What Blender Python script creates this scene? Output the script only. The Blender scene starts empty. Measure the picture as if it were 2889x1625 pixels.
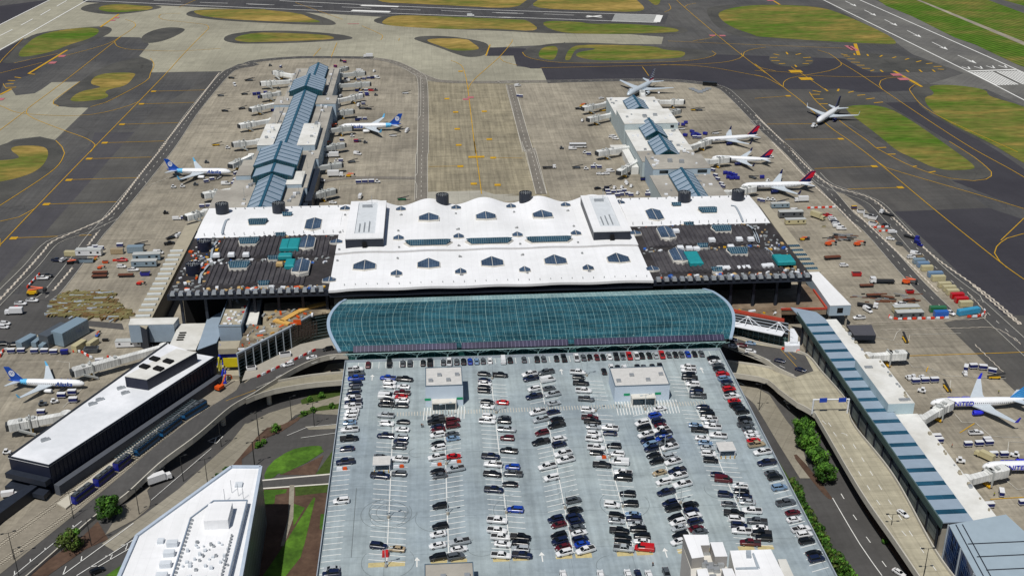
import bpy, bmesh, math, random
from mathutils import Vector, Matrix
R = math.radians
random.seed(7)
SC = bpy.context.scene
COL = SC.collection
# ---------------------------------------------------------------- camera, sky, sun, exposure
F, CX, CY, PITCH, YAW, CAMH = 3200.0, 1444.5, 812.5, R(24.44), R(-4.07), 240.0
cam_d = bpy.data.cameras.new('camera'); cam = bpy.data.objects.new('camera', cam_d); COL.objects.link(cam)
cam_d.sensor_width = 36; cam_d.lens = F/2889*36; cam_d.clip_start = 1; cam_d.clip_end = 20000
cam.location = (0, 0, CAMH); cam.rotation_euler = (R(90)-PITCH, 0, YAW)
SC.camera = cam
SUN_V = Vector((0.27, 0.46, -1)).normalized()        # direction the light travels
SUN_EL = math.asin(-SUN_V.z); SUN_AZ = math.atan2(-SUN_V.x, -SUN_V.y)
sd = bpy.data.lights.new('sun', 'SUN'); sd.energy = 4.0; sd.angle = R(0.5); sd.color = (1, .965, .91)
so = bpy.data.objects.new('sun', sd); COL.objects.link(so)
so.rotation_euler = SUN_V.to_track_quat('-Z', 'Y').to_euler(); so.location = (0, 0, 600)
W = bpy.data.worlds.new('World'); SC.world = W; W.use_nodes = True
wn = W.node_tree; bg = wn.nodes['Background']; sky = wn.nodes.new('ShaderNodeTexSky'); sky.sky_type = 'NISHITA'
sky.sun_disc = False; sky.sun_elevation = SUN_EL; sky.sun_rotation = SUN_AZ; sky.altitude = 100
wn.links.new(sky.outputs[0], bg.inputs[0]); bg.inputs[1].default_value = 0.05
vs = SC.view_settings; vs.view_transform = 'Standard'; vs.look = 'None'; vs.exposure = 0.0; vs.gamma = 1
SC.cycles.max_bounces = 5
# ---------------------------------------------------------------- survey helper: photo pixel + height above ground -> world point
_M = cam.rotation_euler.to_matrix()
_K = 2561/760
def pix(t, x, y):
    if t == 'o': return x*2889/2576, y*1625/1449
    if t == 'n': return x, y
    if t[0] == 'z': ox, oy, k = {'1': (440, 820, 4.9115), '2': (2040, 820, 6.44), '3': (1880, 1480, 6.779)}[t[1]]; return ox+x/k, oy+y/k
    return {'a':0, 'b':700, 'c':1400, 'd':2129}[t[0]] + x/_K, (0, 400, 800, 1195)[int(t[1])] + y/_K
def at(t, x, y, h=0.0):
    u, v = pix(t, x, y)
    d = _M @ Vector(((u-CX)/F, -(v-CY)/F, -1))
    k = (h-CAMH)/d.z
    return Vector((d.x*k, d.y*k, h))
def pts(s, h=0.0):
    """'a0 1,2 3,4 b0 5,6' -> world points"""
    out, t = [], 'o'
    for w in s.split():
        if ',' in w:
            a = w.split(','); out.append(at(t, float(a[0]), float(a[1]), float(a[2]) if len(a) > 2 else h))
        else: t = w
    return out
def hexc(s):
    s = s.lstrip('#'); v = [int(s[i:i+2], 16)/255 for i in (0, 2, 4)]
    return tuple((c/12.92 if c <= .04045 else ((c+.055)/1.055)**2.4) for c in v)
# ---------------------------------------------------------------- materials
_mats = {}
def mat(name, c, rough=.8, metal=0, var=.12, scale=.3, spec=.3, c2=None, scale2=None, bump=0, objcol=False, alpha=None, coat=0):
    """plain procedural surface: two octaves of noise vary the base colour"""
    if name in _mats: return _mats[name]
    m = bpy.data.materials.new(name); m.use_nodes = True; n = m.node_tree; b = n.nodes['Principled BSDF']
    L = n.links.new
    if isinstance(c, str): c = hexc(c)
    if isinstance(c2, str): c2 = hexc(c2)
    b.inputs['Roughness'].default_value = rough; b.inputs['Metallic'].default_value = metal
    b.inputs['Specular IOR Level'].default_value = spec
    if coat: b.inputs['Coat Weight'].default_value = coat
    g = n.nodes.new('ShaderNodeNewGeometry')
    t = n.nodes.new('ShaderNodeTexNoise'); t.inputs['Scale'].default_value = scale; t.inputs['Detail'].default_value = 6
    t.inputs['Roughness'].default_value = .65
    L(g.outputs['Position'], t.inputs['Vector'])
    if objcol:
        oi = n.nodes.new('ShaderNodeObjectInfo'); src = oi.outputs['Color']
    elif c2:
        t2 = n.nodes.new('ShaderNodeTexNoise'); t2.inputs['Scale'].default_value = scale2 or scale/6; t2.inputs['Detail'].default_value = 4
        L(g.outputs['Position'], t2.inputs['Vector'])
        r = n.nodes.new('ShaderNodeMapRange'); r.inputs[1].default_value = .42; r.inputs[2].default_value = .6
        L(t2.outputs[0], r.inputs[0])
        mx = n.nodes.new('ShaderNodeMix'); mx.data_type = 'RGBA'; mx.inputs[6].default_value = (*c, 1); mx.inputs[7].default_value = (*c2, 1)
        L(r.outputs[0], mx.inputs[0]); src = mx.outputs[2]
    else:
        rgb = n.nodes.new('ShaderNodeRGB'); rgb.outputs[0].default_value = (*c, 1); src = rgb.outputs[0]
    r = n.nodes.new('ShaderNodeMapRange'); r.inputs[1].default_value = .25; r.inputs[2].default_value = .75
    r.inputs[3].default_value = 1-var; r.inputs[4].default_value = 1+var
    L(t.outputs[0], r.inputs[0])
    vm = n.nodes.new('ShaderNodeVectorMath'); vm.operation = 'SCALE'
    L(src, vm.inputs[0]); L(r.outputs[0], vm.inputs['Scale']); L(vm.outputs[0], b.inputs['Base Color'])
    if bump:
        bp = n.nodes.new('ShaderNodeBump'); bp.inputs['Strength'].default_value = bump; L(t.outputs[0], bp.inputs['Height']); L(bp.outputs[0], b.inputs['Normal'])
    _mats[name] = m; return m
def ground_mat(name, c, slab=0, var=.14, slabvar=.1, c2=None, streak=0, sy=None, rot=0, scale2=.02, crack=0, mortar=.72, spots=0):
    """paving: noise at three scales, rectangular slabs that differ in tone, tyre streaks along y, crack lines"""
    if name in _mats: return _mats[name]
    m = bpy.data.materials.new(name); m.use_nodes = True; n = m.node_tree; b = n.nodes['Principled BSDF']; L = n.links.new
    b.inputs['Roughness'].default_value = .9; b.inputs['Specular IOR Level'].default_value = .2
    c = hexc(c); c2 = hexc(c2) if c2 else tuple(v*.82 for v in c)
    g = n.nodes.new('ShaderNodeNewGeometry')
    mp = n.nodes.new('ShaderNodeMapping'); mp.inputs['Rotation'].default_value = (0, 0, R(rot)); L(g.outputs['Position'], mp.inputs['Vector'])
    P = mp.outputs[0]
    def noise(s, d=5, vec=None, sc=None):
        t = n.nodes.new('ShaderNodeTexNoise'); t.inputs['Scale'].default_value = s; t.inputs['Detail'].default_value = d; t.inputs['Roughness'].default_value = .6
        if sc:
            q = n.nodes.new('ShaderNodeMapping'); q.inputs['Scale'].default_value = sc; L(P, q.inputs['Vector']); L(q.outputs[0], t.inputs['Vector'])
        else: L(P, t.inputs['Vector'])
        return t.outputs[0]
    def rng(o, a, z, lo, hi):
        r = n.nodes.new('ShaderNodeMapRange'); r.inputs[1].default_value = a; r.inputs[2].default_value = z; r.inputs[3].default_value = lo; r.inputs[4].default_value = hi
        L(o, r.inputs[0]); return r.outputs[0]
    def mul(a, b_):
        q = n.nodes.new('ShaderNodeMath'); q.operation = 'MULTIPLY'; L(a, q.inputs[0]); L(b_, q.inputs[1]); return q.outputs[0]
    mx = n.nodes.new('ShaderNodeMix'); mx.data_type = 'RGBA'; mx.inputs[6].default_value = (*c, 1); mx.inputs[7].default_value = (*c2, 1)
    L(rng(noise(scale2, 6), .38, .62, 0, 1), mx.inputs[0])
    k = mul(rng(noise(.6, 4), .3, .7, 1-var*.5, 1+var*.5), rng(noise(.07, 5), .3, .7, 1-var*.6, 1+var*.6))
    if streak: k = mul(k, rng(noise(1, 5, sc=(.5, .018, 1)), .35, .75, 1+streak*.4, 1-streak))
    if streak: k = mul(k, rng(noise(1, 5, sc=(.02, .35, 1)), .4, .75, 1+streak*.3, 1-streak*.7))
    if slab:
        br = n.nodes.new('ShaderNodeTexBrick'); br.offset = 0; br.inputs['Scale'].default_value = 1; br.inputs['Brick Width'].default_value = slab
        br.inputs['Row Height'].default_value = sy or slab; br.inputs['Mortar Size'].default_value = .09; br.inputs['Mortar Smooth'].default_value = .3
        br.inputs['Color1'].default_value = (1+slabvar,)*3+(1,); br.inputs['Color2'].default_value = (1-slabvar,)*3+(1,); br.inputs['Mortar'].default_value = (mortar,)*3+(1,)
        L(P, br.inputs['Vector']); k = mul(k, br.outputs[0])
    if spots:      # oil drips and patched spots
        vo = n.nodes.new('ShaderNodeTexVoronoi'); vo.inputs['Scale'].default_value = .22; L(P, vo.inputs['Vector']); k = mul(k, rng(vo.outputs[0], .1, .28, 1-spots, 1))
        k = mul(k, rng(noise(.16, 7), .52, .72, 1, 1-spots*.9))
    if crack:
        vo = n.nodes.new('ShaderNodeTexVoronoi'); vo.feature = 'DISTANCE_TO_EDGE'; vo.inputs['Scale'].default_value = .05; L(P, vo.inputs['Vector'])
        k = mul(k, rng(vo.outputs[0], 0, .012, 1-crack, 1))
    vm = n.nodes.new('ShaderNodeVectorMath'); vm.operation = 'SCALE'; L(mx.outputs[2], vm.inputs[0]); L(k, vm.inputs['Scale']); L(vm.outputs[0], b.inputs['Base Color'])
    _mats[name] = m; return m
def grass_mat(name, stripes=0, green=.5, rot=0):
    m = bpy.data.materials.new(name); m.use_nodes = True; n = m.node_tree; b = n.nodes['Principled BSDF']; L = n.links.new
    b.inputs['Roughness'].default_value = .95; b.inputs['Specular IOR Level'].default_value = .1
    g = n.nodes.new('ShaderNodeNewGeometry')
    mp = n.nodes.new('ShaderNodeMapping'); mp.inputs['Rotation'].default_value = (0, 0, R(rot)); mp.inputs['Scale'].default_value = (.35, 1, 1); L(g.outputs['Position'], mp.inputs['Vector'])
    t = n.nodes.new('ShaderNodeTexNoise'); t.inputs['Scale'].default_value = .022; t.inputs['Detail'].default_value = 9; t.inputs['Roughness'].default_value = .72; L(mp.outputs[0], t.inputs['Vector'])
    cr = n.nodes.new('ShaderNodeValToRGB'); e = cr.color_ramp.elements
    e[0].position = green-.17; e[0].color = (*hexc('#46621c'), 1); e[1].position = green+.20; e[1].color = (*hexc('#a48a50'), 1)
    q = e.new(green-.04); q.color = (*hexc('#646630'), 1); q = e.new(green+.05); q.color = (*hexc('#80703a'), 1)
    L(t.outputs[0], cr.inputs[0])
    t2 = n.nodes.new('ShaderNodeTexNoise'); t2.inputs['Scale'].default_value = .25; t2.inputs['Detail'].default_value = 6; L(mp.outputs[0], t2.inputs['Vector'])
    r = n.nodes.new('ShaderNodeMapRange'); r.inputs[1].default_value = .3; r.inputs[2].default_value = .7; r.inputs[3].default_value = .72; r.inputs[4].default_value = 1.3; L(t2.outputs[0], r.inputs[0])
    vm = n.nodes.new('ShaderNodeVectorMath'); vm.operation = 'SCALE'; L(cr.outputs[0], vm.inputs[0]); L(r.outputs[0], vm.inputs['Scale'])
    out = vm.outputs[0]
    if stripes:
        w = n.nodes.new('ShaderNodeTexWave'); w.bands_direction = 'Y'; w.inputs['Scale'].default_value = stripes; w.inputs['Distortion'].default_value = .6; w.inputs['Detail'].default_value = 3
        mp2 = n.nodes.new('ShaderNodeMapping'); mp2.inputs['Rotation'].default_value = (0, 0, R(rot)); L(g.outputs['Position'], mp2.inputs['Vector']); L(mp2.outputs[0], w.inputs['Vector'])
        r2 = n.nodes.new('ShaderNodeMapRange'); r2.inputs[3].default_value = .7; r2.inputs[4].default_value = 1.25; L(w.outputs[1], r2.inputs[0])
        v2 = n.nodes.new('ShaderNodeVectorMath'); v2.operation = 'SCALE'; L(out, v2.inputs[0]); L(r2.outputs[0], v2.inputs['Scale']); out = v2.outputs[0]
    L(out, b.inputs['Base Color']); _mats[name] = m; return m
# ---------------------------------------------------------------- mesh builder
class MB:
    DX = None      # frame used by every new builder while a block sets it
    def __init__(s): s.v = []; s.f = []; s.m = []; s.xf = MB.DX
    def vert(s, p):
        p = Vector(p); s.v.append(s.xf @ p if s.xf else p); return len(s.v)-1
    def face(s, ps, m=0): s.f.append([s.vert(p) for p in ps]); s.m.append(m)
    def box(s, x0, y0, z0, x1, y1, z1, m=0, top=None, bottom=True):
        s.prism([(x0, y0), (x1, y0), (x1, y1), (x0, y1)], z0, z1, m, top, bottom)
    def prism(s, poly, z0, z1, m=0, top=None, bottom=True, taper=None):
        poly = [(p[0], p[1]) for p in poly]
        a = sum(poly[i][0]*poly[(i+1) % len(poly)][1]-poly[(i+1) % len(poly)][0]*poly[i][1] for i in range(len(poly)))
        if a < 0: poly = poly[::-1]
        n = len(poly); b = len(s.v)
        z1f = z1 if callable(z1) else (lambda x, y: z1)
        for x, y in poly: s.vert((x, y, z0))
        if taper:
            cx = sum(p[0] for p in poly)/n; cy = sum(p[1] for p in poly)/n
            for x, y in poly: s.vert((cx+(x-cx)*taper, cy+(y-cy)*taper, z1f(x, y)))
        else:
            for x, y in poly: s.vert((x, y, z1f(x, y)))
        for i in range(n):
            j = (i+1) % n; s.f.append([b+i, b+j, b+n+j, b+n+i]); s.m.append(m)
        s.f.append([b+n+i for i in range(n)]); s.m.append(m if top is None else top)
        if bottom: s.f.append([b+n-1-i for i in range(n)]); s.m.append(m)
    def loft(s, rings, m=0, cap=True):
        """rings: lists of points with the same count"""
        n = len(rings[0]); b = len(s.v)
        for r in rings:
            for p in r: s.vert(p)
        for k in range(len(rings)-1):
            for i in range(n):
                j = (i+1) % n; s.f.append([b+k*n+i, b+k*n+j, b+(k+1)*n+j, b+(k+1)*n+i]); s.m.append(m)
        if cap:
            s.f.append([b+n-1-i for i in range(n)]); s.m.append(m)
            e = b+(len(rings)-1)*n; s.f.append([e+i for i in range(n)]); s.m.append(m)
    def tube(s, p, q, r, r2=None, n=6, m=0):
        p, q = Vector(p), Vector(q); d = (q-p)
        if d.length < 1e-6: return
        d.normalize(); a = d.orthogonal().normalized(); c = d.cross(a); r2 = r if r2 is None else r2
        s.loft([[p+(a*math.cos(2*math.pi*i/n)+c*math.sin(2*math.pi*i/n))*r for i in range(n)],
                [q+(a*math.cos(2*math.pi*i/n)+c*math.sin(2*math.pi*i/n))*r2 for i in range(n)]], m)
    def build(s, name, mats, parent=None, loc=None, smooth=False, rotz=0):
        me = bpy.data.meshes.new(name)
        org = Vector(loc) if loc is not None else Vector((0, 0, 0))
        me.from_pydata([v-org if loc is not None and parent is None else v for v in s.v], [], s.f)
        if not isinstance(mats, (list, tuple)): mats = [mats]
        for m in mats: me.materials.append(m)
        if len(mats) > 1:
            for p, k in zip(me.polygons, s.m): p.material_index = k
        if smooth:
            for p in me.polygons: p.use_smooth = True
        me.update()
        o = bpy.data.objects.new(name, me); COL.objects.link(o)
        if parent: o.parent = parent
        elif loc is not None: o.location = org
        return o
def tag(o, label=None, cat=None, group=None, kind=None):
    if label: o['label'] = label
    if cat: o['category'] = cat
    if group: o['group'] = group
    if kind: o['kind'] = kind
    return o
def thing(name, label, cat, loc=(0, 0, 0), rz=0, group=None):
    o = bpy.data.objects.new(name, None); o.empty_display_size = .5; COL.objects.link(o)
    o.location = loc; o.rotation_euler = (0, 0, rz); return tag(o, label, cat, group)
def structure(name, mb, mats, **k): return tag(mb.build(name, mats, **k), kind='structure')
def dup(root, loc=None, rz=None, label=None, group=None, color=None, scale=None, cat=None):
    r = root.copy(); COL.objects.link(r)
    if loc is not None: r.location = loc
    if rz is not None: r.rotation_euler = (0, 0, rz)
    if scale: r.scale = scale
    if label: r['label'] = label
    if group: r['group'] = group
    if cat: r['category'] = cat
    for ch in list(root.children):
        c = ch.copy(); COL.objects.link(c); c.parent = r
        if color is not None and c.get('paint'): c.color = color
        for g in list(ch.children):
            d = g.copy(); COL.objects.link(d); d.parent = c
            if color is not None and d.get('paint'): d.color = color
    return r
def chaikin(p, k=2, closed=True):
    for _ in range(k):
        q = []
        n = len(p)
        for i in range(n if closed else n-1):
            a, b = p[i], p[(i+1) % n]; q += [a*.75+b*.25, a*.25+b*.75]
        if not closed: q = [p[0]]+q+[p[-1]]
        p = q
    return p
def spline(p, step=6):
    """Catmull-Rom through the points"""
    out = []
    for i in range(len(p)-1):
        a = p[max(i-1, 0)]; b = p[i]; c = p[i+1]; d = p[min(i+2, len(p)-1)]
        n = max(1, int((c-b).length/step))
        for k in range(n):
            t = k/n; out.append(.5*((2*b)+(c-a)*t+(2*a-5*b+4*c-d)*t*t+(3*b-a-3*c+d)*t**3))
    out.append(p[-1]); return out
def ribbon(mb, p, w, dz=0, m=0, w2=None, closed=False):
    """flat strip along p; w may be a list"""
    n = len(p); L_ = []
    for i in range(n):
        a = p[i-1] if (i or closed) else p[0]; b = p[(i+1) % n] if (i < n-1 or closed) else p[-1]
        d = (b-a); d.z = 0; d.normalize(); nn = Vector((-d.y, d.x, 0)); ww = w[i] if isinstance(w, list) else w
        L_.append((p[i]+nn*ww/2+Vector((0, 0, dz)), p[i]-nn*ww/2+Vector((0, 0, dz))))
    for i in range(n if closed else n-1):
        j = (i+1) % n; mb.face([L_[i][1], L_[j][1], L_[j][0], L_[i][0]], m)
    return L_
def resamp(p, step):
    out = [p[0]]; acc = 0
    for i in range(len(p)-1):
        a, b = p[i], p[i+1]; l = (b-a).length; s = step-acc
        while s <= l: out.append(a.lerp(b, s/l)); s += step
        acc = (acc+l) % step
    return out
def dashes(mb, p, w, on, off, dz=0, m=0):
    q = resamp(p, 1.0); i = 0; on = int(on); off = int(off)
    while i+on < len(q): ribbon(mb, q[i:i+on+1], w, dz, m); i += on+off
def inpoly(x, y, P):
    r = False; j = len(P)-1
    for i in range(len(P)):
        if (P[i][1] > y) != (P[j][1] > y) and x < (P[j][0]-P[i][0])*(y-P[i][1])/(P[j][1]-P[i][1])+P[i][0]: r = not r
        j = i
    return r
# ================================================================ GROUND
m_base = ground_mat('asphalt grey', '#575654', c2='#464647', streak=.2, slab=0, scale2=.012, crack=.25)
m_apron = ground_mat('apron concrete', '#968f80', c2='#7f796d', slab=7.6, streak=.24, slabvar=.08, scale2=.016, var=.2, spots=.14, mortar=.8)
m_light = ground_mat('light concrete', '#9b9887', c2='#8a8778', slab=9, streak=.1, slabvar=.05, scale2=.008)
m_pale = ground_mat('pale concrete', '#a5a296', c2='#98958a', slab=7, streak=.08, slabvar=.04)
m_dark = ground_mat('dark asphalt', '#35343a', c2='#3c3b40', var=.1, streak=.07, scale2=.01)
m_shoulder = ground_mat('shoulder asphalt', '#504f4b', c2='#424240', var=.16, scale2=.03, crack=.3)
m_strip = ground_mat('runway asphalt', '#4b4a4a', c2='#3f3f42', streak=.25, rot=-4, scale2=.02)
m_rw2 = ground_mat('runway grey', '#6b6a66', c2='#5c5b59', streak=.15, rot=40)
m_road = ground_mat('road asphalt', '#504f4e', c2='#464544', streak=.12)
m_grass = grass_mat('dry grass', 0, .47)
m_grassg = grass_mat('greener grass', 0, .56)
m_grasss = grass_mat('mown grass', .05, .6, rot=76)
m_yel = mat('yellow paint', '#b58d1c', .8, var=.25, scale=.4)
m_yel2 = mat('faded yellow paint', '#8a7a44', .85, var=.3, scale=.2)
m_wht = mat('white paint', '#d8d8d4', .7, var=.15, scale=.5)
m_fwht = mat('worn white paint', '#b3b0a6', .8, var=.3, scale=.6)
m_blk = mat('black paint', '#232326', .8)
m_pink = mat('red sign paint', '#a8646a', .8, var=.3, scale=2)
g0 = MB(); n_ = 24; S_ = 9000
for i in range(n_):
    for j in range(n_):
        x0 = -S_+2*S_*i/n_; y0 = -1500+12000*j/n_; g0.face([(x0, y0, 0), (x0+2*S_/n_, y0, 0), (x0+2*S_/n_, y0+12000/n_, 0), (x0, y0+12000/n_, 0)])
structure('ground', g0, m_base)
_lay = [0]; _areas = []
def area(name, s, m, z, sm=0, kind='structure', label=None, cat=None):
    """paved or planted sheet; sheets are stacked in order of z when flush_areas() runs"""
    p = pts(s, z if z > 1 else 0)
    if sm: p = chaikin(p, sm)
    if z > 1: _mk(name, p, m, z, kind, label, cat)
    else: _areas.append((z, len(_areas), name, p, m, kind, label, cat))
def _mk(name, p, m, z, kind, label, cat):
    mb = MB(); mb.face([(q.x, q.y, z) for q in p]); o = mb.build(name, m)
    if o.data.polygons[0].normal.z < 0: o.data.flip_normals()
    tag(o, label if kind == 'stuff' else None, cat if kind == 'stuff' else None, kind=kind)
def flush_areas():
    for r, (z, i, name, p, m, kind, label, cat) in enumerate(sorted(_areas, key=lambda a: a[:2])): _mk(name, p, m, .01+r*.0021, kind, label, cat)
# light concrete taxiway field and the apron between and round the piers
area('taxiway', 'o -400,345 222,0 640,25 1240,60 1400,72 1669,94 1664,112 1420,112 1250,120 1228,121 1228,142 1292,141 1300,168 1362,173 1385,212 1300,260 1000,260 800,200 700,152 600,162 560,180 380,183 385,155 350,142 375,112 352,95 265,93 58,98 0,127 -400,380', m_light, .02)
area('apron', 'o 560,178 640,155 800,148 930,148 1010,160 1075,205 1290,212 1378,209 1700,200 1800,212 1850,245 2080,460 2170,520 2340,690 2576,930 2900,1200 3000,1700 1600,1700 -200,1700 -400,1100 0,880 200,800 140,760 210,640 262,590 300,530 420,370', m_apron, .04)
area('taxiway', 'a0 490,785 760,780 520,985 560,1015 840,1028 520,1335 380,1300 130,1330 0,1395 -600,1700 -600,1100 0,900 110,850 150,910 330,890 400,850', m_light, .05)
area('taxiway', 'o 1075,206 1290,212 1385,500 1060,500', ground_mat('taxilane concrete', '#918974', c2='#827b69', slab=7.6, streak=.34, slabvar=.08, spots=.12, mortar=.82, var=.2), .05)
area('apron', 'b1 1660,480 2220,465 2340,500 2560,500 c1 60,515 230,515 230,560 b1 1700,600', m_pale, .07)
# dark asphalt areas
area('taxiway', 'b0 2300,455 c0 0,455 280,465 400,575 1000,605 1700,590 2090,520 2560,535 d0 850,560 1010,650 1120,690 1310,690 1400,740 1560,840 1480,865 1050,880 520,850 0,850 c0 2250,855 2050,800 1600,752 490,795 430,655 330,655 190,620 165,533 b0 2270,535', m_dark, .06)
area('taxiway', 'd0 1240,980 1580,970 1750,1110 2300,1430 d1 2560,260 3400,800 3400,1100 2560,640 1870,370 2100,370 2250,330 2230,270 2100,150 d0 1820,1330', m_dark, .06)
area('taxiway', 'd1 1330,665 2220,630 2560,740 3400,1100 3400,1650 2560,1650 d2 2370,300', m_dark, .06)
area('taxiway', 'a0 0,490 220,370 130,605 550,515 320,700 30,800 0,880 -500,1100 -500,700', m_dark, .055)
area('taxiway', 'a0 0,235 -500,500 -500,60 0,60 480,0', m_dark, .055)
area('taxiway', 'a0 900,1265 1280,1258 a1 1190,0 430,860 0,1340 -500,1900 -500,1500 0,990 860,30', ground_mat('patched asphalt', '#454448', c2='#4c4b4d', streak=.1), .055)
area('apron', 'a1 1600,0 1040,700 480,960 0,1520 -900,1900 -500,1500 0,1340 430,860 1190,0 a0 1280,1258 1440,1060 2100,680', ground_mat('stand asphalt', '#565552', c2='#4a4948', slab=15, slabvar=.03, streak=.12), .05)
area('apron', 'c0 2250,855 2560,850 d0 520,850 600,980 900,1200 1380,1440 d1 1490,150 1750,275 1870,370 2220,630 1330,665 700,400 200,0 d0 -20,1080', ground_mat('stand asphalt east', '#555350', c2='#484746', slab=15, slabvar=.04, streak=.14), .05)
area('apron', 'd2 1800,370 2000,330 2560,300 3400,800 3400,1800 2560,1100 2200,760', ground_mat('east asphalt', '#55534f', c2='#4a4948', streak=.14), .055)
# runways
area('runway', 'a0 760,-40 b0 -100,-30 2560,86 c0 0,70 1640,135 1600,235 1000,222 0,180 b0 2560,190 0,98 a0 2560,102 800,25', m_strip, .08)
area('runway', 'a0 840,0 0,480 -800,940 -800,640 -400,470 0,240 480,0 620,-80 960,-80', m_light, .075)
area('runway', 'd0 560,-40 645,0 1360,420 1500,520 1990,700 1500,850 2200,850 2560,1010 3200,1350 3200,900 2560,630 2100,430 1900,360 1500,160 1090,-20 990,-60', m_rw2, .065)
# shoulders of the islands (dark worn asphalt) and their grass
SH = ['a0 740,90 860,35 1150,20 1540,60 1530,85 1250,130 1050,145 850,120',
 'a0 5,600 60,560 220,370 420,300 950,250 1040,260 1075,290 1000,350 640,480 540,515 130,605',
 'a0 500,990 520,960 760,780 960,640 1300,545 1400,560 1460,620 1430,700 1380,780 1000,980 860,1020 700,1030 560,1010',
 'a0 1340,350 1450,290 1600,260 1750,270 1760,300 1600,380 1450,415 1345,410',
 'a0 1730,150 1850,90 b0 0,85 500,105 780,185 860,240 700,245 0,215 a0 2000,190',
 'a0 2110,390 2160,330 2400,300 b0 0,300 400,292 850,325 1015,360 950,385 400,415 0,420 a0 2250,418',
 'b0 1560,370 1640,345 1900,345 2200,390 2300,430 2270,530 2100,552 1980,520 1800,450 1640,400',
 'b0 1130,200 1400,135 c0 0,175 700,210 1750,250 1850,300 1700,335 400,320 b0 2560,303 1400,262',
 'c0 250,500 290,465 400,435 650,405 1200,420 1800,460 2020,485 2090,520 2000,555 1700,590 1000,605 600,600 400,575 280,535',
 'c0 1990,110 2030,65 2300,45 2560,40 d0 620,60 800,110 1000,200 1380,420 1300,435 600,412 0,378 c0 2400,370 2200,320 2070,240',
 'd0 133,560 150,520 230,495 350,490 480,510 560,560 560,600 500,635 370,642 220,625 150,590',
 'd0 810,515 1000,505 1250,520 1500,550 1750,610 1840,655 1800,680 1500,690 1150,690 1050,660 950,600 860,550',
 'd0 525,880 600,855 800,845 950,865 1230,975 1560,1180 d1 2240,250 2250,330 2100,370 1850,350 1700,300 1500,220 1300,60 d0 680,1060 600,980',
 'd0 1480,850 1560,815 1700,795 2240,890 2560,1040 3200,1300 3200,1700 2560,1500 1700,1100 1560,1000',
 'a1 540,0 610,100 560,220 400,350 0,620 -700,900 -700,300 a0 -100,1420 100,1350 340,1300 520,1330']
for s in SH: area('taxiway_shoulder', s, m_shoulder, .095, 2)
area('taxiway_shoulder', 'd0 1730,900 1560,1000 1700,1110 2100,1320 2350,1420 d1 2450,120 3400,700 3400,560 2560,180 d0 2500,1449', m_shoulder, .09)
GR = [('dry grass infield strip beside the far runway, left corner', 'a0 930,100 950,60 1130,40 1300,55 1460,65 1440,95 1300,110 1080,125', 1),
 ('green and tan grass island beside the diagonal runway', 'a0 165,540 200,470 360,330 700,270 920,265 950,310 860,370 650,430 520,490 260,545', 1),
 ('hourglass-shaped dry grass island left of the left pier', 'a0 840,800 930,700 1300,690 1270,740 1200,820 1040,850 990,880 1040,910 1000,940 840,965 700,970 655,950 760,870 940,840 960,825', 0),
 ('dry grass island below the far runway, upper left', 'a0 1830,120 1870,95 2560,90 b0 130,95 500,130 600,180 700,210 640,220 0,200 a0 1950,165', 0),
 ('lens-shaped dry grass island behind the left pier', 'a0 2215,390 2260,345 2450,310 b0 0,330 120,310 700,330 820,355 810,380 300,400 0,405 a0 2400,410', 0),
 ('small dry grass island beyond the gap between the piers', 'b0 1680,390 1750,370 2080,370 2130,410 2200,455 2180,480 1960,490 1850,450', 0),
 ('dry grass beyond the far runway, upper centre', 'b0 1200,25 1280,-60 c0 350,-60 350,0 190,75 0,80 b0 2200,70 1600,40', 0),
 ('striped dry grass beyond the far runway, right of centre', 'c0 280,80 460,-40 1280,-60 1330,0 1430,90 1330,120 900,105', 0),
 ('dry grass strip between far runway and taxiway, centre', 'b0 1280,200 1370,150 1600,150 2560,190 c0 300,195 440,305 0,280 b0 2200,275 1950,285 1400,255 1270,230', 0),
 ('grass strip between far runway and taxiway, under the white cross', 'c0 390,200 800,210 900,235 1200,225 1680,265 1755,300 1650,315 1000,330 560,315', 1),
 ('small green wedge of grass behind the right pier', 'c0 390,545 430,450 600,435 560,575 480,570', 1),
 ('long grass island behind the right pier with a hook-shaped path', 'c0 640,578 700,450 850,425 1500,440 1600,480 1800,490 1790,540 1700,560 1100,580 900,575 750,540 770,500 940,475 930,460 760,460 715,540 705,575', 1),
 ('big grass field left of the runway with arrows', 'c0 2095,150 2150,100 2350,60 2560,50 d0 400,55 620,75 760,110 980,200 1280,340 1360,415 1300,425 720,400 0,350 c0 2480,345 2220,260', 1),
 ('small green grass patch at the top edge beyond the taxiway', 'c0 1400,-40 1560,-40 1560,40 1500,60', 1),
 ('long green grass triangle right of the service road', 'd0 870,1005 1220,1000 1500,1150 1920,1449 d1 2110,240 2060,270 1750,275 1490,150 1350,90 d0 1180,1290 870,1060', 1),
 ('large grass field at the right edge below the runway', 'd0 1590,930 1730,900 1630,820 1850,805 2200,850 2220,910 2300,940 2560,1010 3300,1350 3300,1950 d1 2560,210 2220,0 d0 1900,1200 1700,1080', 1),
 ('dry curved grass island at the left edge', 'a1 90,80 140,40 420,40 470,110 420,220 330,290 200,340 0,385 -400,440 -400,200 0,180 130,170 200,150', 0)]
for lab, s, k in GR: area('grass', s, m_grassg if k else m_grass, .12, 2, 'stuff', lab, 'grass')
area('grass', 'd0 1110,-40 1450,-60 2200,-60 3400,-60 3400,1100 2560,640 2500,620 2100,430 1900,360 1500,160 1250,60', m_grasss, .12, 0, 'stuff', 'striped mown grass right of the runway in the top right corner', 'grass')
area('path', 'd0 1480,-20 1510,-20 2560,400 3400,760 3400,800 2560,435', m_apron, .14)
area('path', 'd0 2100,-40 2200,-40 2560,60 3400,330 3400,410 2560,130', m_base, .14)
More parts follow.
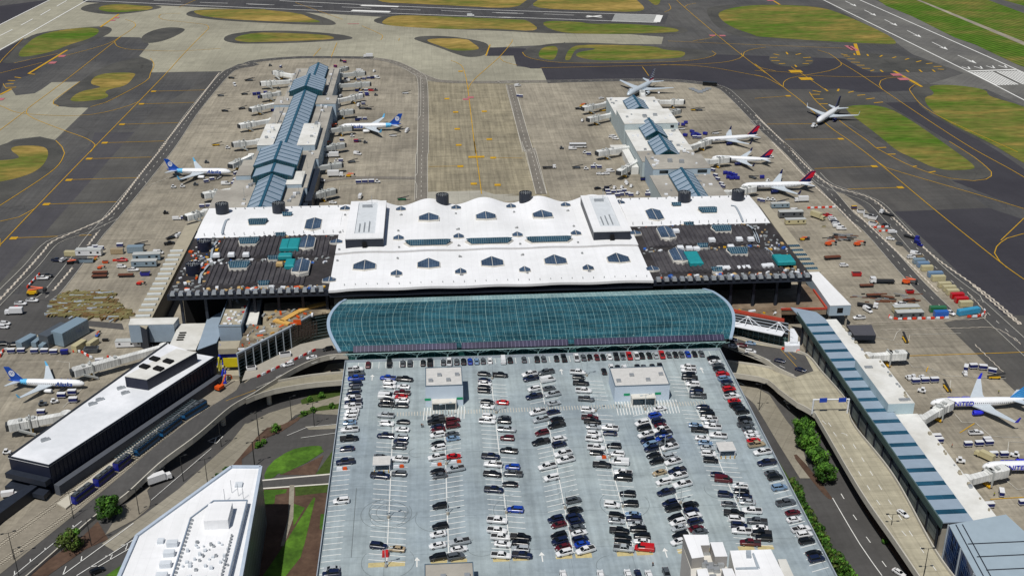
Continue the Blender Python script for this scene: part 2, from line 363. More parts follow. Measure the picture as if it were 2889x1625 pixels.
area('taxiway', 'c0 190,80 350,-40 460,-40 290,80', m_shoulder, .13)
area('taxiway', 'c0 320,195 380,195 540,320 440,310', m_shoulder, .13)
area('taxiway', 'c0 560,575 600,435 650,405 690,440 640,578', m_shoulder, .13)
area('taxiway', 'c0 1310,-30 1400,-30 1560,100 1500,132', m_base, .13)
m_conc2 = ground_mat('ramp concrete', '#8f8a7d', c2='#7f7a6d', slab=5, slabvar=.04, streak=.12, rot=30)
m_ballast = ground_mat('track ballast', '#8a8376', c2='#7a7468', var=.25)
m_mulch = ground_mat('bark mulch', '#4a3930', c2='#58463a', var=.35, scale2=.1)
m_lawn = mat('lawn', '#385716', .95, var=.4, scale=.5, c2='#4d7220', scale2=.1)
m_dlawn = mat('ground cover', '#38491a', .95, var=.4, scale=.6)
area('road', 'a1 -500,1900 0,1500 60,1449 680,1449 a2 490,230 460,320 1160,380 1180,440 780,400 200,460 0,640 -500,900', m_road, .07)
area('road', 'b2 960,640 500,700 0,1000 a2 2300,900 1700,1300 a3 -400,1500 -400,2400 b3 -400,2000 660,1900 b2 930,1449', m_road, .09)
area('road', 'c2 2030,500 2400,520 2560,700 d2 300,700 560,1000 700,1449 d3 1700,1449 1900,2000 600,2000 0,1100 c2 2560,1449', m_road, .09)
# ---------------- yellow guide lines
Y = MB()
YL = [('a0 1560,1449 1600,1200', 0)]
def yl(s, w=.55, sm=8, m=0, z=.205):
    _lay[0] += 1; z += (_lay[0]%40)*.0006
    p = spline(pts(s), sm); ribbon(Y, p, w, z, m)
for s in ['a0 1990,270 1950,310 1860,400 1720,545 1590,690 1320,970 900,1400 a1 330,640 0,985 -600,1600',
 'a0 1150,350 1090,400 620,770 260,1040 250,1075 320,1130 600,1240 820,1320 905,1380 890,1410 860,1449',
 'a0 1290,240 1270,270 1150,350 1000,430 560,550', 'a0 -300,1450 0,1240 240,1060', 'a0 -300,950 0,1010 200,1080 700,1105 1000,1070 1250,1000 1320,970',
 'a0 1090,400 1110,440 1200,470 1350,480 1700,490 2100,465', 'a0 1430,560 1465,620 1430,700 1380,780 1000,980 860,1020',
 'a0 760,780 510,960 505,990 560,1015', 'a0 530,1340 590,1400 610,1449 a1 615,110 560,220 400,350 0,610', 'a1 0,760 180,720 330,640',
 'a0 5,600 30,560 220,370', 'a0 130,605 550,515', 'a0 30,800 60,845 110,850', 'a0 0,700 400,600', 'a0 1190,190 1270,215 1290,250 1270,270',
 'a0 1980,270 1960,240 1800,220 1550,190 1510,160 1530,140 1720,130', 'a0 1700,75 1870,0',
 'b0 1080,250 1240,320 1280,350 1260,385', 'b0 450,30 900,190', 'b0 1430,390 1440,370', 'c0 1690,-20 1790,75 2090,330 2350,540 2560,700',
 'b0 1930,580 2020,620 2060,700 2090,860 2160,1449 b1 2150,0 2180,200 2220,500', 'b0 2090,860 2150,760 2390,545 2510,400 2510,380',
 'b0 2390,545 2430,590 2560,625', 'c0 420,650 1300,630 2000,610 2250,580 2340,540 2330,510', 'c0 1560,620 2000,640 2560,740',
 'c0 250,500 280,540 400,575 620,600 1000,605 1700,590 2000,555 2090,515 2050,490', 'c0 1870,395 2040,365 2090,330', 'c0 1630,395 2560,435',
 'c0 1390,640 1450,725', 'c0 1600,120 1660,90 1640,40', 'c0 2350,540 2360,500 2450,470 2560,455', 'c0 1790,75 1820,50 1900,35',
 'd0 0,610 100,690 270,830 460,980 700,1200 d1 910,0 1160,190 1700,640 2300,1120 2560,1310 3200,1750', 
 'd0 0,560 600,480? '.replace('?', '')[:0] or 'd0 0,675 300,690 500,720 900,735 1320,730', 'd0 350,640 470,720 690,870', 'd0 270,830 275,790 330,750 480,720 700,680 800,640 820,600 700,510 600,480',
 'd0 820,600 1000,710 1370,960 1700,1180 2080,1420 d1 2560,340 3200,760', 'd0 0,620 60,650 200,680', 'd0 0,715 100,740 270,830',
 'd0 1210,850 1185,810 1200,770 1250,750 1380,735', 'd0 1580,820 1520,810 1480,840 1490,890 1700,1080 2500,1449', 'd0 1560,800 1440,740 1310,680',
 'd0 0,940 340,915', 'd0 290,1330 840,1325', 'd0 120,1185 600,1180', 'd0 0,430 880,465', 'd0 520,880 600,980 870,1200 d1 1080,0 1150,60 1500,240 1850,350 2080,375 2200,360 2250,330 2250,290 2100,160 1850,0',
 'd1 570,260 1160,235', 'd1 880,455 1410,438', 'd1 1160,190 1250,250 2100,500 2560,640', 'd1 2340,940 2560,730', 'd1 2560,875 2400,920 2300,1000 2280,1060 2330,1140 2400,1200',
 'a0 1450,873 1950,860', 'a0 1340,993 1850,978', 'a0 1160,1187 1720,1170', 'a0 990,1362 1560,1345', 'a1 850,165 1440,150', 'a1 650,365 1330,345',
 'a1 440,597 1110,575', 'a1 130,918 870,890', 'b0 845,410 790,545', 'b0 690,460 620,540', 'd1 0,1900 1,1901'][:-1]:
    yl(s)
for s, w in [('a0 640,480 270,705', 2.2), ('a0 110,850 0,905', 2.2), ('a0 1130,140 955,262', 2.0), ('d0 955,420 990,530', 3.2), ('d0 1325,680 1590,830', 2.6), ('d0 160,0 240,50', 2.2), ('b0 2300,430 2260,535', 1.2)]:
    yl(s, w)
def blob(t, x, y, w=6, d=5, m=0, z=.235):
    p = at(t, x, y); Y.face([(p.x-w/2, p.y-d/2, z), (p.x+w/2, p.y-d/2, z), (p.x+w/2, p.y+d/2, z), (p.x-w/2, p.y+d/2, z)], m)
for b in ['a0 1460,873', 'a0 1345,993', 'a0 1160,1187', 'a0 995,1362', 'a1 848,165', 'a1 655,367', 'a1 442,597', 'a1 130,920',
          'b0 1890,943', 'b0 1973,1070', 'b0 2245,1063', 'b0 1988,1230', 'b0 2293,1328', 'b0 2002,1383', 'b1 2330,156', 'b1 2018,237', 'b1 2372,414', 'b1 2145,403',
          'd0 320,917', 'd0 820,1325', 'd1 1138,238', 'd1 1385,438', 'b0 2020,682']:
    t, c = b.split(); x, y = c.split(','); blob(t, float(x), float(y), 4, 4)
blob('b1', 2170, 148, 11, 4); blob('d0', 390, 683, 11, 9); blob('d0', 488, 753, 11, 9)
# tick marks inside the closed-off islands
for s in ['d0 180,518 235,530', 'd0 150,552 215,552', 'd0 160,582 238,582', 'd0 230,612 290,608', 'd0 300,500 315,522', 'd0 390,525 440,515', 'd0 460,555 535,550', 'd0 485,585 550,585', 'd0 455,610 515,610', 'd0 383,622 398,642',
          'd0 820,518 885,530', 'd0 845,538 905,542', 'd0 880,566 955,566', 'd0 915,596 1000,598', 'd0 970,625 1045,626', 'd0 1020,655 1098,656', 'd0 1070,520 1080,538', 'd0 1190,545 1215,530', 'd0 1310,557 1345,545', 'd0 1430,572 1468,560', 'd0 1535,595 1585,582', 'd0 1630,612 1690,605', 'd0 1700,638 1780,636', 'd0 1740,662 1800,665', 'd0 1100,680 1135,670', 'd0 1195,670 1220,690', 'd0 1440,670 1465,690', 'd0 1565,668 1590,690', 'd0 1690,668 1715,688', 'd0 945,512 952,530',
          'd0 550,865 630,880', 'd0 530,902 620,902', 'd0 565,946 655,946', 'd0 610,992 695,992', 'd0 665,848 695,872', 'd0 790,872 800,850', 'd0 890,885 940,872', 'd0 975,912 1050,905', 'd0 1060,947 1140,938', 'd0 1135,982 1220,975',
          'd1 1160,62 1250,58', 'd1 1260,123 1340,122', 'd1 1505,240 1540,235', 'd1 1650,297 1720,285', 'a0 75,770 145,772', 'a0 50,805 130,800', 'a0 60,838 155,833', 'a0 140,738 200,746', 'a0 270,705 335,712']:
    yl(s, 1.5)
structure('taxiway_markings', Y, m_yel)
Y = MB()
for s, in [('b1 1000,1,',)][:0]: pass
# outlines of the holding-position signs painted red
for t, x, y, w, d in [('a0', 590, 538, 6, 8), ('a0', 500, 601, 6, 8), ('a0', 0, 948, 6, 7), ('a0', 1110, 172, 5, 6), ('a0', 1075, 198, 5, 6), ('d0', 905, 460, 4, 20), ('d0', 940, 465, 4, 20), ('d0', 1350, 715, 9, 8), ('d0', 1415, 756, 9, 8), ('d0', 145, 5, 8, 12), ('b0', 2115, 930, 5, 5), ('b0', 2070, 948, 5, 5), ('b0', 1000, 232, 12, 2), ('c0', 2055, 342, 6, 6), ('c0', 2150, 344, 6, 6)]: blob(t, x, y, w, d)
structure('sign_markings', Y, m_pink)
# ---------------- white runway lines, service roads
Y = MB()
def wl(s, w=.9, z=.212, dash=None, sm=15, m=0):
    _lay[0] += 1; z += (_lay[0]%40)*.0006
    p = spline(pts(s), sm)
    if dash: dashes(Y, p, w, dash[0], dash[1], z, m)
    else: ribbon(Y, p, w, z, m)
for s in ['a0 830,10 2560,86 b0 2560,176 c0 0,165 1530,220', 'b0 300,12 1440,65 2560,108 c0 1560,148', 'a0 -700,600 0,240 480,0 600,-60', 'a0 -700,880 0,480 840,0 940,-60',
          'd0 560,-42 645,0 2020,680 2560,955 3300,1330', 'd0 900,-40 990,0 2490,665 3300,1040']: wl(s, 1.4)
wl('d0 2020,683 2490,665', 3.0)
for s in ['a0 0,345 120,285', 'a0 200,245 312,185', 'a0 385,150 480,95', 'a0 540,65 635,10']: wl(s, 1.2)
for s in ['a0 1460,10 1720,18', 'a0 1900,28 2165,36', 'a0 2340,42 2560,50', 'b0 0,45 250,52', 'b0 430,58 705,68', 'b0 890,72 1170,84', 'b0 1360,90 1640,102', 'b0 1835,105 2120,120', 'b0 2320,124 2560,130', 'c0 0,128 260,135', 'c0 450,138 740,150', 'b0 1060,58 1430,70']: wl(s, 1.0)
wl('b0 1075,58 1430,68', 6.0); wl('b0 985,105 1350,118', 7.5)
wl('c0 860,155 1005,170', 3.5); wl('c0 855,168 1000,152', 3.5); wl('c0 1525,215 1555,150', 7)
# threshold bars and arrows on the right runway
a_, b_ = at('d0', 2020, 683), at('d0', 2490, 665); dr = (at('d0', 2560, 955)-at('d0', 2020, 680)).normalized()
for i in range(17):
    if i == 8: continue
    p = a_.lerp(b_, (i+.7)/17.4)+dr*4; ribbon(Y, [p, p+dr*46], 1.7, .24)
for t, x0, y0, x1, y1 in [('d0', 862, 15, 968, 67), ('d0', 1042, 100, 1155, 157), ('d0', 1235, 192, 1358, 252), ('d0', 1450, 295, 1585, 362), ('d0', 1685, 405, 1838, 480), ('d0', 1930, 530, 2112, 610)]:
    p, q = at(t, x0, y0), at(t, x1, y1); ribbon(Y, [p, q-(q-p)*.25], 1.0, .24)
    d = (q-p).normalized(); nn = Vector((-d.y, d.x, 0)); Y.face([q+Vector((0, 0, .24)), q-d*13+nn*3.2+Vector((0, 0, .24)), q-d*10+Vector((0, 0, .24)), q-d*13-nn*3.2+Vector((0, 0, .24))])
for i in range(4):
    p = a_.lerp(b_, (i+.5)/4)-dr*6; nn = Vector((-dr.y, dr.x, 0))
    for sgn in (1, -1): ribbon(Y, [p, p-dr*10+nn*3*sgn], 1.2, .24)
structure('runway_markings', Y, m_wht)
area('runway', 'c0 1130,135 1560,148 1530,220 1095,208', mat('pale runway end', '#8e8f8c', .85, var=.2, scale=.2), .1)
# service roads
RD = MB(); RL = MB(); WLN = MB(); CUR = [0]
m_roadl = ground_mat('worn apron road', '#77726a', c2='#6c6861', streak=.2)
def road(s, w, z=.178, edges=True, dash=(3, 6), ew=.28, light=False):
    _lay[0] += 1; z += (_lay[0]%40)*.0008
    p = [Vector((q.x,q.y,q.z+i*.00015)) for i,q in enumerate(spline(pts(s), 6))]; e = ribbon(RL if light else RD, p, w, z)
    if edges:
        ribbon(WLN, [a for a, b in e], ew, .02); ribbon(WLN, [b for a, b in e], ew, .02)
    if dash: dashes(WLN, p, .35, dash[0], dash[1], z+.03)
road('b0 1190,555 900,550 500,550 200,570 0,600 a0 2420,620 2250,650 2130,720 1840,1060 a1 1570,100 1060,720 900,900 720,1150 480,1449 a2 400,160', 9)
road('b0 1190,560 1400,600 1700,740 1900,780 2500,785 c0 0,782 480,778', 8, light=True)
road('c0 480,778 600,778 1100,768 1600,768 1900,790 2120,830 2260,930 2560,1240 d0 0,1150 d1 330,100 520,300 700,470 900,700 1100,850 1500,1300 1800,1600', 8)
road('b0 1500,640 1600,700 1660,800 1660,1449 b1 1650,130 1645,560', 8, light=True, ew=.3)
road('c0 130,810 180,1000 310,1449 c1 320,60 430,500', 7, light=True, ew=.3)
road('d1 560,300 700,420 1100,560 1300,740 1700,1180 2100,1500 d2 2050,130 2560,600 3300,1300', 9)
road('a1 1080,720 800,850 500,960 300,1180 0,1480 -400,1900', 8, z=.2)
road('b1 1600,350 900,350 600,420 ', 5, dash=None, light=True, edges=False)
structure('service_road', RD, m_road); structure('service_road', RL, m_roadl)
structure('service_road_markings', WLN, m_fwht)
# white zigzag blast lines beside the service road
ZZ = MB(); 
def zig(s, w=.95, amp=.4):
    p = resamp(spline(pts(s), 4), 2.2); q = []
    for i in range(1, len(p)-1):
        d = (p[i+1]-p[i-1]).normalized(); nn = Vector((-d.y, d.x, 0)); q.append(p[i]+nn*(amp if i % 2 else -amp))
    ribbon(ZZ, q, w, .25)
zig('a0 2090,690 1820,1040 1500,1449'); zig('a1 1590,0 1330,320 1040,690 800,820 500,950 400,1060 50,1449 -500,2000'); zig('a1 940,850 820,1010'); zig('a1 700,1190 480,1449')
zig('d0 0,1090 370,1449'); zig('d1 270,0 660,380 1100,540 1330,740 1700,1090 2200,1449 2560,1760'); zig('d2 2050,0 2560,430'); zig('d1 160,0 500,360 760,600 1030,880', 1, .2); zig('d1 920,640 1480,1170 1760,1449', 1, .25)
zig('d2 2560,600 2300,430 2000,425 1150,445', .38, .25); zig('d2 930,385 1700,350 2100,340 2200,290 2000,60', .38, .2); zig('d2 2070,560 2400,880', .4, .25)
structure('zigzag_markings', ZZ, mat('buff edge paint', '#b7aea0', .85, var=.3, scale=.3))
Y = MB()
for s in ['b0 1640,740 1640,1100 1610,1150 1150,1165', 'b0 1615,1180 1610,1449 b1 1610,300 1590,330 1500,345', 'b1 870,470 870,430 1400,365 1590,380 1605,420 1600,540', 'c0 100,810 250,1449', 'c1 245,0 380,500', 'c0 170,810 340,1400', 'c1 360,100 480,500',
          'd2 1150,510 1320,545 1350,470 1390,440', 'd2 1330,580 1460,580 1475,490 1960,475', 'd2 1450,740 1500,795 1640,795 1820,880 2390,905', 'd2 1740,1050 1850,1050 1865,920', 'd2 1900,1240 1970,1320 2100,1325 2240,1449 d3 2350,130 2530,130',
          'd3 2400,320 2415,175 2560,180', 'd3 2390,540 2500,630 2560,620', 'a2 600,1180 780,1000', 'a2 540,740 660,755 660,830', 'a1 1700,300 1400,430 1380,380']:
    wl(s, .3, .215, sm=30)
structure('stand_markings', Y, m_fwht)
Y = MB()
for s in ['d2 1450,690 2560,655', 'd2 1650,790 1630,840', 'd3 2240,720 2560,700', 'd2 1950,1420 2090,1330', 'b1 1720,240 2000,235', 'c1 0,155 250,160', 'a1 0,925 0,1000']: yl(s, .45, 20)
structure('stand_lead_lines', Y, m_yel)
# ================================================================ MATERIALS FOR BUILDINGS
m_white = ground_mat('white membrane roof', '#e2e3e5', c2='#d9dadb', slab=3.2, sy=22, slabvar=.012, var=.04, streak=.035, mortar=.93, scale2=.03)
m_white.node_tree.nodes['Principled BSDF'].inputs['Roughness'].default_value = .7
m_wgrey = mat('grey gravel roof', '#a19d94', .9, var=.14, scale=.4, c2='#8f8b83', scale2=.05)
m_lroof = mat('light roof', '#d2d2ce', .85, var=.08, scale=.4, c2='#c2c1bb', scale2=.06)
m_darkw = mat('dark metal cladding', '#262b35', .45, var=.2, scale=.5)
m_navy = mat('dark blue cladding', '#1d2233', .4, var=.15, scale=.8)
m_black = mat('black void', '#0d0e10', .9)
m_tar = mat('black roofing felt', '#2b292a', .9, var=.35, scale=.7, c2='#383536', scale2=.08)
m_rib = mat('charcoal ribbed deck', '#3c3a3e', .8, var=.3, scale=.5, c2='#4a484b', scale2=.1)
m_gutter = mat('grey gutter metal', '#9aa3ab', .5, var=.15, scale=.5)
m_curb = mat('pale curb', '#c8c5bd', .8)
m_steel = mat('galvanised steel', '#a9adb0', .4, metal=.5, var=.2, scale=1)
m_teal = mat('teal frame paint', '#255066', .5, var=.1)
m_panel = mat('pale blue metal panel', '#93a3b2', .4, metal=.15, var=.08, scale=.3)
m_bluew = mat('pale blue wall', '#9fb0bd', .6, var=.08, scale=.3)
m_conc = mat('building concrete', '#9a958a', .85, var=.12, scale=.5)
m_tan = mat('tan roof deck', '#9d9684', .85, var=.12, scale=.3)
m_bronze = mat('dark glazing', '#16232a', .15, var=.2, scale=.3, spec=.6)  # dark tinted glass of the pier windows
m_tarp = mat('teal tarpaulin', '#1f848a', .6, var=.15, scale=.6)
m_red = mat('red paint', '#b3262a', .5); m_orange = mat('orange paint', '#c8501c', .5); m_yellow = mat('yellow machine paint', '#c99a18', .5)
m_wood = mat('plywood', '#c49a52', .8, var=.2, scale=1)
def glass_mat(name, c, lines=(1.5, 1.2), lc='#8fa9ad', rough=.12, axis='xy', lw=.08, spec=.5, c2=None, rot=0):
    """glazing with mullions laid out on the surface position"""
    m = bpy.data.materials.new(name); m.use_nodes = True; n = m.node_tree; b = n.nodes['Principled BSDF']; L = n.links.new
    b.inputs['Roughness'].default_value = rough; b.inputs['Specular IOR Level'].default_value = spec
    g = n.nodes.new('ShaderNodeNewGeometry'); mp = n.nodes.new('ShaderNodeMapping'); L(g.outputs['Position'], mp.inputs[0])
    if axis == 'xz': mp.inputs['Rotation'].default_value = (R(90), 0, 0)
    if axis == 'yz': mp.inputs['Rotation'].default_value = (R(90), 0, R(90)); mp.vector_type = 'TEXTURE'
    if rot: mp.inputs['Rotation'].default_value = (0, 0, R(rot))
    br = n.nodes.new('ShaderNodeTexBrick'); br.offset = 0; br.inputs['Scale'].default_value = 1
    br.inputs['Brick Width'].default_value = lines[0]; br.inputs['Row Height'].default_value = lines[1]
    br.inputs['Mortar Size'].default_value = lw; br.inputs['Mortar Smooth'].default_value = .2
    c = hexc(c); c2 = hexc(c2) if c2 else tuple(v*.7 for v in c)
    br.inputs['Color1'].default_value = (*c, 1); br.inputs['Color2'].default_value = (*c2, 1); br.inputs['Mortar'].default_value = (*hexc(lc), 1)
    L(mp.outputs[0], br.inputs['Vector'])
    t = n.nodes.new('ShaderNodeTexNoise'); t.inputs['Scale'].default_value = .09; t.inputs['Detail'].default_value = 4; L(g.outputs['Position'], t.inputs['Vector'])
    r = n.nodes.new('ShaderNodeMapRange'); r.inputs[1].default_value = .3; r.inputs[2].default_value = .7; r.inputs[3].default_value = .7; r.inputs[4].default_value = 1.3; L(t.outputs[0], r.inputs[0])
    vm = n.nodes.new('ShaderNodeVectorMath'); vm.operation = 'SCALE'; L(br.outputs[0], vm.inputs[0]); L(r.outputs[0], vm.inputs['Scale']); L(vm.outputs[0], b.inputs['Base Color'])
    _mats[name] = m; return m
m_sky = glass_mat('blue skylight glazing', '#3b4c60', (1.3, 2.4), '#617183', .25, lw=.05, c2='#33445a')
m_skyd = glass_mat('teal skylight glazing', '#1f4256', (1.1, 1.6), '#7e9298', .2, lw=.07)
# ================================================================ TERMINAL
TX0, TX1, TYF, TYB, TZ = -122.5, 174.3, 475.0, 586.7, 25.5
def wz(x, y):
    """roof wave: one swell every 30 m over the middle of the building"""
    k = max(0, min(1, (x+48)/6))*max(0, min(1, (103-x)/6)); f = .1+.9*max(0, min(1, (y-530)/57))**1.3
    return TZ+1.9*math.cos(2*math.pi*(x-26)/30)*k*f+(.5*k)
term = thing('terminal_building', 'long low terminal with white wavy roof and black unfinished wings', 'building', (26, 530, 0))
def split_mb(mb):
    """separate a builder into its loose pieces"""
    par = list(range(len(mb.v)))
    def f(a):
        while par[a] != a: par[a] = par[par[a]]; a = par[a]
        return a
    for q in mb.f:
        for v in q[1:]: par[f(v)] = f(q[0])
    out = {}
    for q, m in zip(mb.f, mb.m):
        k = f(q[0]); o = out.setdefault(k, (MB(), {})); n, d = o; r = []
        for v in q:
            if v not in d: d[v] = len(n.v); n.v.append(mb.v[v])
            r.append(d[v])
        n.f.append(r); n.m.append(m)
    return [o[0] for o in out.values()]
SPLIT = {'black_roof', 'rooflight', 'white_wing', 'vent_hoods', 'fascia', 'skylight_slats', 'columns', 'roof_hatch', 'side_glass', 'louvre', 'props', 'window', 'roof_duct', 'glass_front', 'air_handlers', 'low_annexe', 'side_wing', 'wall_fins', 'roof_beams'}
SING = {'vent_hoods': 'vent_hood', 'skylight_slats': 'skylight_slat', 'columns': 'column', 'props': 'prop', 'air_handlers': 'air_handler', 'wall_fins': 'wall_fin', 'roof_beams': 'roof_beam'}
def P_(name, mb, mats, par=None, **k):
    if name in SPLIT and not k.get('one'):
        for q in split_mb(mb): o = P_(SING.get(name, name), q, mats, par, one=1)
        return o
    k.pop('one', None)
    return P1_(name, mb, mats, par, **k)
def P1_(name, mb, mats, par=None, **k):      # part whose coordinates are in world metres
    par = par or term; o = mb.build(name, mats, par, **k)
    o.matrix_parent_inverse = Matrix.Translation(par.location).inverted() if True else None
    return o
mb = MB()
mb.box(-50, 477.5, 0, 100, 585.5, 23.4, 0); mb.box(TX0+1.5, 497, 0, -50.1, 585, 23.3, 0); mb.box(100.1, 497, 0, TX1-1.5, 585, 23.3, 0)
for x in list(range(-118, -50, 11))+list(range(104, 176, 11)): mb.box(x, 478, 0, x+1.2, 479.4, 23.3, 1)
P_('wall', mb, [m_black, m_darkw])
mb = MB(); mb.box(-48, 476.6, 0, 99, 477.4, 23.2, 0); P_('glass_front', mb, glass_mat('dark curtain wall', '#10202a', (3, 2.2), '#2b3d42', .15, 'xz'))
def hf(mb, x0, x1, y0, y1, nx, ny, f, m=0, under=None, th=1.2):
    b = len(mb.v)
    for j in range(ny+1):
        for i in range(nx+1):
            x = x0+(x1-x0)*i/nx; y = y0+(y1-y0)*j/ny; mb.vert((x, y, f(x, y)))
    for j in range(ny):
        for i in range(nx): a = b+j*(nx+1)+i; mb.f.append([a, a+1, a+nx+2, a+nx+1]); mb.m.append(m)
    def skirt(idx):
        for p, q in zip(idx, idx[1:]):
            P0, Q0 = mb.v[p], mb.v[q]; mb.face([P0, Q0, Q0-Vector((0, 0, th)), P0-Vector((0, 0, th))], m)
    n1 = nx+1
    skirt([b+i for i in range(nx, -1, -1)][::-1]); skirt([b+ny*n1+i for i in range(n1)][::-1]); skirt([b+j*n1 for j in range(ny+1)][::-1]); skirt([b+j*n1+nx for j in range(ny+1)])
mb = MB()
hf(mb, -50, 99.5, TYF-1, 515.5, 150, 14, wz); hf(mb, -50, 100, 518, TYB, 150, 26, wz)
hf(mb, TX0, -50.02, 543.5, TYB, 40, 14, lambda x, y: TZ+.25*math.cos((y-565)/43*6)); hf(mb, 100.02, TX1, 544, TYB, 40, 14, lambda x, y: TZ+.25*math.cos((y-565)/43*6))
P_('white_roof', mb, m_white, smooth=True)
mb = MB(); mb.box(-49.8, 515.5, 22.8, 99.8, 518, 24.6, 0); P_('roof_gutter', mb, mat('dirty gutter', '#8a837a', .9, var=.3, scale=.6))
mb = MB(); mb.box(TX0, TYF+1, 22.9, -50.05, 543.48, 25.0, 0); mb.box(99.6, TYF+1, 22.9, TX1+.4, 543.98, 25.0, 0); P_('black_roof', mb, m_tar)
def barrel(x0, x1, y0, y1):
    xc = (x0+x1)/2
    return lambda x, y: 25.1+1.3*max(0, 1-((x-xc)/((x1-x0)/2))**4)+(.35*math.sin((x-x0)/18*2*math.pi) if 1 else 0)*max(0, 1-((x-xc)/((x1-x0)/2))**2)+.65*(1 if math.sin(x*2*math.pi/2.5) > .1 else 0)
mb = MB()
for x0, x1, y0, y1 in [(-107, -53, 514.5, 540), (-108, -62, 482, 507), (104, 160, 514.5, 540), (104, 164, 482, 507)]:
    hf(mb, x0, x1, y0, y1, int((x1-x0)/.35), 6, barrel(x0, x1, y0, y1), th=2)
P_('ribbed_deck', mb, m_rib)
# curved gutters at the barrel ends and on the white wings
for s, h in [('a1 2110,880 2120,830 2150,750 2180,735', 25.9), ('c1 2230,608 2270,615 2310,680 2345,760', 25.9), ('a1 2010,1110 2020,1020 2060,950', 25.6), ('a1 1895,1350 1915,1260 1985,1170', 25.6), ('c1 2400,800 2440,830 2490,960', 25.6), ('d1 -20,830 20,890 40,965', 25.6), ('d1 100,1010 160,1060 200,1180', 25.6)]:
    mb = MB(); ribbon(mb, spline(pts(s, h), 3), 1.1, .3); P_('roof_channel', mb, m_gutter)

# skylights: each is its own part of the roof
def sky_gable(x, y, w, d, apex=.35, z=None, hip=.95):
    mb = MB(); z = wz(x, y) if z is None else z; c = MB()
    base = [(x-w/2, y-d*.36), (x, y-d*.5), (x+w/2, y-d*.36), (x+w/2, y+d*.5-d*apex), (x, y+d*.5), (x-w/2, y+d*.5-d*apex)]
    ze = z+.55; zr = z+hip
    r0 = (x, y-d*.5, zr-.2); r1 = (x, y+d*.47, zr-.25)
    mb.face([(base[0][0], base[0][1], ze), r0, r1, (base[5][0], base[5][1], ze)], 0); mb.face([r0, (base[2][0], base[2][1], ze), (base[3][0], base[3][1], ze), r1], 0)
    mb.tube(r0, r1, .14, n=4, m=1)
    big = [(x+(a-x)*1.07, y+(b-y)*1.07) for a, b in base]; mb.prism(big, z-1.5, ze-.12, 1)
    for q0, q1, rr in ((base[0], base[1], r0), (base[2], base[1], r0)):
        mb.face([(q0[0], q0[1], ze-.1), (q1[0], q1[1], ze-.1), rr], 1)
    return P_('skylight', mb, [m_sky, m_curb])
def sky_long(x, y, w, d, z=None):
    mb = MB(); z = wz(x, y) if z is None else z
    o = [(x-w*.38, y-d*.5), (x+w*.38, y-d*.5), (x+w*.5, y+d*.15), (x+w*.4, y+d*.5), (x-w*.4, y+d*.5), (x-w*.5, y+d*.15)]
    mb.prism([(x+(a-x)*1.04, y+(b-y)*1.1) for a, b in o], z-2, z+.4, 1)
    zf = lambda a, b: z+.6+1.3*(1-abs(b-(y+d*.2))/(d*.75))
    mid0 = (x-w*.44, y+d*.2); mid1 = (x+w*.44, y+d*.2)
    P3 = lambda p: (p[0], p[1], zf(*p))
    mb.face([P3(o[0]), P3(o[1]), P3(mid1), P3(mid0)], 0); mb.face([P3(mid0), P3(mid1), P3(o[3]), P3(o[4])], 0)
    mb.face([P3(o[1]), P3(o[2]), P3(mid1)], 0); mb.face([P3(mid0), P3(o[5]), P3(o[0])], 0); mb.face([P3(o[2]), P3(o[3]), P3(mid1)], 0); mb.face([P3(mid0), P3(o[4]), P3(o[5])], 0)
    return P_('skylight', mb, [m_skyd, m_curb])
for k in (-1, 0, 1): sky_gable(26+30*k, 560, 10.2, 12, .42)
for k in range(-2, 3): sky_gable(26+30.4*k, 499.8, 10.4, 12.5, .42)
for k in range(6): sky_gable(-49+29.9*k, 580.3, 5.2, 7, .45)
for x in (-19.4, 10.9, 40.8, 70.7): sky_gable(x, 535, 5.2, 7, .45)
for x in (-19.5, 10.6, 40.9, 71): sky_gable(x, 490.2, 5.2, 7, .45)
for x in (-4.5, 26, 56): sky_long(x, 525.2, 23.5, 6.2)
for x, y in ((-64.1, 558), (115.8, 559)): sky_gable(x, y, 8, 18, .2, TZ)
for x, y in ((-64.6, 528), (-64.6, 498.4), (116.1, 528.5), (116.4, 499)): sky_gable(x, y, 7.6, 17, .15, 27.0, 1.7)
for x, y, z in ((-93.2, 562, TZ), (145.4, 562.6, TZ), (-93.5, 532, 27.0), (-94, 502, 27.0), (145.4, 532, 27.0), (146, 502, 27.0)): sky_long(x, y, 10.5, 7.5, z)
for x, y in ((-79, 571.8), (-79.1, 542), (130.2, 572), (130.6, 542), (-79.3, 512), (-80, 482), (131.2, 512.5), (131.3, 483)): sky_long(x, y, 5.6, 3.8, TZ if y > 545 else 25.7)
for x, y in ((-50.5, 533), (-50.5, 486), (101, 534), (101.5, 488)): sky_gable(x, y, 6, 6, .4, 25.3)
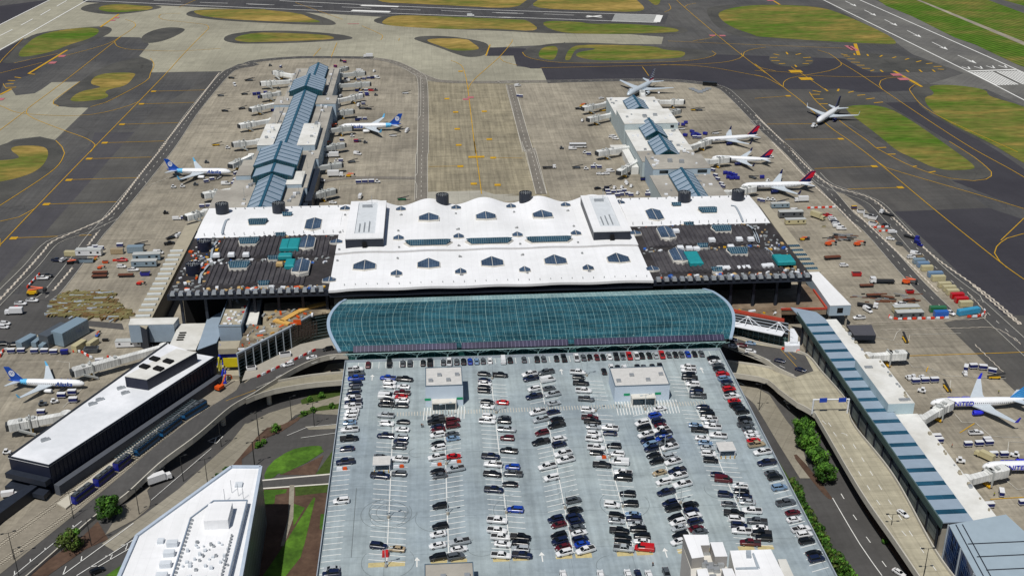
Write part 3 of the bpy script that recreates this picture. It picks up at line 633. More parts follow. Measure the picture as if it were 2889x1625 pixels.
# penthouses with a sunken deck
def penthouse(x0, x1, y0, y1):
    par = P_('penthouse', (lambda m: (m.box(x0, y0, 24, x1, y1, 30.4, 0), m)[1])(MB()), [m_darkw])
    mb = MB(); t = 3.2
    mb.box(x0-.1, y0-.1, 30.403, x1+.1, y0+t+3, 31.0, 0); mb.box(x0-.1, y1-2, 30.403, x1+.1, y1+.1, 31.0, 0); mb.box(x0-.1, y0+t+3.002, 30.403, x0+t+1, y1-2.002, 31.0, 0); mb.box(x1-t-1, y0+t+3.002, 30.403, x1+.1, y1-2.002, 31.0, 0)
    for n_, m_, o_ in (('roof', m_white, mb),): 
        q = o_.build(n_, m_, par); 
    mb = MB(); mb.box(x0+t+1.02, y0+t+3.02, 30.403, x1-t-1.02, y1-2.02, 30.48, 0); mb.build('deck', mat('pale deck', '#c3c8cc', .8, var=.1), par)
    mb = MB(); xm = (x0+x1)/2
    for k in range(3): mb.tube((xm-3+k*2.4, y0+9, 30.8), (xm-3+k*2.4, y0+20+k*1.5, 30.8), .32, n=5)
    mb.box(xm-3, y1-9, 30.5, xm+2, y1-7, 31.5); mb.tube((xm+2, y1-6, 30.5), (xm+2, y1-6, 36), .12); mb.build('pipework', m_steel, par)
    mb = MB(); mb.box(xm-1, y0-1.4, 24, xm+1, y0-.02, 29); mb.build('stair', m_black, par)
penthouse(-45.2, -26.6, 523.3, 576.4); penthouse(78.4, 96.9, 524.3, 576.8)
# exhaust drums
def drum(x, y, z, h=5.6, m=None):
    mb = MB(); n = 24; r = 3.5
    ring = lambda rr, zz: [(x+rr*math.cos(2*math.pi*i/n), y+rr*math.sin(2*math.pi*i/n), zz) for i in range(n)]
    mb.loft([ring(r, z), ring(r, z+h), ring(r-.35, z+h), ring(r-.35, z+.8)], 0)
    for k in range(5): mb.tube((x-2+k, y, z+h-1.6), (x-2+k, y, z+h+.5), .3, n=6, m=1)
    mb.box(x-3.3, y-.15, z+h-.2, x+3.3, y+.15, z+h, 1); mb.box(x-.15, y-3.3, z+h-.4, x+.15, y+3.3, z+h-.22, 1)
    P_('exhaust_drum', mb, [m or m_darkw, m_steel])
for x, y in ((-114, 578.5), (-84, 577.5), (3.5, 584.5), (49, 584.5), (136, 579), (166, 579.5)): drum(x, y, TZ-.3)
for x, y in ((-114.7, 528), (-114.8, 499)): drum(x, y, 24.8, 5.2, m_navy)
# silver hoods along the front of the wings, black fascia under the white roof
mb = MB()
for x0, x1 in ((-121, -52), (101, 172)):
    x = x0
    while x < x1: mb.prism([(x, TYF-1.2), (x+2.2, TYF-1.2), (x+2.2, TYF+2.2), (x, TYF+2.2)], 25.02, 26.3, 0, taper=.8); mb.box(x+2.3, TYF-.6, 25.02, x+3.3, TYF+1, 25.6, 1); x += 3.7
P_('vent_hoods', mb, [m_steel, m_darkw])
mb = MB(); mb.box(TX0, TYF-.5, 22.6, -50.1, TYF+.98, 24.98, 0); mb.box(99.7, TYF-.5, 22.6, TX1+.4, TYF+.98, 24.98, 0); mb.box(-50, TYF+.1, 21.5, 99.6, TYF+1.2, 24.6, 0); P_('fascia', mb, m_darkw)
rr = random.Random(5); mb = MB()   # small vents, anchors and kit on the white roof
for k in range(-2, 3):
    for y in (486, 508, 522, 545, 570): mb.tube((11+30*k+rr.uniform(-1, 1), y, wz(11+30*k, y)), (11+30*k+rr.uniform(-1, 1), y, wz(11+30*k, y)+.7), .55, n=6)
for x in range(-118, 174, 5):
    if not (-50 < x < 100): mb.tube((x, 584, TZ), (x, 584, TZ+.6), .35, n=5)
    mb.tube((x if -45 < x < 98 else x, 478 if -45 < x < 98 else 546, TZ), (x, 478 if -45 < x < 98 else 546, TZ+1.3), .22, n=4)
P_('roof_anchors', mb, mat('roof fitting grey', '#8d8f90', .7))
# kit lying on the black wings
def kit(name, label, cat, boxes, m, z=25.2, h=1.2, k_='roofing kit on the black wings'):
    pass
cl = {'w': mat('white plastic', '#d5d8dc', .6, var=.1), 'y': m_yellow, 'o': m_orange, 't': mat('tan board', '#b59a6c', .8, var=.2), 'g': mat('grey plant', '#8b8f90', .6, var=.2), 'b': mat('blue plastic', '#2b5aa6', .6), 'k': m_black, 'r': m_red}
mb = MB(); mats_ = [cl[c] for c in 'wytogbr']
for k in range(480):
    side = rr.random() < .55
    x = rr.uniform(-120, -52) if side else rr.uniform(101, 173); row = rr.choice([(477, 481), (507, 514), (507, 514), (540, 543.2), (478, 480)])
    y = rr.uniform(*row)
    if rr.random() < .3: x = rr.uniform(-121, -108) if side else rr.uniform(161, 173); y = rr.uniform(478, 540)
    s = rr.choice([.35, .5, .7, 1.1]); mb.xf = Matrix.Translation((x, y, 25.03)) @ Matrix.Rotation(rr.uniform(0, 3), 4, 'Z')
    mb.box(-s, -s*.6, 0, s, s*.6, rr.uniform(.2, .9), rr.choice([0, 0, 0, 1, 2, 2, 2, 4, 4, 4, 4, 4, 4, 4, 4, 5, 2, 3, 0]))
mb.xf = None
tag(mb.build('roofing_materials', mats_), 'loose boards, drums and scraps scattered over the black wing roofs', 'debris', kind='stuff')
def bx(name, label, cat, x0, y0, x1, y1, z0, h, m, group=None, rz=0, tap=1):
    mb = MB(); w, d = (x1-x0)/2, (y1-y0)/2; mb.prism([(-w, -d), (w, -d), (w, d), (-w, d)], 0, h*.75, 0); mb.prism([(-w, -d), (w, -d), (w, d), (-w, d)], h*.752, h, 0, taper=.82)
    o = mb.build(name, m); o.location = ((x0+x1)/2, (y0+y1)/2, z0); o.rotation_euler = (0, 0, rz); return tag(o, label, cat, group)
for lab, t, x, y, w, d in [('teal tarpaulin bundle left of another, left black wing', 'b1', 350, 990, 4, 13), ('larger teal tarpaulin bundle beside the grey skylight, left black wing', 'b1', 438, 985, 5.5, 14), ('small teal tarpaulin bundle on the walkway of the left black wing', 'b1', 355, 1097, 6.5, 4.5),
    ('white and teal bundle beside the lower grey skylight, left wing', 'b1', 400, 1170, 4.5, 9), ('teal tarpaulin bundle beside the grey skylight, right black wing', 'c1', 1875, 1118, 6.5, 15), ('teal tarpaulin bundle at the front right corner of right wing', 'd1', 235, 1130, 4.5, 10), ('second teal tarpaulin bundle at the corner of right wing', 'd1', 315, 1130, 5, 9)]:
    p = at(t, x, y, 27); bx('tarpaulin_bundle', lab, 'tarpaulin', p.x-w/2, p.y-d/2, p.x+w/2, p.y+d/2, 26.6, 2.0, m_tarp, 'teal tarpaulin bundles on the black roofs')
for i, (t, x, y) in enumerate([('a1', 2060, 1090), ('a1', 2200, 1085), ('a1', 2340, 1085), ('c1', 1710, 860), ('c1', 2050, 945), ('c1', 2310, 938), ('c1', 2420, 938), ('c1', 2230, 1010), ('b1', 300, 1175), ('c1', 1750, 1020), ('c1', 1835, 1025), ('c1', 1905, 1030), ('c1', 2130, 1190), ('c1', 2195, 1190), ('c1', 2325, 1190), ('c1', 2385, 1185), ('d1', 100, 1170), ('d1', 150, 1165)]):
    p = at(t, x, y, 27)
    bx('roof_unit', ['white roof unit at the left end of the upper left barrel', 'white roof unit, second along the upper left barrel', 'white roof unit, third along the upper left barrel', 'white roof unit right of the upper grey skylight, right wing', 'white roof unit below the teal skylight, upper right barrel', 'left of two white roof units, end of upper right barrel', 'rightmost white roof unit on the upper right barrel', 'white roof unit on the walkway above the lower right barrel', 'beige roof unit left of the lower grey skylight, left wing', 'left of three white units above the teal bundle, right wing', 'middle of three white units above the teal bundle, right wing', 'right of three white units above the teal bundle, right wing', 'first white unit along the front of the right barrel', 'second white unit along the front of the right barrel', 'third white unit along the front of the right barrel', 'fourth white unit along the front of the right barrel', 'white unit left of the front corner of the right wing', 'white unit beside the teal bundles, right wing corner'][i],
       'roof unit', p.x-1.6, p.y-1.3, p.x+1.6, p.y+1.3, 26.9 if i < 12 else 25.6, 1.7, cl['w'] if i != 8 else cl['t'], 'white roof units on the black wings')
# ================================================================ SIDE WALKWAYS
def bld(name, label, poly, z, wall, roof, base=0, cat='building', parapet=0, group=None, windows=None, org=None):
    """building from a roof outline already in metres at its roof height; wall + roof (+ parapet) parts"""
    P2 = [(p[0], p[1]) for p in poly]; cx = sum(p[0] for p in P2)/len(P2); cy = sum(p[1] for p in P2)/len(P2)
    t = thing(name, label, cat, (cx, cy, base), 0, group)
    mb = MB(); mb.prism(P2, base, z-.25, 0); P_('wall', mb, wall, t)
    mb = MB(); mb.prism([(cx+(a-cx)*1.004, cy+(b-cy)*1.004) for a, b in P2], z-.248, z, 0); P_('roof', mb, roof, t)
    if parapet:
        mb = MB(); n = len(P2)
        for i in range(n):
            a = Vector((*P2[i], z)); b = Vector((*P2[(i+1) % n], z)); ribbon_wall(mb, a, b, parapet)
        P_('parapet', mb, wall, t)
    return t
def ribbon_wall(mb, a, b, h, w=.35):
    d = (b-a).normalized(); nn = Vector((-d.y, d.x, 0))*w/2
    mb.prism([(a+nn)[:2], (b+nn)[:2], (b-nn)[:2], (a-nn)[:2]], a.z+.003, a.z+h, 0)
m_slat = mat('pale roof slats', '#bfc4c4', .5, var=.1)
t = bld('covered_walkway', 'long grey covered walkway with skylight slats left of the terminal', [(-140, 476), (-131.8, 468), (-131, 602), (-138.5, 596)], 12, m_darkw, m_tan)
mb = MB()
for y in [x for x in range(480, 560, 6)]: mb.box(-139.3, y, 12.003, -132.8, y+1.6, 12.7, 0); mb.box(-139.3, y+1.62, 12.003, -132.8, y+2.4, 12.35, 1)
P_('skylight_slats', mb, [m_slat, m_skyd], t)
t = bld('covered_walkway', 'long tan covered walkway with teal skylight slats right of the terminal', [(184.6, 509.2), (191.5, 509.2), (192.2, 606), (186.5, 606)], 12, m_conc, m_tan)
mb = MB()
for y in range(512, 548, 6): mb.box(185.2, y, 12.003, 191.2, y+2.6, 12.3, 0)
P_('skylight_slats', mb, m_skyd, t)
t = bld('link_building', 'white roofed link block with a square window at its end, right of terminal', [(183.3, 470), (193.4, 470), (190.6, 509), (184.4, 509)], 12, m_bluew, m_white, 6.6)
for x, y in ((184.2, 471), (192.4, 471), (185.2, 500), (190, 500)):
    mb = MB(); mb.box(x-.4, y, 0, x+.4, y+.8, 6.59); P_('stilt', mb, m_conc, t)
mb = MB(); mb.box(187.0, 469.9, 8, 189.8, 470.05, 10.6, 0); P_('window', mb, m_black, t)
# ================================================================ PIERS
def ridge_roof(par, x0, x1, y0, y1, ze, zr, step=3.2, gable=True, name='ridge_skylight', front=None):
    xm = (x0+x1)/2; mb = MB()
    mb.face([(x0, y0, ze), (xm, y0, zr), (xm, y1, zr), (x0, y1, ze)], 0); mb.face([(xm, y0, zr), (x1, y0, ze), (x1, y1, ze), (xm, y1, zr)], 0)
    sk = P_(name, mb, m_panel, par)
    mb = MB(); y = y0
    while y < y1-.2:
        for s in (-1, 1):
            xe = x0 if s < 0 else x1
            a = Vector((xe, y, ze+.12)); b = Vector((xm, y, zr+.12)); c = Vector((xm, y+1.0, zr+.12)); d = Vector((xe, y+1.0, ze+.12)); mb.face([a, b, c, d] if s < 0 else [b, a, d, c])
        y += step
    mb.prism([(xm-.8, y0-.2), (xm+.8, y0-.2), (xm+.8, y1), (xm-.8, y1)], zr-.25, zr+.2, 0); mb.box(x0-.4, y0, ze-.5, x0+.1, y1, ze-.02, 0); mb.box(x1-.1, y0, ze-.5, x1+.4, y1, ze-.02, 0)
    o = mb.build('glazing_bars', m_teal, sk)
    mb = MB(); zb = front if front else ze-2
    mb.face([(x0, y0+.02, zb), (x1, y0+.02, zb), (x1, y0+.02, ze), (xm, y0+.02, zr), (x0, y0+.02, ze)], 0); mb.face([(x0, y1-.02, zb), (x0, y1-.02, ze), (xm, y1-.02, zr), (x1, y1-.02, ze), (x1, y1-.02, zb)], 0)
    mb.face([(x0, y0, zb), (x0, y0, ze), (x0, y1, ze), (x0, y1, zb)], 0); mb.face([(x1, y0, zb), (x1, y1, zb), (x1, y1, ze), (x1, y0, ze)], 0)
    P_('clerestory_glass', mb, glass_mat('clerestory glass', '#123843', (1.4, 9), '#1f5a62', .2, 'xz') if 'clerestory glass' not in _mats else _mats['clerestory glass'], par)
pc = thing('left_pier_building'.replace('left_', ''), 'left concourse pier with a long blue ridge skylight down its roof', 'building', (-97, 780, 0))
def blk(par, x0, x1, y0, y1, z, wall, roof, base=0, nm='wing'):
    mb = MB(); mb.box(x0, y0, base, x1, y1, z-.22, 0); w_ = P_('wall', mb, wall, par); mb = MB(); mb.box(x0-.15, y0-.15, z-.218, x1+.15, y1+.15, z, 0); P_('roof', mb, roof, par)
blk(pc, -114.3, -78.1, 862, 960, 12, m_bluew, m_wgrey); blk(pc, -118.9, -73, 838.5, 861.6, 14, m_bluew, m_wgrey); blk(pc, -117.5, -75.5, 712, 838, 12, m_bluew, m_wgrey); blk(pc, -123, -77.5, 655, 711.6, 12, m_bluew, m_wgrey); blk(pc, -130.5, -79.4, 588, 654.6, 12, m_bluew, m_wgrey)
blk(pc, -116.7, -106.5, 730.5, 780, 16, m_bluew, m_lroof, 11.9); blk(pc, -90.5, -78.9, 729, 779.5, 16, m_bluew, m_lroof, 11.9); blk(pc, -90, -80.5, 654.7, 679, 14.5, m_bluew, m_lroof, 11.9); blk(pc, -122, -113, 672, 690, 15, m_bluew, m_wgrey, 11.9)
ridge_roof(pc, -102.5, -87.4, 905, 955, 14.5, 18, 7); ridge_roof(pc, -109.5, -84.4, 862, 900, 17.5, 22, 6.4, front=13); ridge_roof(pc, -106, -88.6, 718, 861, 15, 19, 8.4)
ridge_roof(pc, -112, -85.5, 680, 717, 18, 22.3, 7.4, front=12); ridge_roof(pc, -110.5, -87, 663, 679.8, 16.5, 20, 30, front=12); ridge_roof(pc, -107.2, -90, 600, 662.8, 14.5, 18.5, 8.4)
mb = MB(); rr = random.Random(3)
for k in range(70):
    x = rr.choice([rr.uniform(-114, -108), rr.uniform(-86, -79)]); y = rr.uniform(600, 950); s = rr.uniform(.4, 1.2); mb.box(x-s, y-s, 12 if not (838 < y < 862) else 14, x+s, y+s, 12.3+rr.uniform(.3, 1.2)+(2 if 838 < y < 862 else 0)+(4 if 729 < y < 780 else 0), rr.choice([0, 1]))
for y in range(640, 950, 26):
    for x in (-112.5, -80.5): mb.tube((x, y, 12), (x, y, 18), .13, n=4)
P_('roof_fittings', mb, [m_steel, cl['w']], pc)
mb = MB()
for x in (-111, -82.5):
    for y0_, y1_ in ((866, 956), (782, 836)): mb.box(x-.25, y0_, 12.003, x+.25, y1_, 12.12)
P_('roof_seams', mb, m_darkw, pc)
mb = MB(); mb.box(-77.45, 640, 0, -73.5, 700, 9, 0); mb.box(-79.4, 606, 0, -75.5, 639.5, 8, 0); P_('side_wing', mb, m_darkw, pc)
pd = thing('pier_building', 'right concourse pier with pale roofs and four blue ridge skylights', 'building', (152, 740, 0))
m_pdw = mat('pale pier wall', '#aab6b8', .7, var=.08, scale=.3)
blk(pd, 133.2, 170.4, 798, 848, 12, m_pdw, m_lroof); blk(pd, 133, 171, 761, 797.8, 16.5, m_pdw, m_lroof); blk(pd, 133.4, 170.8, 713, 760.8, 12, m_pdw, m_lroof); blk(pd, 133.6, 171, 691.4, 712.8, 11.6, m_pdw, m_wgrey); blk(pd, 135, 171.2, 663, 691.2, 16, m_bluew, m_wgrey); blk(pd, 133, 172, 588, 662.8, 12, m_pdw, m_wgrey)
ridge_roof(pd, 143.5, 158.5, 800, 832, 14, 18, 7.2); ridge_roof(pd, 143.5, 158.5, 736, 768, 14, 18.5, 7.2, front=12); ridge_roof(pd, 143.5, 158.5, 694, 728, 14, 18.5, 7.2, front=12); ridge_roof(pd, 144, 159, 600, 659, 14, 18, 7.2)
mb = MB()
for k in range(60):
    y = rr.uniform(600, 845); x = rr.choice([rr.uniform(135, 142), rr.uniform(160, 169)]); zz = 16.5 if 761 < y < 797 else 16 if 663 < y < 691 else 12; s = rr.uniform(.4, 1.1); mb.box(x-s, y-s, zz, x+s, y+s, zz+rr.uniform(.3, 1.2), rr.choice([0, 1]))
for x, y in ((150, 778), (158, 780), (150, 776), (148, 676), (155, 674)): mb.box(x-1.4, y-1.2, 16, x+1.4, y+1.2, 18)
P_('roof_fittings', mb, [m_steel, cl['w']], pd)
mb = MB(); mb.box(139, 662.9, 12.9, 144.5, 662.98, 15, 0); mb.box(163, 662.9, 12.9, 169, 662.98, 15, 0); mb.box(165.5, 760.9, 13, 168, 760.98, 15, 0); P_('window', mb, m_bronze, pd)
mb = MB(); mb.box(121.5, 742, 0, 132.9, 751, 4.5); mb.box(128, 700, 0, 132.9, 741, 5); P_('low_annexe', mb, m_lroof, pd)
# ================================================================ GLASS CANOPY
can = thing('glass_canopy', 'huge arched teal glass canopy between the terminal and the parking deck', 'canopy', (38, 430, 23.5))
CY0, CY1 = 408.6, 452.8
def cz(v): return 28.0+4.2*math.sin(min(1, v*1.12)*math.pi/2)**.9-(8*(v-.89) if v > .89 else 0)
def cx0(v): return -39.8-5.8*math.sin(math.pi*min(1, v*1.02))
def cx1(v): return 118.6-3*v+6.8*math.sin(math.pi*min(1, v*.95))
def cp(u, v, dz=0): a, b = cx0(v), cx1(v); return Vector((a+(b-a)*u, CY0+(CY1-CY0)*v-(v*v*2), cz(v)+dz))
NU, NV = 104, 26
gm = bpy.data.materials.new('canopy glass'); gm.use_nodes = True; n = gm.node_tree; b = n.nodes['Principled BSDF']; L = n.links.new
b.inputs['Roughness'].default_value = .2; b.inputs['Specular IOR Level'].default_value = .35
g_ = n.nodes.new('ShaderNodeNewGeometry'); br = n.nodes.new('ShaderNodeTexBrick'); br.offset = 0; br.inputs['Scale'].default_value = 1; br.inputs['Brick Width'].default_value = 1.52; br.inputs['Row Height'].default_value = .95; br.inputs['Mortar Size'].default_value = .055; br.inputs['Mortar Smooth'].default_value = .4
br.inputs['Color1'].default_value = (*hexc('#1c4a57'), 1); br.inputs['Color2'].default_value = (*hexc('#163b47'), 1); br.inputs['Mortar'].default_value = (*hexc('#5a8388'), 1)
L(g_.outputs['Position'], br.inputs['Vector'])
t1 = n.nodes.new('ShaderNodeTexNoise'); t1.inputs['Scale'].default_value = 1; t1.inputs['Detail'].default_value = 7; mp = n.nodes.new('ShaderNodeMapping'); mp.inputs['Scale'].default_value = (.06, .3, .3); L(g_.outputs['Position'], mp.inputs[0]); L(mp.outputs[0], t1.inputs['Vector'])
r1 = n.nodes.new('ShaderNodeMapRange'); r1.inputs[1].default_value = .3; r1.inputs[2].default_value = .7; r1.inputs[3].default_value = .55; r1.inputs[4].default_value = 1.5; L(t1.outputs[0], r1.inputs[0])
v1 = n.nodes.new('ShaderNodeVectorMath'); v1.operation = 'SCALE'; L(br.outputs[0], v1.inputs[0]); L(r1.outputs[0], v1.inputs['Scale']); L(v1.outputs[0], b.inputs['Base Color'])
mb = MB(); bse = 0
for j in range(NV+1):
    for i in range(NU+1): mb.vert(cp(i/NU, j/NV))
for j in range(NV):
    for i in range(NU): a = j*(NU+1)+i; mb.f.append([a, a+1, a+NU+2, a+NU+1]); mb.m.append(1 if j >= NV-4 else 0)
P_('glass_vault', mb, [gm, glass_mat('frosted vault crest', '#7f9c9c', (1.52, .95), '#a9bcba', .4, lw=.06, c2='#65858a')], can, smooth=True)
m_tframe = mat('pale teal steel', '#7f9d9c', .5, var=.12)
mb = MB()
for i in range(0, NU+1, 2):
    w = .1 if i % 8 else .15
    p = [cp(i/NU, j/NV, .12) for j in range(NV+1)]; ribbon(mb, p, w)
for j in range(0, NV+1, 2):
    p = [cp(i/NU, j/NV, .1) for i in range(0, NU+1, 4)]
    for a, b_ in zip(p, p[1:]): mb.tube(a, b_, .03, n=4)
P_('ribs', mb, m_tframe, can)
for s, f in ((-1, cx0), (1, cx1)):
    mb = MB()
    e = [Vector((f(j/NV), cp(0, j/NV).y, cz(j/NV))) for j in range(NV+1)]
    for a, b_ in zip(e, e[1:]):
        o1, o2 = Vector((s*1.3, 0, 0)), Vector((0, 0, .35)); mb.loft([[a-o2, a+o1-o2, a+o1+o2, a+o2], [b_-o2, b_+o1-o2, b_+o1+o2, b_+o2]], 0)
    P_('end_frame', mb, mat('pale blue edge trim', '#8fa3b5', .5), can)
m_solar = glass_mat('solar panels', '#2f2e45', (1.6, 9), '#77748a', .25, lw=.08, c2='#3a374c')
mb = MB()
for x0, x1 in ((-35, 6.5), (8.6, 52), (54.5, 116.5)):
    mb.face([(x0, CY0-.9, 28.0), (x1, CY0-.9, 28.0), (x1, CY0+1.3, 29.6), (x0, CY0+1.3, 29.6)], 0); mb.face([(x0, CY0-.9, 27.9), (x0, CY0+1.3, 29.5), (x1, CY0+1.3, 29.5), (x1, CY0-.9, 27.9)], 0)
P_('solar_strip', mb, m_solar, can)
mb = MB()
for k in range(13):
    x = -34+k*12.3
    mb.tube((x, 408.4, 23.5), (x, 408.4, 25.2), .4, .3, 8)
    for dx in (-5, -3, -1.2, 1.2, 3, 5): mb.tube((x, 408.4, 25.2), (x+dx, 407.2, 27.3), .16, .12, 5)
    mb.tube((x, 408.4, 24.6), (x+3, 413, 29), .18, .14, 5); mb.tube((x, 408.4, 24.6), (x-3, 413, 29), .18, .14, 5)
mb.tube((-38, 407.6, 27.2), (117, 407.6, 27.2), .22, n=6); mb.tube((-38, 409.4, 26.4), (117, 409.4, 26.4), .2, n=6)
P_('tree_struts', mb, m_tframe, can)
mb = MB(); mb.box(-37, 409.6, 8, 116, 410, 27.5); P_('glass_wall', mb, glass_mat('teal curtain glass', '#1d4a48', (2.4, 1.5), '#55837f', .2, 'xz'), can)
mb = MB()
for x in (-37, 116):
    mb.box(x-.2, 410.02, 8, x+.2, 440, 28)
P_('side_glass', mb, glass_mat('side glass', '#16323a', (9, 2), '#4b7078', .2, 'yz'), can)
m_gdeck = mat('pale underside', '#6c7676', .8)
# ================================================================ PARKING GARAGE
GX0, GX1, GY0, GY1, GZ = -38.3, 114.6, 236.0, 407.4, 23.5
gar = thing('parking_garage', 'large parking structure with a pale blue-grey rooftop deck full of cars', 'parking garage', (38, 320, 0))
m_deck = ground_mat('painted deck', '#98a3a5', c2='#87939a', streak=.2, var=.14, slab=18.8, slabvar=.03, spots=.1, scale2=.02)
mb = MB(); mb.box(GX0, GY0, 0, GX1, GY1, GZ-.62, 0); P_('wall', mb, m_conc, gar)
mb = MB(); mb.box(GX0-.1, GY0, GZ-.6, GX1+.1, GY1+.1, GZ, 0); P_('deck', mb, m_deck, gar)
mb = MB()
for x in (GX0, GX1): mb.box(x-.12, GY0, GZ+.003, x+.12, GY1, GZ+1.15)
mb.box(GX0, GY1-.1, GZ+.003, GX1, GY1+.1, GZ+1.1); P_('parapet', mb, m_gutter, gar)
mb = MB(); z = GZ+.012
def fl(x0, y0, x1, y1, w=.13, m=0, dz=0):
    ribbon(mb, [Vector((x0, y0, z+dz)), Vector((x1, y1, z+dz))], w, 0, m)
ROWX = [-18.0, .7, 19.5, 38.6, 57.3, 76.0, 94.8]; ANG = [-.2, .2, -.2, .3, -.2, .3, -.2]
for i, rx in enumerate(ROWX):
    y = 279.5
    segs = [(279.5, 362), (368.5, 388)]
    fl(rx, 279.5, rx, 361, .28, 2, .004); 
    if i not in (1, 4, 5): fl(rx, 369, rx, 388, .28, 2, .004)
    k = math.tan(ANG[i])
    while y < 388:
        if not (360.5 < y < 368.5) and not (i in (1, 4, 5) and y > 366 and not (i == 4)):
            for s in (-1, 1):
                fl(rx+s*.2, y+s*.2*k, rx+s*5.6, y+s*5.6*k+(.0), .24, 2)
        y += 2.87
    for s in (-1, 1): fl(rx+s*3, 276.8, rx+s*3.01, 279, 5, 1, -.004)
y = 266
while y < 400:
    fl(GX0+.6, y, GX0+6.4, y+.6, .24, 2); fl(GX1-.6, y+1.2, GX1-6.2, y-.6, .24, 2); y += 2.87
x = -33
while x < 112: fl(x, 401.8, x, 406.9, .2, 2); x += 2.75
x = -16.5
while x < 99:
    fl(x, 364, x, 367, .3, 0); x += 1.05
for x0 in (-7, 65):
    x = x0
    while x < x0+(16 if x0 < 0 else 24): fl(x, 360.5 if x0 < 0 else 359, x+.5, 369.5 if x0 < 0 else 369, .28, 2); x += 1.15
for t, x_, y_ in (('b3', 1605, 1310), ('c3', 435, 1260), ('c3', 1610, 1220), ('b2', 1180, 890), ('c2', 620, 835), ('c2', 1955, 820)):
    p = at(t, x_, y_, GZ); fl(p.x, p.y-2.5, p.x, p.y+.6, .35, 2); mb.face([(p.x-.9, p.y+.5, z), (p.x+.9, p.y+.5, z), (p.x, p.y+2.2, z)], 2)
for s in ('c3 960,965 1180,1240', ):
    pass
P_('stall_markings', mb, [m_fwht, mat('yellow hatch paint', '#b3a679', .85, var=.2, scale=.8), m_wht], gar)
m_tm = mat('tyre mark grey', '#646c6e', .9); rr = random.Random(11)      # tyre marks swept on the deck
def circ(cx_, cy_, r, a0, a1, w=.22, ex=1):
    p = [Vector((cx_+r*math.cos(a0+(a1-a0)*i/30)*ex, cy_+r*math.sin(a0+(a1-a0)*i/30), GZ+.03+rr.random()*.01)) for i in range(31)]
    for q in p: q.z = p[0].z
    mb = MB(); ribbon(mb, p, w); P_('tyre_mark', mb, m_tm, gar)
cc = at('b3', 1320, 860, GZ)
for k in range(5): circ(cc.x+rr.uniform(-2, 2), cc.y+rr.uniform(-2, 2), rr.uniform(4, 8.5), rr.uniform(0, 3), rr.uniform(5, 8.5), .13)
for t, x_, y_, r in (('b3', 1605, 275, 2.8), ('b3', 1800, 900, 7), ('b3', 2220, 1170, 4.5), ('c3', 1220, 760, 8), ('c3', 1110, 1350, 5), ('b3', 1330, 1310, 8), ('c3', 180, 820, 7), ('c3', 2150, 620, 6), ('c2', 2150, 1050, 12)):
    p = at(t, x_, y_, GZ); circ(p.x, p.y, r, rr.uniform(0, 3), rr.uniform(4, 7), .12)
mb = MB(); ribbon(mb, [at('b3', 1030, 610, GZ)+Vector((0, 0, .03)), at('b3', 980, 1270, GZ)+Vector((0, 0, .03))], .22)
P_('drain_line', mb, m_tm, gar)
# lift lobbies and shelters on the deck
m_lobby = mat('pale blue stucco', '#bac7d4', .8, var=.04, scale=.3)
m_glassd = mat('dark door glass', '#20303a', .12, spec=.6)
m_lgr = mat('lobby roof grey', '#bdbcb9', .9, var=.12, scale=.6)
def lobby(label, x0, y0, x1, y1, h, roofm, dx0, dx1, green=True):
    t = thing('lift_lobby', label, 'lobby', ((x0+x1)/2, (y0+y1)/2, GZ), 0, 'lift lobbies on the parking deck')
    mb = MB(); mb.box(x0, y0, GZ, x1, y1, GZ+h-.3); P_('wall', mb, m_lobby, t)
    mb = MB(); mb.box(x0+.3, y0+.3, GZ+h-.298, x1-.3, y1-.3, GZ+h-.1); P_('roof', mb, roofm, t)
    mb = MB(); 
    for a in ((x0, y0, x1, y0+.28), (x0, y1-.28, x1, y1), (x0, y0+.282, x0+.28, y1-.282), (x1-.28, y0+.282, x1, y1-.282)): mb.box(a[0], a[1], GZ+h-.298, a[2], a[3], GZ+h+.12)
    P_('coping', mb, mat('dark coping', '#5b6b78', .6), t)
    mb = MB(); mb.box(dx0, y0-3.2, GZ+2.7, dx1, y0-.01, GZ+3.1); mb.box(dx0-.35, y0-3.2, GZ, dx0-.02, y0-.01, GZ+3.1); mb.box(dx1+.02, y0-3.2, GZ, dx1+.35, y0-.01, GZ+3.1); P_('porch', mb, m_curb, t)
    mb = MB(); xm = (dx0+dx1)/2; mb.box(dx0+.1, y0-3.0, GZ+.1, xm-.1, y0-2.9, GZ+2.6); mb.box(xm+.1, y0-3.0, GZ+.1, dx1-.1, y0-2.9, GZ+2.6); P_('door', mb, m_glassd, t)
    if green:
        for a in (dx0-3, dx1+.6):
            mb = MB(); mb.box(a, y0-.06, GZ+2.5, a+2.3, y0-.01, GZ+3.5); P_('sign', mb, mat('green sign', '#1f8f63', .5), t)
    mb = MB()
    for k in range(4):
        xx = x0+2+(x1-x0-4)*k/3; mb.box(xx-.8, y0+3+k % 2*4, GZ+h-.1, xx+.8, y0+4.6+k % 2*4, GZ+h+.7)
    P_('roof_units', mb, m_steel, t)
lobby('tall pale blue lift lobby with green signs, left part of the parking deck', -6, 370.4, 8.0, 384.8, 8.7, m_lgr, -3.4, 5)
lobby('wide low pale lift lobby with green signs, right part of the parking deck', 65, 368.8, 85.9, 383.3, 6.7, m_lgr, 71.5, 79.8)
lobby('flat roofed lift lobby cut by the bottom edge of the photo', -6.5, 256, 7.8, 270.2, 5.5, m_wgrey, -3, 4, False)
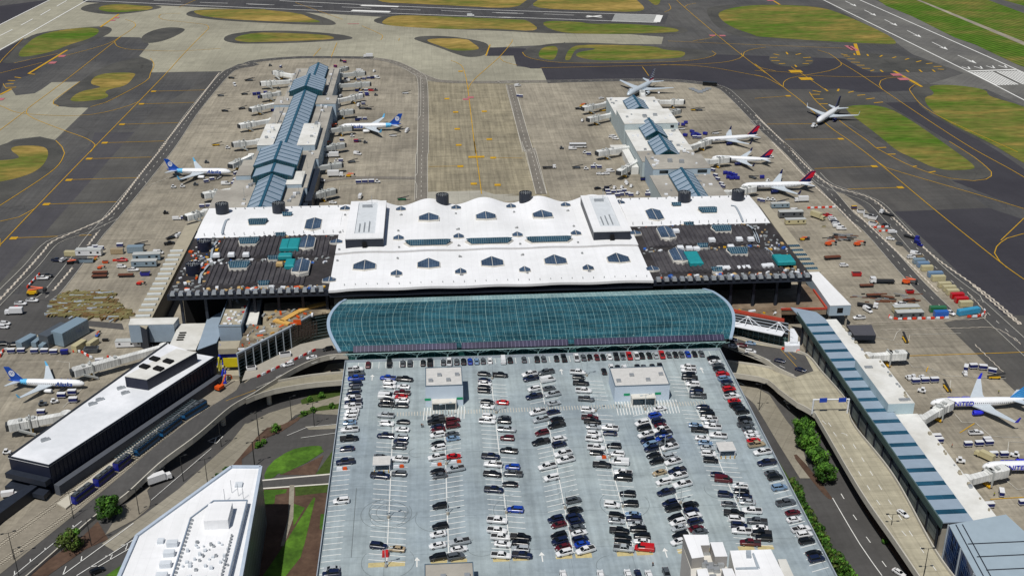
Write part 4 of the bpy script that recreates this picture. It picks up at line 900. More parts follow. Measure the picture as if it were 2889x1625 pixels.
def shelter(label, x0, y0, x1, y1, h):
    t = thing('bus_shelter', label, 'shelter', ((x0+x1)/2, (y0+y1)/2, GZ), 0, 'open shelters on the parking deck')
    mb = MB(); mb.box(x0-.3, y0-.3, GZ+h, x1+.3, y1+.3, GZ+h+.3, 0, 1); P_('roof', mb, [cl['w'], m_lgr], t)
    for x in (x0, x1):
        for y in (y0, y1): P_('post', (lambda m: (m.box(x-.12, y-.12, GZ, x+.12, y+.12, GZ+h-.01), m)[1])(MB()), cl['w'], t)
    mb = MB(); mb.box(x0+.2, y1-.9, GZ+.1, x1-.2, y1-.8, GZ+h-.3); P_('rear_panel', mb, m_glassd, t)
    for k in range(4):
        mb = MB(); mb.tube((x0+.3+k*(x1-x0-.6)/3, y0-1, GZ), (x0+.3+k*(x1-x0-.6)/3, y0-1, GZ+1.1), .16); P_('bollard', mb, m_yellow, t)
shelter('open shelter with grey roof in the left double row of the deck', -23.8, 328, -18.4, 332.8, 2.6); shelter('open shelter with grey roof in the right double row of the deck', 95.6, 328.4, 101, 333.4, 2.6)
for lab, t, x_, y_ in (('red square box beside the lamp near the front of the deck', 'b3', 1305, 1250), ('red and white barrier at the left edge of the deck', 'b3', 900, 435), ('orange and white barrier right of the left shelter', 'b3', 1440, 413), ('orange barrier below the white pickup, second double row left side', 'b3', 1800, 395), ('orange barrier right of the lamp, second double row right side', 'b3', 1985, 367), ('orange and white barrier in the fifth double row, left side', 'c3', 1005, 328)):
    p = at(t, x_, y_, GZ); mb = MB(); 
    if 'square' in lab: mb.prism([(-1, -1), (1, -1), (1, 1), (-1, 1)], 0, 1.5, 0, taper=.9)
    else: mb.prism([(-2.2, -.4), (0, -.4), (0, .4), (-2.2, .4)], 0, .9, 1, taper=.8); mb.prism([(.02, -.4), (1.5, -.4), (1.5, .4), (.02, .4)], 0, .95, 0, taper=.85)
    o = mb.build('barrier' if 'barrier' in lab else 'storage_box', [m_orange if 'square' not in lab else m_red, cl['w']]); o.location = p; tag(o, lab, 'barrier' if 'barrier' in lab else 'box')
# ================================================================ LAMP POSTS
m_pole = mat('dark lamp metal', '#2c2d2e', .5)
m_lpole = mat('pale lamp metal', '#aab4b8', .5)
def lamp(x, y, z, h, label, arms=2, m=None, base=False, ang=0, group='lamp posts'):
    t = thing('lamp_post', label, 'lamp post', (x, y, z), ang, group); m = m or m_pole
    mb = MB(); mb.tube((0, 0, 0), (0, 0, h), .16, .09, 6); mb.build('pole', m, t)
    if base: mb = MB(); mb.tube((0, 0, 0), (0, 0, .9), .5, .45, 8); mb.build('base', m_conc, t)
    for s in ((-1, 1) if arms == 2 else (1,)):
        mb = MB(); mb.tube((0, 0, h-.2), (s*1.6, 0, h), .07, n=4); mb.box(min(s*1.4, s*2.4), -.28, h-.05, max(s*1.4, s*2.4), .28, h+.15); mb.build('lamp_head', m, t)
for lab, t, x_, y_ in (('deck lamp post in the first double row from the left', 'b3', 1335, 895), ('deck lamp post beside the dark cars, second double row', 'b3', 1898, 862), ('deck lamp post left of the blue sedan, third double row', 'b3', 2455, 850), ('deck lamp post left of two dark vehicles in fourth double row', 'c3', 655, 805), ('deck lamp post beside a black car in fifth double row', 'c3', 1205, 790), ('deck lamp post in the sixth double row', 'c3', 1752, 758), ('deck lamp post in the seventh double row', 'c3', 2305, 735),
    ('deck lamp post left of the crosswalk pickup, third double row', 'b2', 2360, 1230), ('deck lamp post beside the red SUV in second double row', 'b2', 1880, 1285), ('far deck lamp post above the fifth double row', 'c2', 860, 880), ('deck lamp post just below the crosswalk in fifth double row', 'c2', 945, 1215), ('deck lamp post just below the right lobby', 'c2', 1415, 1200), ('dark flood lamp on a concrete base at the front of deck', 'b3', 1310, 1360), ('deck lamp post between two blue cars, sixth double row', 'c3', 1600, 260), ('deck lamp post beside the barrier, fifth double row', 'c3', 1078, 325), ('deck lamp post beside the barrier, second double row', 'b3', 1885, 385), ('far deck lamp post below the top row, third double row', 'b2', 2320, 905)):
    p = at(t, x_, y_, GZ); lamp(p.x, p.y, GZ, 6.5, lab, 2, m_lpole, True, .3)
for i, (t, x_, y_) in enumerate([('b2', 415, 1300), ('b2', 630, 1360), ('b2', 100, 1449), ('a3', 1745, 548), ('a3', 2105, 220), ('a3', 1325, 862), ('a3', 870, 1160), ('a3', 1975, 575), ('a3', 2470, 185), ('a3', 2420, 405), ('a3', 700, 900), ('a3', 135, 1290), ('a3', 180, 1449), ('b3', 65, 405)]):
    p = at(t, x_, y_, 0)
    lamp(p.x, p.y, 0, 11, ['dark lamp post on the left concrete road below the ramp', 'dark lamp post right of the paired road lamps, by the garage', 'dark lamp post beside the round bush, left road', 'dark lamp post right of the parked white truck', 'dark lamp post beside the triangular striping', 'dark lamp post right of the large round tree', 'dark lamp post between the two trees at lower left', 'dark lamp post just above the white hotel roof', 'dark lamp post beside the small round bushes above hotel', 'dark lamp post by the crossing right of the bushes', 'dark lamp post beside the nose of the blue train', 'dark post among the rail tracks in the lower left corner', 'dark post at the very bottom left corner', 'dark lamp post at the corner of the triangular lawn'][i], 2 if i % 3 else 1, None, False, .4)
for i, (t, x_, y_, z_) in enumerate([('d3', 1268, 1145, 0), ('d3', 1605, 1449, 8), ('d2', 40, 1205, 0), ('c2', 2500, 1205, 0)][:3]):
    p = at(t, x_, y_, z_); lamp(p.x, p.y, z_, 12.5-z_*.2, ['tall dark lamp post between the right road and the elevated road', 'dark twin lamp post at the bottom of the elevated road', 'dark lamp post on the ramp right of the garage'][i], 2)
# ================================================================ ELEVATED ROADS
m_barr = mat('concrete barrier', '#b3afa4', .85, var=.1, scale=.8)
def slab(name, left, right, m, th=1.4, bar=(1, 1), piers=None, zoff=0):
    a, b = spline(pts(left), 4), spline(pts(right), 4)
    n = max(len(a), len(b))
    def rs(p):
        L_ = [0]
        for i in range(len(p)-1): L_.append(L_[-1]+(p[i+1]-p[i]).length)
        out = []
        for k in range(n):
            d = L_[-1]*k/(n-1); i = 0
            while i < len(p)-2 and L_[i+1] < d: i += 1
            out.append(p[i].lerp(p[i+1], 0 if L_[i+1] == L_[i] else min(1, (d-L_[i])/(L_[i+1]-L_[i]))))
        return out
    a, b = rs(a), rs(b); mb = MB(); Z = Vector((0, 0, zoff)); T = Vector((0, 0, -th))
    a = [p+Z for p in a]; b = [p+Z for p in b]
    for i in range(n-1):
        mb.face([a[i], b[i], b[i+1], a[i+1]], 0); mb.face([a[i+1]+T, b[i+1]+T, b[i]+T, a[i]+T], 1)
    for side, p, o_ in ((0, a, b), (1, b, a)):
        for i in range(n-1):
            mb.face([p[i], p[i+1], p[i+1]+T, p[i]+T], 1)
            if bar[side]:
                w0 = (o_[i]-p[i]).normalized()*.45; w1 = (o_[i+1]-p[i+1]).normalized()*.45; H = Vector((0, 0, 1.05))
                mb.face([p[i]+H, p[i+1]+H, p[i+1], p[i]], 1); mb.face([p[i]+w0+H, p[i+1]+w1+H, p[i+1]+H, p[i]+H], 1); mb.face([p[i]+w0, p[i+1]+w1, p[i+1]+w1+H, p[i]+w0+H], 1)
    if piers:
        for k in range(piers, n, piers):
            c = (a[k]+b[k])/2
            if c.z-th > 1: mb.tube((c.x, c.y, 0), (c.x, c.y, c.z-th), 1.0, n=8, m=1)
    o = structure(name, mb, [m, m_barr]); return a, b
m_rconc = ground_mat('elevated road concrete', '#aaa48f', c2='#9b9582', streak=.25, slab=6, slabvar=.03, rot=0)
LA, LB = slab('elevated_road', 'b2 960,600,8 640,610,8 250,755,8 20,900,8 a2 2250,1010,8 a3 1800,-30,8 1360,313,6 960,670,2.5 780,880,.4 560,1100,.3 120,1449,.3 -100,1600,.3', 'b2 960,690,8 750,700,8 500,795,8 230,950,8 60,1060,8 a2 2200,1185,8 a3 1873,131,8 1537,381,5.5 1190,700,2.5 900,900,.4 700,1080,.3 280,1449,.3 100,1600,.3', m_road, 1.4, (0, 1), 8)
slab('elevated_road', 'b2 980,845,6 600,880,6 200,955,7.2 80,1010,8.01', 'b2 980,935,6 600,965,6 200,1035,7.2 -20,1120,8.01', ground_mat('left ramp concrete', '#958f7e', c2='#878271', streak=.15), 1.3, (1, 1), 8, -.02)
slab('elevated_road', 'c2 2130,560,8 2560,735,8 d2 200,810,8 370,890,8', 'c2 2200,480,8 d2 0,560,8 240,610,8 490,680,8 625,830,8', m_rconc, 1.4, (1, 1), 8)
slab('elevated_road', 'c2 2160,740,6 2560,795,6 d2 250,850,7 395,905,7.9', 'c2 2180,860,6 2560,920,6 d2 200,1000,6.8 400,1150,7.9', m_rconc, 1.3, (1, 1), 8, -.03)
slab('elevated_road', 'd2 400,1150,8 550,1230,8 d3 620,0,8 1000,650,8 1330,1130,8 1620,1560,8', 'd2 620,825,8 880,1130,8 d3 930,0,8 1320,500,8 1730,1230,8 2050,1650,8', m_rconc, 1.4, (1, 1), 8, -.05)
mb = MB(); mb.face([tuple(q) for q in pts('d2 365,885 630,825 500,1010 400,1155', 7.96)]); structure('road_surface', mb, m_rconc)
mb = MB(); mb.face([tuple(q) for q in pts('c2 2190,490 d2 0,575 240,615 480,680 560,830 380,890 200,800 c2 2560,730 2200,600', 8.03)]); structure('road_surface', mb, m_road)
mb = MB()
def rl(s, h, w=.2, dash=None, m=0):
    p = spline(pts(s, h), 6)
    if dash: dashes(mb, p, w, dash[0], dash[1], .035, m)
    else: ribbon(mb, p, w, .035, m)
for s in ('d2 700,1320 760,1400 d3 870,100 1230,660 1660,1300 1800,1500', 'd2 640,1300 710,1360 d3 810,160 1170,740 1500,1130'): rl(s, 8.05, .25, (3, 6))
rl('d2 100,710 370,840', 8.05, .25, (3, 5)); rl('c2 2300,640 2560,730', 8.05, .2, (3, 5)); rl('d2 245,620 400,790', 8.05, .2, None, 1); rl('d2 320,650 395,720', 8.05, .2, None, 1)
rl('b2 840,690 500,790 250,900 0,1060', 8.02, .2, (3, 6)); rl('a2 2430,1010 2100,1130', 8.02, .2, None, 1)
structure('road_markings', mb, [m_wht, m_yel])
# ground roads, verges and lawns
area('road', 'b2 900,1040 560,1120 200,1230 0,1330 a3 2330,0 2200,170 1700,620 1390,850 970,1140 1090,1215 1300,1050 2220,400 2560,120 b2 240,1440 450,1250 900,1130', m_conc2, .12)
area('road', 'b2 960,740 760,770 700,850 960,850', m_conc2, .12)
area('verge', 'b2 500,1110 620,1050 890,1010 890,1060 620,1130 510,1150', m_dlawn, .16); area('verge', 'b2 470,1265 540,1215 700,1165 885,1140 885,1190 640,1215 500,1280', m_dlawn, .16)
area('path', 'b2 650,1190 880,1190 860,1250 640,1240', m_conc2, .15); area('path', 'b2 540,1360 870,1340 860,1380 580,1390', m_conc2, .15)
area('verge', 'b2 330,1340 500,1260 480,1300 330,1400 b3 150,150 60,240 -60,340 a3 2300,430 2210,400 2440,130 b3 180,40', m_mulch, .17)
area('lawn', 'b3 135,535 200,380 400,250 560,215 700,210 700,250 290,470 240,520', m_lawn, .16, 1)
area('verge', 'b3 290,488 520,400 720,300 640,488', m_mulch, .158); area('verge', 'b3 640,485 810,250 850,250 800,480', m_dlawn, .159); area('lawn', 'b3 290,470 500,330 700,240 720,265 560,370 320,485', m_lawn, .165)
area('path', 'b3 130,550 860,482 860,560 140,608', m_road, .18); area('path', 'b3 130,535 860,468 860,480 130,547', m_curb, .175); area('path', 'b3 130,612 860,562 860,572 130,625', m_curb, .175)
area('verge', 'b3 140,620 860,570 800,700 660,1500 660,2000 0,2000 100,700', m_mulch, .15); area('lawn', 'b3 150,630 370,625 360,660 260,680 250,760 150,780', m_lawn, .17); area('lawn', 'b3 445,600 860,565 830,650 700,660 450,690', m_dlawn, .17)
area('path', 'b3 395,585 440,585 430,900 340,1165 310,1165 380,900', m_conc2, .18); area('lawn', 'b3 430,760 540,800 430,980', m_lawn, .17); area('lawn', 'b3 625,700 640,710 540,1130 500,1270 270,1560 0,2000 -100,1800 330,1170', m_lawn, .172); area('lawn', 'b3 690,860 760,860 720,1020 680,1000', m_lawn, .17)
area('railway_bed', 'a3 -300,1330 0,1090 420,700 840,470 1400,90 1560,0 a2 1700,1250 1900,1080 2050,950 2300,920 2200,1100 a3 1780,0 1110,530 590,960 0,1430 -300,1700', m_ballast, .13)
area('verge', 'a3 800,1060 930,930 1020,1080 1030,1100 820,1190 450,1449 250,1449', m_mulch, .3); area('path', 'a3 1170,790 1440,590 1400,640 1430,740 1420,800 1290,910 1000,1060', m_ballast, .3)
area('verge', 'd3 360,300 410,290 740,700 720,730 640,660 470,450', m_mulch, .16, 1); area('verge', 'd3 990,700 1150,930 1400,1270 1560,1500 1500,1500 1200,1080 1010,780', m_mulch, .16)
area('path', 'd2 0,980 140,1060 300,1300 420,1449 d3 540,520 430,520 200,150 100,-20 c2 2457,1150 2240,950', m_conc2, .14)
area('verge', 'd3 40,60 330,520 900,1500 700,1500 20,250', m_dlawn, .135)
area('verge', 'a3 1480,1449 1000,1449 1190,1320 1220,1300', m_lawn, .16)
mb = MB(); z = .33
for s, w in (('a3 600,1440 1270,950', .3), ('a3 730,1449 1280,1100', .3), ('a3 870,1400 1250,1180', .3), ('d3 740,710 1000,1150 1210,1449', .3), ('a3 1440,730 2010,240', .2), ('a3 130,1449 560,1100 890,840 1120,630 1560,220 1760,60', .25), ('b2 500,140 850,90'.replace('b2', 'b3'), .2), ('b2 370,1449 560,1370 850,1340'.replace('b2', 'b2'), .2)):
    ribbon(mb, [Vector((p.x, p.y, z)) for p in spline(pts(s), 8)], w)
for s in ('a3 770,1320 780,1265', 'a3 600,1440 630,1360', 'a3 1150,1160 1215,1150 1195,1200', 'a3 1000,1265 1070,1250 1045,1300', 'a3 860,1365 920,1355', 'a3 140,1440 140,1405', 'a3 290,1320 290,1290', 'a3 430,1210 430,1185', 'a3 570,1100 565,1075', 'a3 700,1000 695,970', 'a3 820,890 820,850', 'a3 1975,170 2100,115', 'a3 2040,190 2060,130', 'a3 1985,175 2060,190 2120,125'):
    ribbon(mb, [Vector((p.x, p.y, z)) for p in pts(s)], .3)
for s in ('d3 820,670 850,720', 'd3 935,870 970,920', 'd3 1060,1080 1100,1135', 'd3 1210,1310 1250,1365', 'd2 300,1160 335,1200', 'd2 400,1310 425,1350'): ribbon(mb, [Vector((p.x, p.y, z)) for p in pts(s)], .3)
structure('road_markings', mb, m_wht)
flush_areas()
# rail tracks, sleepers and trains
mb = MB()
TR = ['a3 -150,1270 0,1150 480,800 870,490 1130,330', 'a3 -150,1450 0,1330 590,900 850,690 1250,380 1500,180 1800,-60 a2 2050,1150']
for s in TR:
    p = spline(pts(s, .2), 3); q = resamp(p, .9)
    for i in range(len(q)-1):
        d = (q[i+1]-q[i]).normalized(); nn = Vector((-d.y, d.x, 0)); c = q[i]
        mb.face([c-nn*1.35-d*.14+Vector((0, 0, .05)), c-nn*1.35+d*.14+Vector((0, 0, .05)), c+nn*1.35+d*.14+Vector((0, 0, .05)), c+nn*1.35-d*.14+Vector((0, 0, .05))], 1)
    for sgn in (-1, 1):
        e = []
        for i in range(len(p)):
            d = (p[min(i+1, len(p)-1)]-p[max(i-1, 0)]).normalized(); e.append(p[i]+Vector((-d.y, d.x, 0))*.72*sgn)
        ribbon(mb, e, .16, .16, 0)
structure('railway_track', mb, [mat('rail steel', '#5a4f47', .5), mat('pale sleepers', '#b0aa9a', .9)])
def train(label, path, body, segs=3, top='#2a2d33'):
    p = spline(pts(path, .3), 1); q = resamp(p, 1); n = len(q); t = thing('light_rail_train', label, 'train', tuple(q[n//2]), 0, 'light rail trains'); L_ = n//segs
    for k in range(segs):
        i0 = k*L_+(1 if k else 0); i1 = (k+1)*L_ if k < segs-1 else n-1
        a, b = q[i0], q[i1-1]; d = (b-a).normalized(); nn = Vector((-d.y, d.x, 0)); ln = (b-a).length
        mb = MB(); mb.xf = Matrix(((d.x, nn.x, 0, a.x), (d.y, nn.y, 0, a.y), (0, 0, 1, a.z), (0, 0, 0, 1)))
        e0 = 1.2 if k == 0 else 0; e1 = 1.2 if k == segs-1 else 0
        mb.prism([(e0*.6, -1.32), (ln-e1*.6, -1.32), (ln, -.9), (ln, .9), (ln-e1*.6, 1.32), (e0*.6, 1.32), (0, .9), (0, -.9)], .35, 3.2, 0); car_ = P_('carriage', mb, body, t)
        mb = MB(); mb.xf = Matrix(((d.x, nn.x, 0, a.x), (d.y, nn.y, 0, a.y), (0, 0, 1, a.z), (0, 0, 0, 1)))
        mb.box(.4, -1.34, 1.5, ln-.4, 1.34, 2.5); mb.build('window_band', m_glassd, car_)
        mb = MB(); mb.xf = Matrix(((d.x, nn.x, 0, a.x), (d.y, nn.y, 0, a.y), (0, 0, 1, a.z), (0, 0, 0, 1)))
        mb.box(.3, -1.2, 3.21, ln-.3, 1.2, 3.5, 0)
        for j in range(int(ln/3)): mb.box(1+j*3, -.8, 3.52, 2.8+j*3, .8, 3.95, 1)
        mb.build('roof_equipment', [mat('train roof', top, .7), mat('train roof boxes', '#4b5157', .6)], car_)
train('dark blue light rail train standing at the near end of the station', 'a3 700,770 850,655 1260,330', mat('train blue', '#18217a', .3, var=.05))
train('teal blue light rail train further up beside the platform canopy', 'a3 1290,310 1750,-40 a2 1990,1150', mat('train teal', '#1f5a8a', .3, var=.05), 3, '#3a4046')
t = thing('platform_canopy', 'grey ribbed canopy over the light rail platform', 'canopy', tuple(at('a3', 1500, 150)), 0)
a, b = at('a3', 1130, 330, 4), at('a2', 1860, 1110, 4); d = (b-a).normalized(); nn = Vector((-d.y, d.x, 0)); q = resamp([a, b], 1.3)
for c in q:
    mb = MB(); mb.face([c-nn*2.2, c-nn*2.2+d*.5, c+nn*2.2+d*.5, c+nn*2.2]); mb.face([c-nn*2.2-Vector((0, 0, .15)), c+nn*2.2-Vector((0, 0, .15)), c+nn*2.2+d*.5-Vector((0, 0, .15)), c-nn*2.2+d*.5-Vector((0, 0, .15))]); P_('roof_blade', mb, mat('canopy blade', '#3b474d', .6), t)
mb = MB(); mb.tube(a, b, .18)
for c in q[::7]: mb.tube((c.x, c.y, 0), c, .15)
P_('frame', mb, m_steel, t)
mb = MB(); P0 = pts('a3 540,775 700,790 1300,330 1100,330'.replace('700,790', '640,820').replace('1300,330', '1230,350')+' a2 1880,1130 1800,1130'[:0], .2)
mb.prism([p[:2] for p in pts('a3 545,775 630,822 1230,330 1700,-30 1640,-50 1130,330')], .3, .9); structure('platform', mb, mat('platform concrete', '#b5b0a2', .85, var=.1))
# ================================================================ LEFT CONCOURSE (dark walls, white roof)
lb = [(-158.7, 364.3), (-142.2, 357.2), (-96.1, 438.0), (-104.4, 441.5), (-119.4, 452.4)]
t = bld('concourse_building', 'long dark-walled concourse with a white roof at the lower left', lb, 12, m_navy, mat('cool white roof', '#dcdee2', .8, var=.06, scale=.4, c2='#cdd0d4', scale2=.06))
mb = MB(); 
for i in ((0, 1), (1, 2), (4, 0)):
    a, b = Vector((*lb[i[0]], 12)), Vector((*lb[i[1]], 12)); ribbon_wall(mb, a, b, .6, .5)
P_('parapet', mb, m_darkw, t)
mb = MB(); a, b = Vector((-142.2, 357.2, 0)), Vector((-96.1, 438, 0)); d = (b-a).normalized(); nn = Vector((d.y, -d.x, 0))
for k in range(46):
    c = a+d*(k*2+.4)+nn*.15; mb.xf = Matrix(((d.x, nn.x, 0, c.x), (d.y, nn.y, 0, c.y), (0, 0, 1, 0), (0, 0, 0, 1))); mb.box(0, 0, .4, .25, .09, 11.6)
P_('wall_fins', mb, mat('fin grey', '#262b38', .5), t)
mb = MB(); mb.prism([(a+nn*3.2)[:2], (a+d*92+nn*3.2)[:2], (a+d*92+nn*.65)[:2], (a+nn*.65)[:2]], 0, 4.4); P_('ground_wall', mb, mat('grey wall panels', '#4c5058', .8, var=.1), t)
mb = MB(); mb.prism([(-158.6, 364), (-142.4, 357), (-143.6, 354.5), (-160, 361.5)], 5, 7.2); mb.prism([(-158.6, 363.5), (-143, 356.2), (-144, 352), (-160, 359)], 1.2, 3); P_('louvre', mb, m_darkw, t)
pent = [(-128.1, 414.4), (-118.5, 410.9), (-102.8, 433.7), (-112, 437.5)]
mb = MB(); mb.prism(pent, 12, 16.8); w_ = P_('rooftop_block', mb, m_navy, t); mb = MB(); mb.prism(pent, 16.803, 17.0); mb.build('roof', m_lroof, w_)
for c in (('a2', 1470, 712), ('a2', 1600, 735), ('a2', 1375, 785), ('a2', 1508, 805)):
    p = at(*c, 17.5); mb = MB(); mb.xf = Matrix.Translation(p-Vector((0, 0, .45))) @ Matrix.Rotation(-.55, 4, 'Z'); mb.box(-2, -1.3, 0, 2, 1.3, .8); mb.build('roof_hatch', m_black, w_)
mb = MB()
for c in (('a2', 1150, 990), ('a2', 1190, 1035), ('a2', 950, 1100), ('a3', 430, 150), ('a2', 880, 1140)):
    p = at(*c, 12.5); mb.xf = Matrix.Translation(p-Vector((0, 0, .45))) @ Matrix.Rotation(.6, 4, 'Z'); mb.box(-1.6, -.5, 0, 1.6, .5, .8); mb.box(-1.2, .9, 0, .8, 1.5, .6)
P_('roof_units', mb, m_steel, t)
mb = MB(); mb.prism([p[:2] for p in pts('a3 -300,1100 0,840 415,610 430,640 0,960 -300,1230')], 0, 4.2); tag(mb.build('boundary_wall', m_darkw), 'dark grey slatted wall beside the tracks in the lower left corner', 'wall')
# ---------- buildings and works between the left concourse and the terminal
t = bld('metal_building', 'grey metal clad block on stilts left of the works', [(-140.5, 471.6), (-120.3, 471), (-119.3, 477.8), (-141.0, 478.3)], 12.5, m_panel, m_lroof, 3.5)
t = bld('flat_roof_building', 'pale flat roofed wing with four dark hatches', [(-119.5, 478), (-106.8, 478), (-107.3, 451.4), (-119.7, 452.8)], 9, m_conc, m_lroof)
mb = MB()
for k in range(4): mb.box(-117.5, 461+k*2.3, 9.003, -114.5, 461.9+k*2.3, 9.4)
P_('roof_hatch', mb, m_black, t)
t = bld('shed_building', 'sloping blue-grey metal roof beside the tower block', [(-106.7, 478), (-99.6, 488), (-98.1, 462), (-98.4, 453.8), (-105.8, 447.4)], 11, m_darkw, m_panel)
t = bld('tower_block', 'narrow grey block with an open cluttered roof above the works', [(-98.0, 494.2), (-88.1, 490.5), (-88.1, 459), (-98, 459.5)], 16, m_panel, m_tan, 0, parapet=.9)
mb = MB(); rr = random.Random(2)
for k in range(30):
    x, y = rr.uniform(-97, -89), rr.uniform(461, 489); mb.box(x-.6, y-.5, 16.003, x+.6, y+.5, 16.2+rr.uniform(.2, .6), rr.choice([0, 0, 1, 2]))
P_('roof_clutter', mb, [cl['w'], m_red, m_steel], t)
t = bld('stair_tower', 'small stair tower with a pale upper roof beside the tower block', [(-87.8, 491), (-83.3, 492.7), (-82.2, 466), (-87.2, 466)], 13.5, m_bluew, m_lroof)
# retained terminal frontage: glass facade with a cluttered deck on top
m_facg = glass_mat('facade glass', '#14211f', (50, 1.6), '#6f8286', .2, 'xz', lw=.12)
deckp = pts('z1 1120,890 1175,690 1290,480 1480,480 1500,170 2300,150 2440,300 2150,350 1850,520', 14)
t = bld('terminal_frontage', 'angled glass frontage with a cluttered construction deck on its roof', [(p.x, p.y) for p in deckp], 14, m_facg, mat('construction deck', '#8f8570', .95, var=.35, scale=.25, c2='#6d6456', scale2=.12), 0)
mb = MB(); fa, fb, fc = at('z1', 1120, 890, 14), at('z1', 1850, 520, 14), at('z1', 2150, 350, 14)
for A, B in ((fa, fb),):
    for k in range(8):
        c = A.lerp(B, k/7); mb.tube((c.x+.3, c.y-.4, 4), (c.x+.3, c.y-.4, 14), .25, n=5)
ribbon_wall(mb, fa, fb, .8, .9); ribbon_wall(mb, fb, fc, .8, .9)
P_('columns', mb, m_gutter, t)
for s, w, lab in (('z1 1640,400 1850,455', 2.6, 'short plywood walkway arm on the works deck'), ('z1 1740,415 1960,290 2130,220 2360,165', 2.8, 'long bent plywood walkway across the works deck')):
    mb = MB(); p = pts(s, 14.9)
    for a, b in zip(p, p[1:]):
        d = (b-a).normalized(); nn = Vector((-d.y, d.x, 0))*w/2; mb.prism([(a+nn)[:2], (b+nn)[:2], (b-nn)[:2], (a-nn)[:2]], 14.1, 15.0+.02*(a.x > -60))
    tag(mb.build('plywood_walkway', m_wood), lab, 'walkway')
mb = MB(); rr = random.Random(8); DP = [(p.x, p.y) for p in deckp]
for k in range(260):
    x, y = rr.uniform(-90, -48), rr.uniform(430, 478)
    if inpoly(x, y, DP): mb.xf = Matrix.Translation((x, y, 14.02)) @ Matrix.Rotation(rr.uniform(0, 3), 4, 'Z'); s = rr.choice([.35, .6, .9]); mb.box(-s*1.5, -s*.5, 0, s*1.5, s*.5, rr.uniform(.15, 1.0), rr.choice([0, 1, 3, 3, 4, 4, 4, 4, 3, 2]))
mb.xf = None; tag(mb.build('construction_debris', [cl['w'], m_wood, m_orange, cl['g'], mat('debris brown', '#6e6253', .9, var=.3), m_red]), 'scattered timber, pipes and rubble on the works deck left of the canopy', 'debris', kind='stuff')
area('pavement', 'z1 1190,1250 1240,1110 2000,740 2440,640 2520,800 2200,800 1420,1180', m_conc, 8.06)
mb = MB(); rr = random.Random(4)
for i in range(13):
    c = at('z1', 1425, 1180, 8.5).lerp(at('z1', 2190, 825, 8.5), i/12); d = (at('z1', 2190, 825, 8.5)-at('z1', 1425, 1180, 8.5)).normalized(); a_ = math.atan2(d.y, d.x)
    m_ = MB(); m_.prism([(-.9, -.25), (.9, -.25), (.9, .25), (-.9, .25)], 0, 1.0, 0, taper=.8); o = m_.build('road_barrier', m_red if i % 2 == 0 else cl['w']); o.location = (c.x, c.y, 8.05); o.rotation_euler = (0, 0, a_)
    tag(o, ('red' if i % 2 == 0 else 'white')+' water-filled barrier, one of those along the left elevated road', 'barrier', ('red' if i % 2 == 0 else 'white')+' barriers along the left elevated road')
# part demolished end of the frontage with yellow and blue sheeting
t = thing('demolition_front', 'part demolished building end with blue and yellow sheeting', 'building', tuple(at('z1', 1000, 900, 0)), 0)
P4 = pts('z1 870,700 1170,690 1140,800 860,810', 12); mb = MB(); mb.prism([p[:2] for p in P4], 9.5, 12, 0); P_('roof_slab', mb, m_tan, t)
x0, x1, yy = P4[3].x, P4[2].x, P4[3].y
mb = MB(); mb.box(x0, yy+1.5, 7, x1, yy+1.7, 9.4); P_('blue_sheet', mb, mat('blue sheeting', '#1d2fb8', .5), t); mb = MB(); mb.box(x0+1.4, yy+.8, 2.6, x1-.5, yy+1.2, 6.98); P_('yellow_sheet', mb, mat('yellow sheeting', '#c2b21a', .6, var=.1), t)
mb = MB(); mb.box(x0-.5, yy-1, 0, x0+.1, yy+.5, 8, 0); mb.box(x1-.6, yy-1, 0, x1, yy+.5, 9.4, 1); mb.box(x0-2, yy-6, 0, x1+1, yy-1.1, 2, 2); P_('props', mb, [mat('yellow prop', '#b6b03a', .6), m_conc, m_tan], t)
m_scaf = mat('rusty scaffold', '#3c322d', .8, var=.4, scale=2)
t = thing('scaffolding', 'dark rusty scaffold tower at the bend of the glass frontage', 'scaffolding', tuple(at('z1', 2050, 750, 8)), 0)
rr = random.Random(15); s0, s1 = at('z1', 1880, 690, 8), at('z1', 2230, 640, 8)
for i in range(9):
    for j in range(3):
        b_ = s0.lerp(s1, i/8)+Vector((0, j*2.0, 0)); mb = MB(); mb.tube(b_, b_+Vector((0, 0, 6.2)), .13, n=4)
        if i < 8: c_ = s0.lerp(s1, (i+1)/8)+Vector((0, j*2.0, 0)); [mb.tube(b_+Vector((0, 0, k)), c_+Vector((0, 0, k)), .09, n=4) for k in (2, 4, 6)]; mb.tube(b_, c_+Vector((0, 0, 4)), .08, n=4)
        P_('scaffold_bay', mb, m_scaf, t)
mb = MB(); c = at('z1', 1960, 470, 14); mb.box(c.x-1.7, c.y-.2, 14.02, c.x+1.7, c.y, 16.5); tag(mb.build('site_board', m_orange), 'orange square board standing on the works deck', 'board')
for lab, px, py, m_, r_, hh, z0 in (('blue steel prop leaning at the left of the yellow sheeting', 880, 880, mat('blue prop', '#2334b4', .5), .45, 9, 3), ('lower blue prop beside the orange digger', 915, 1180, mat('blue prop', '#2334b4', .5), .5, 6, .5), ('upright yellow prop left of the yellow sheeting', 860, 1060, mat('yellow prop', '#b6b03a', .6), .35, 8, .3)):
    c = at('z1', px, py, z0+hh/2); mb = MB(); mb.tube((c.x-.8, c.y-1, z0), (c.x+.8, c.y+.5, z0+hh), r_, n=6); mb.tube((c.x+1.2, c.y-1, z0), (c.x+1.6, c.y+.5, z0+hh*.9), r_*.7, n=6); mb.box(c.x-1.4, c.y-1.2, z0-.2, c.x+1.8, c.y-.6, z0+.3); tag(mb.build('steel_prop', m_), lab, 'prop')
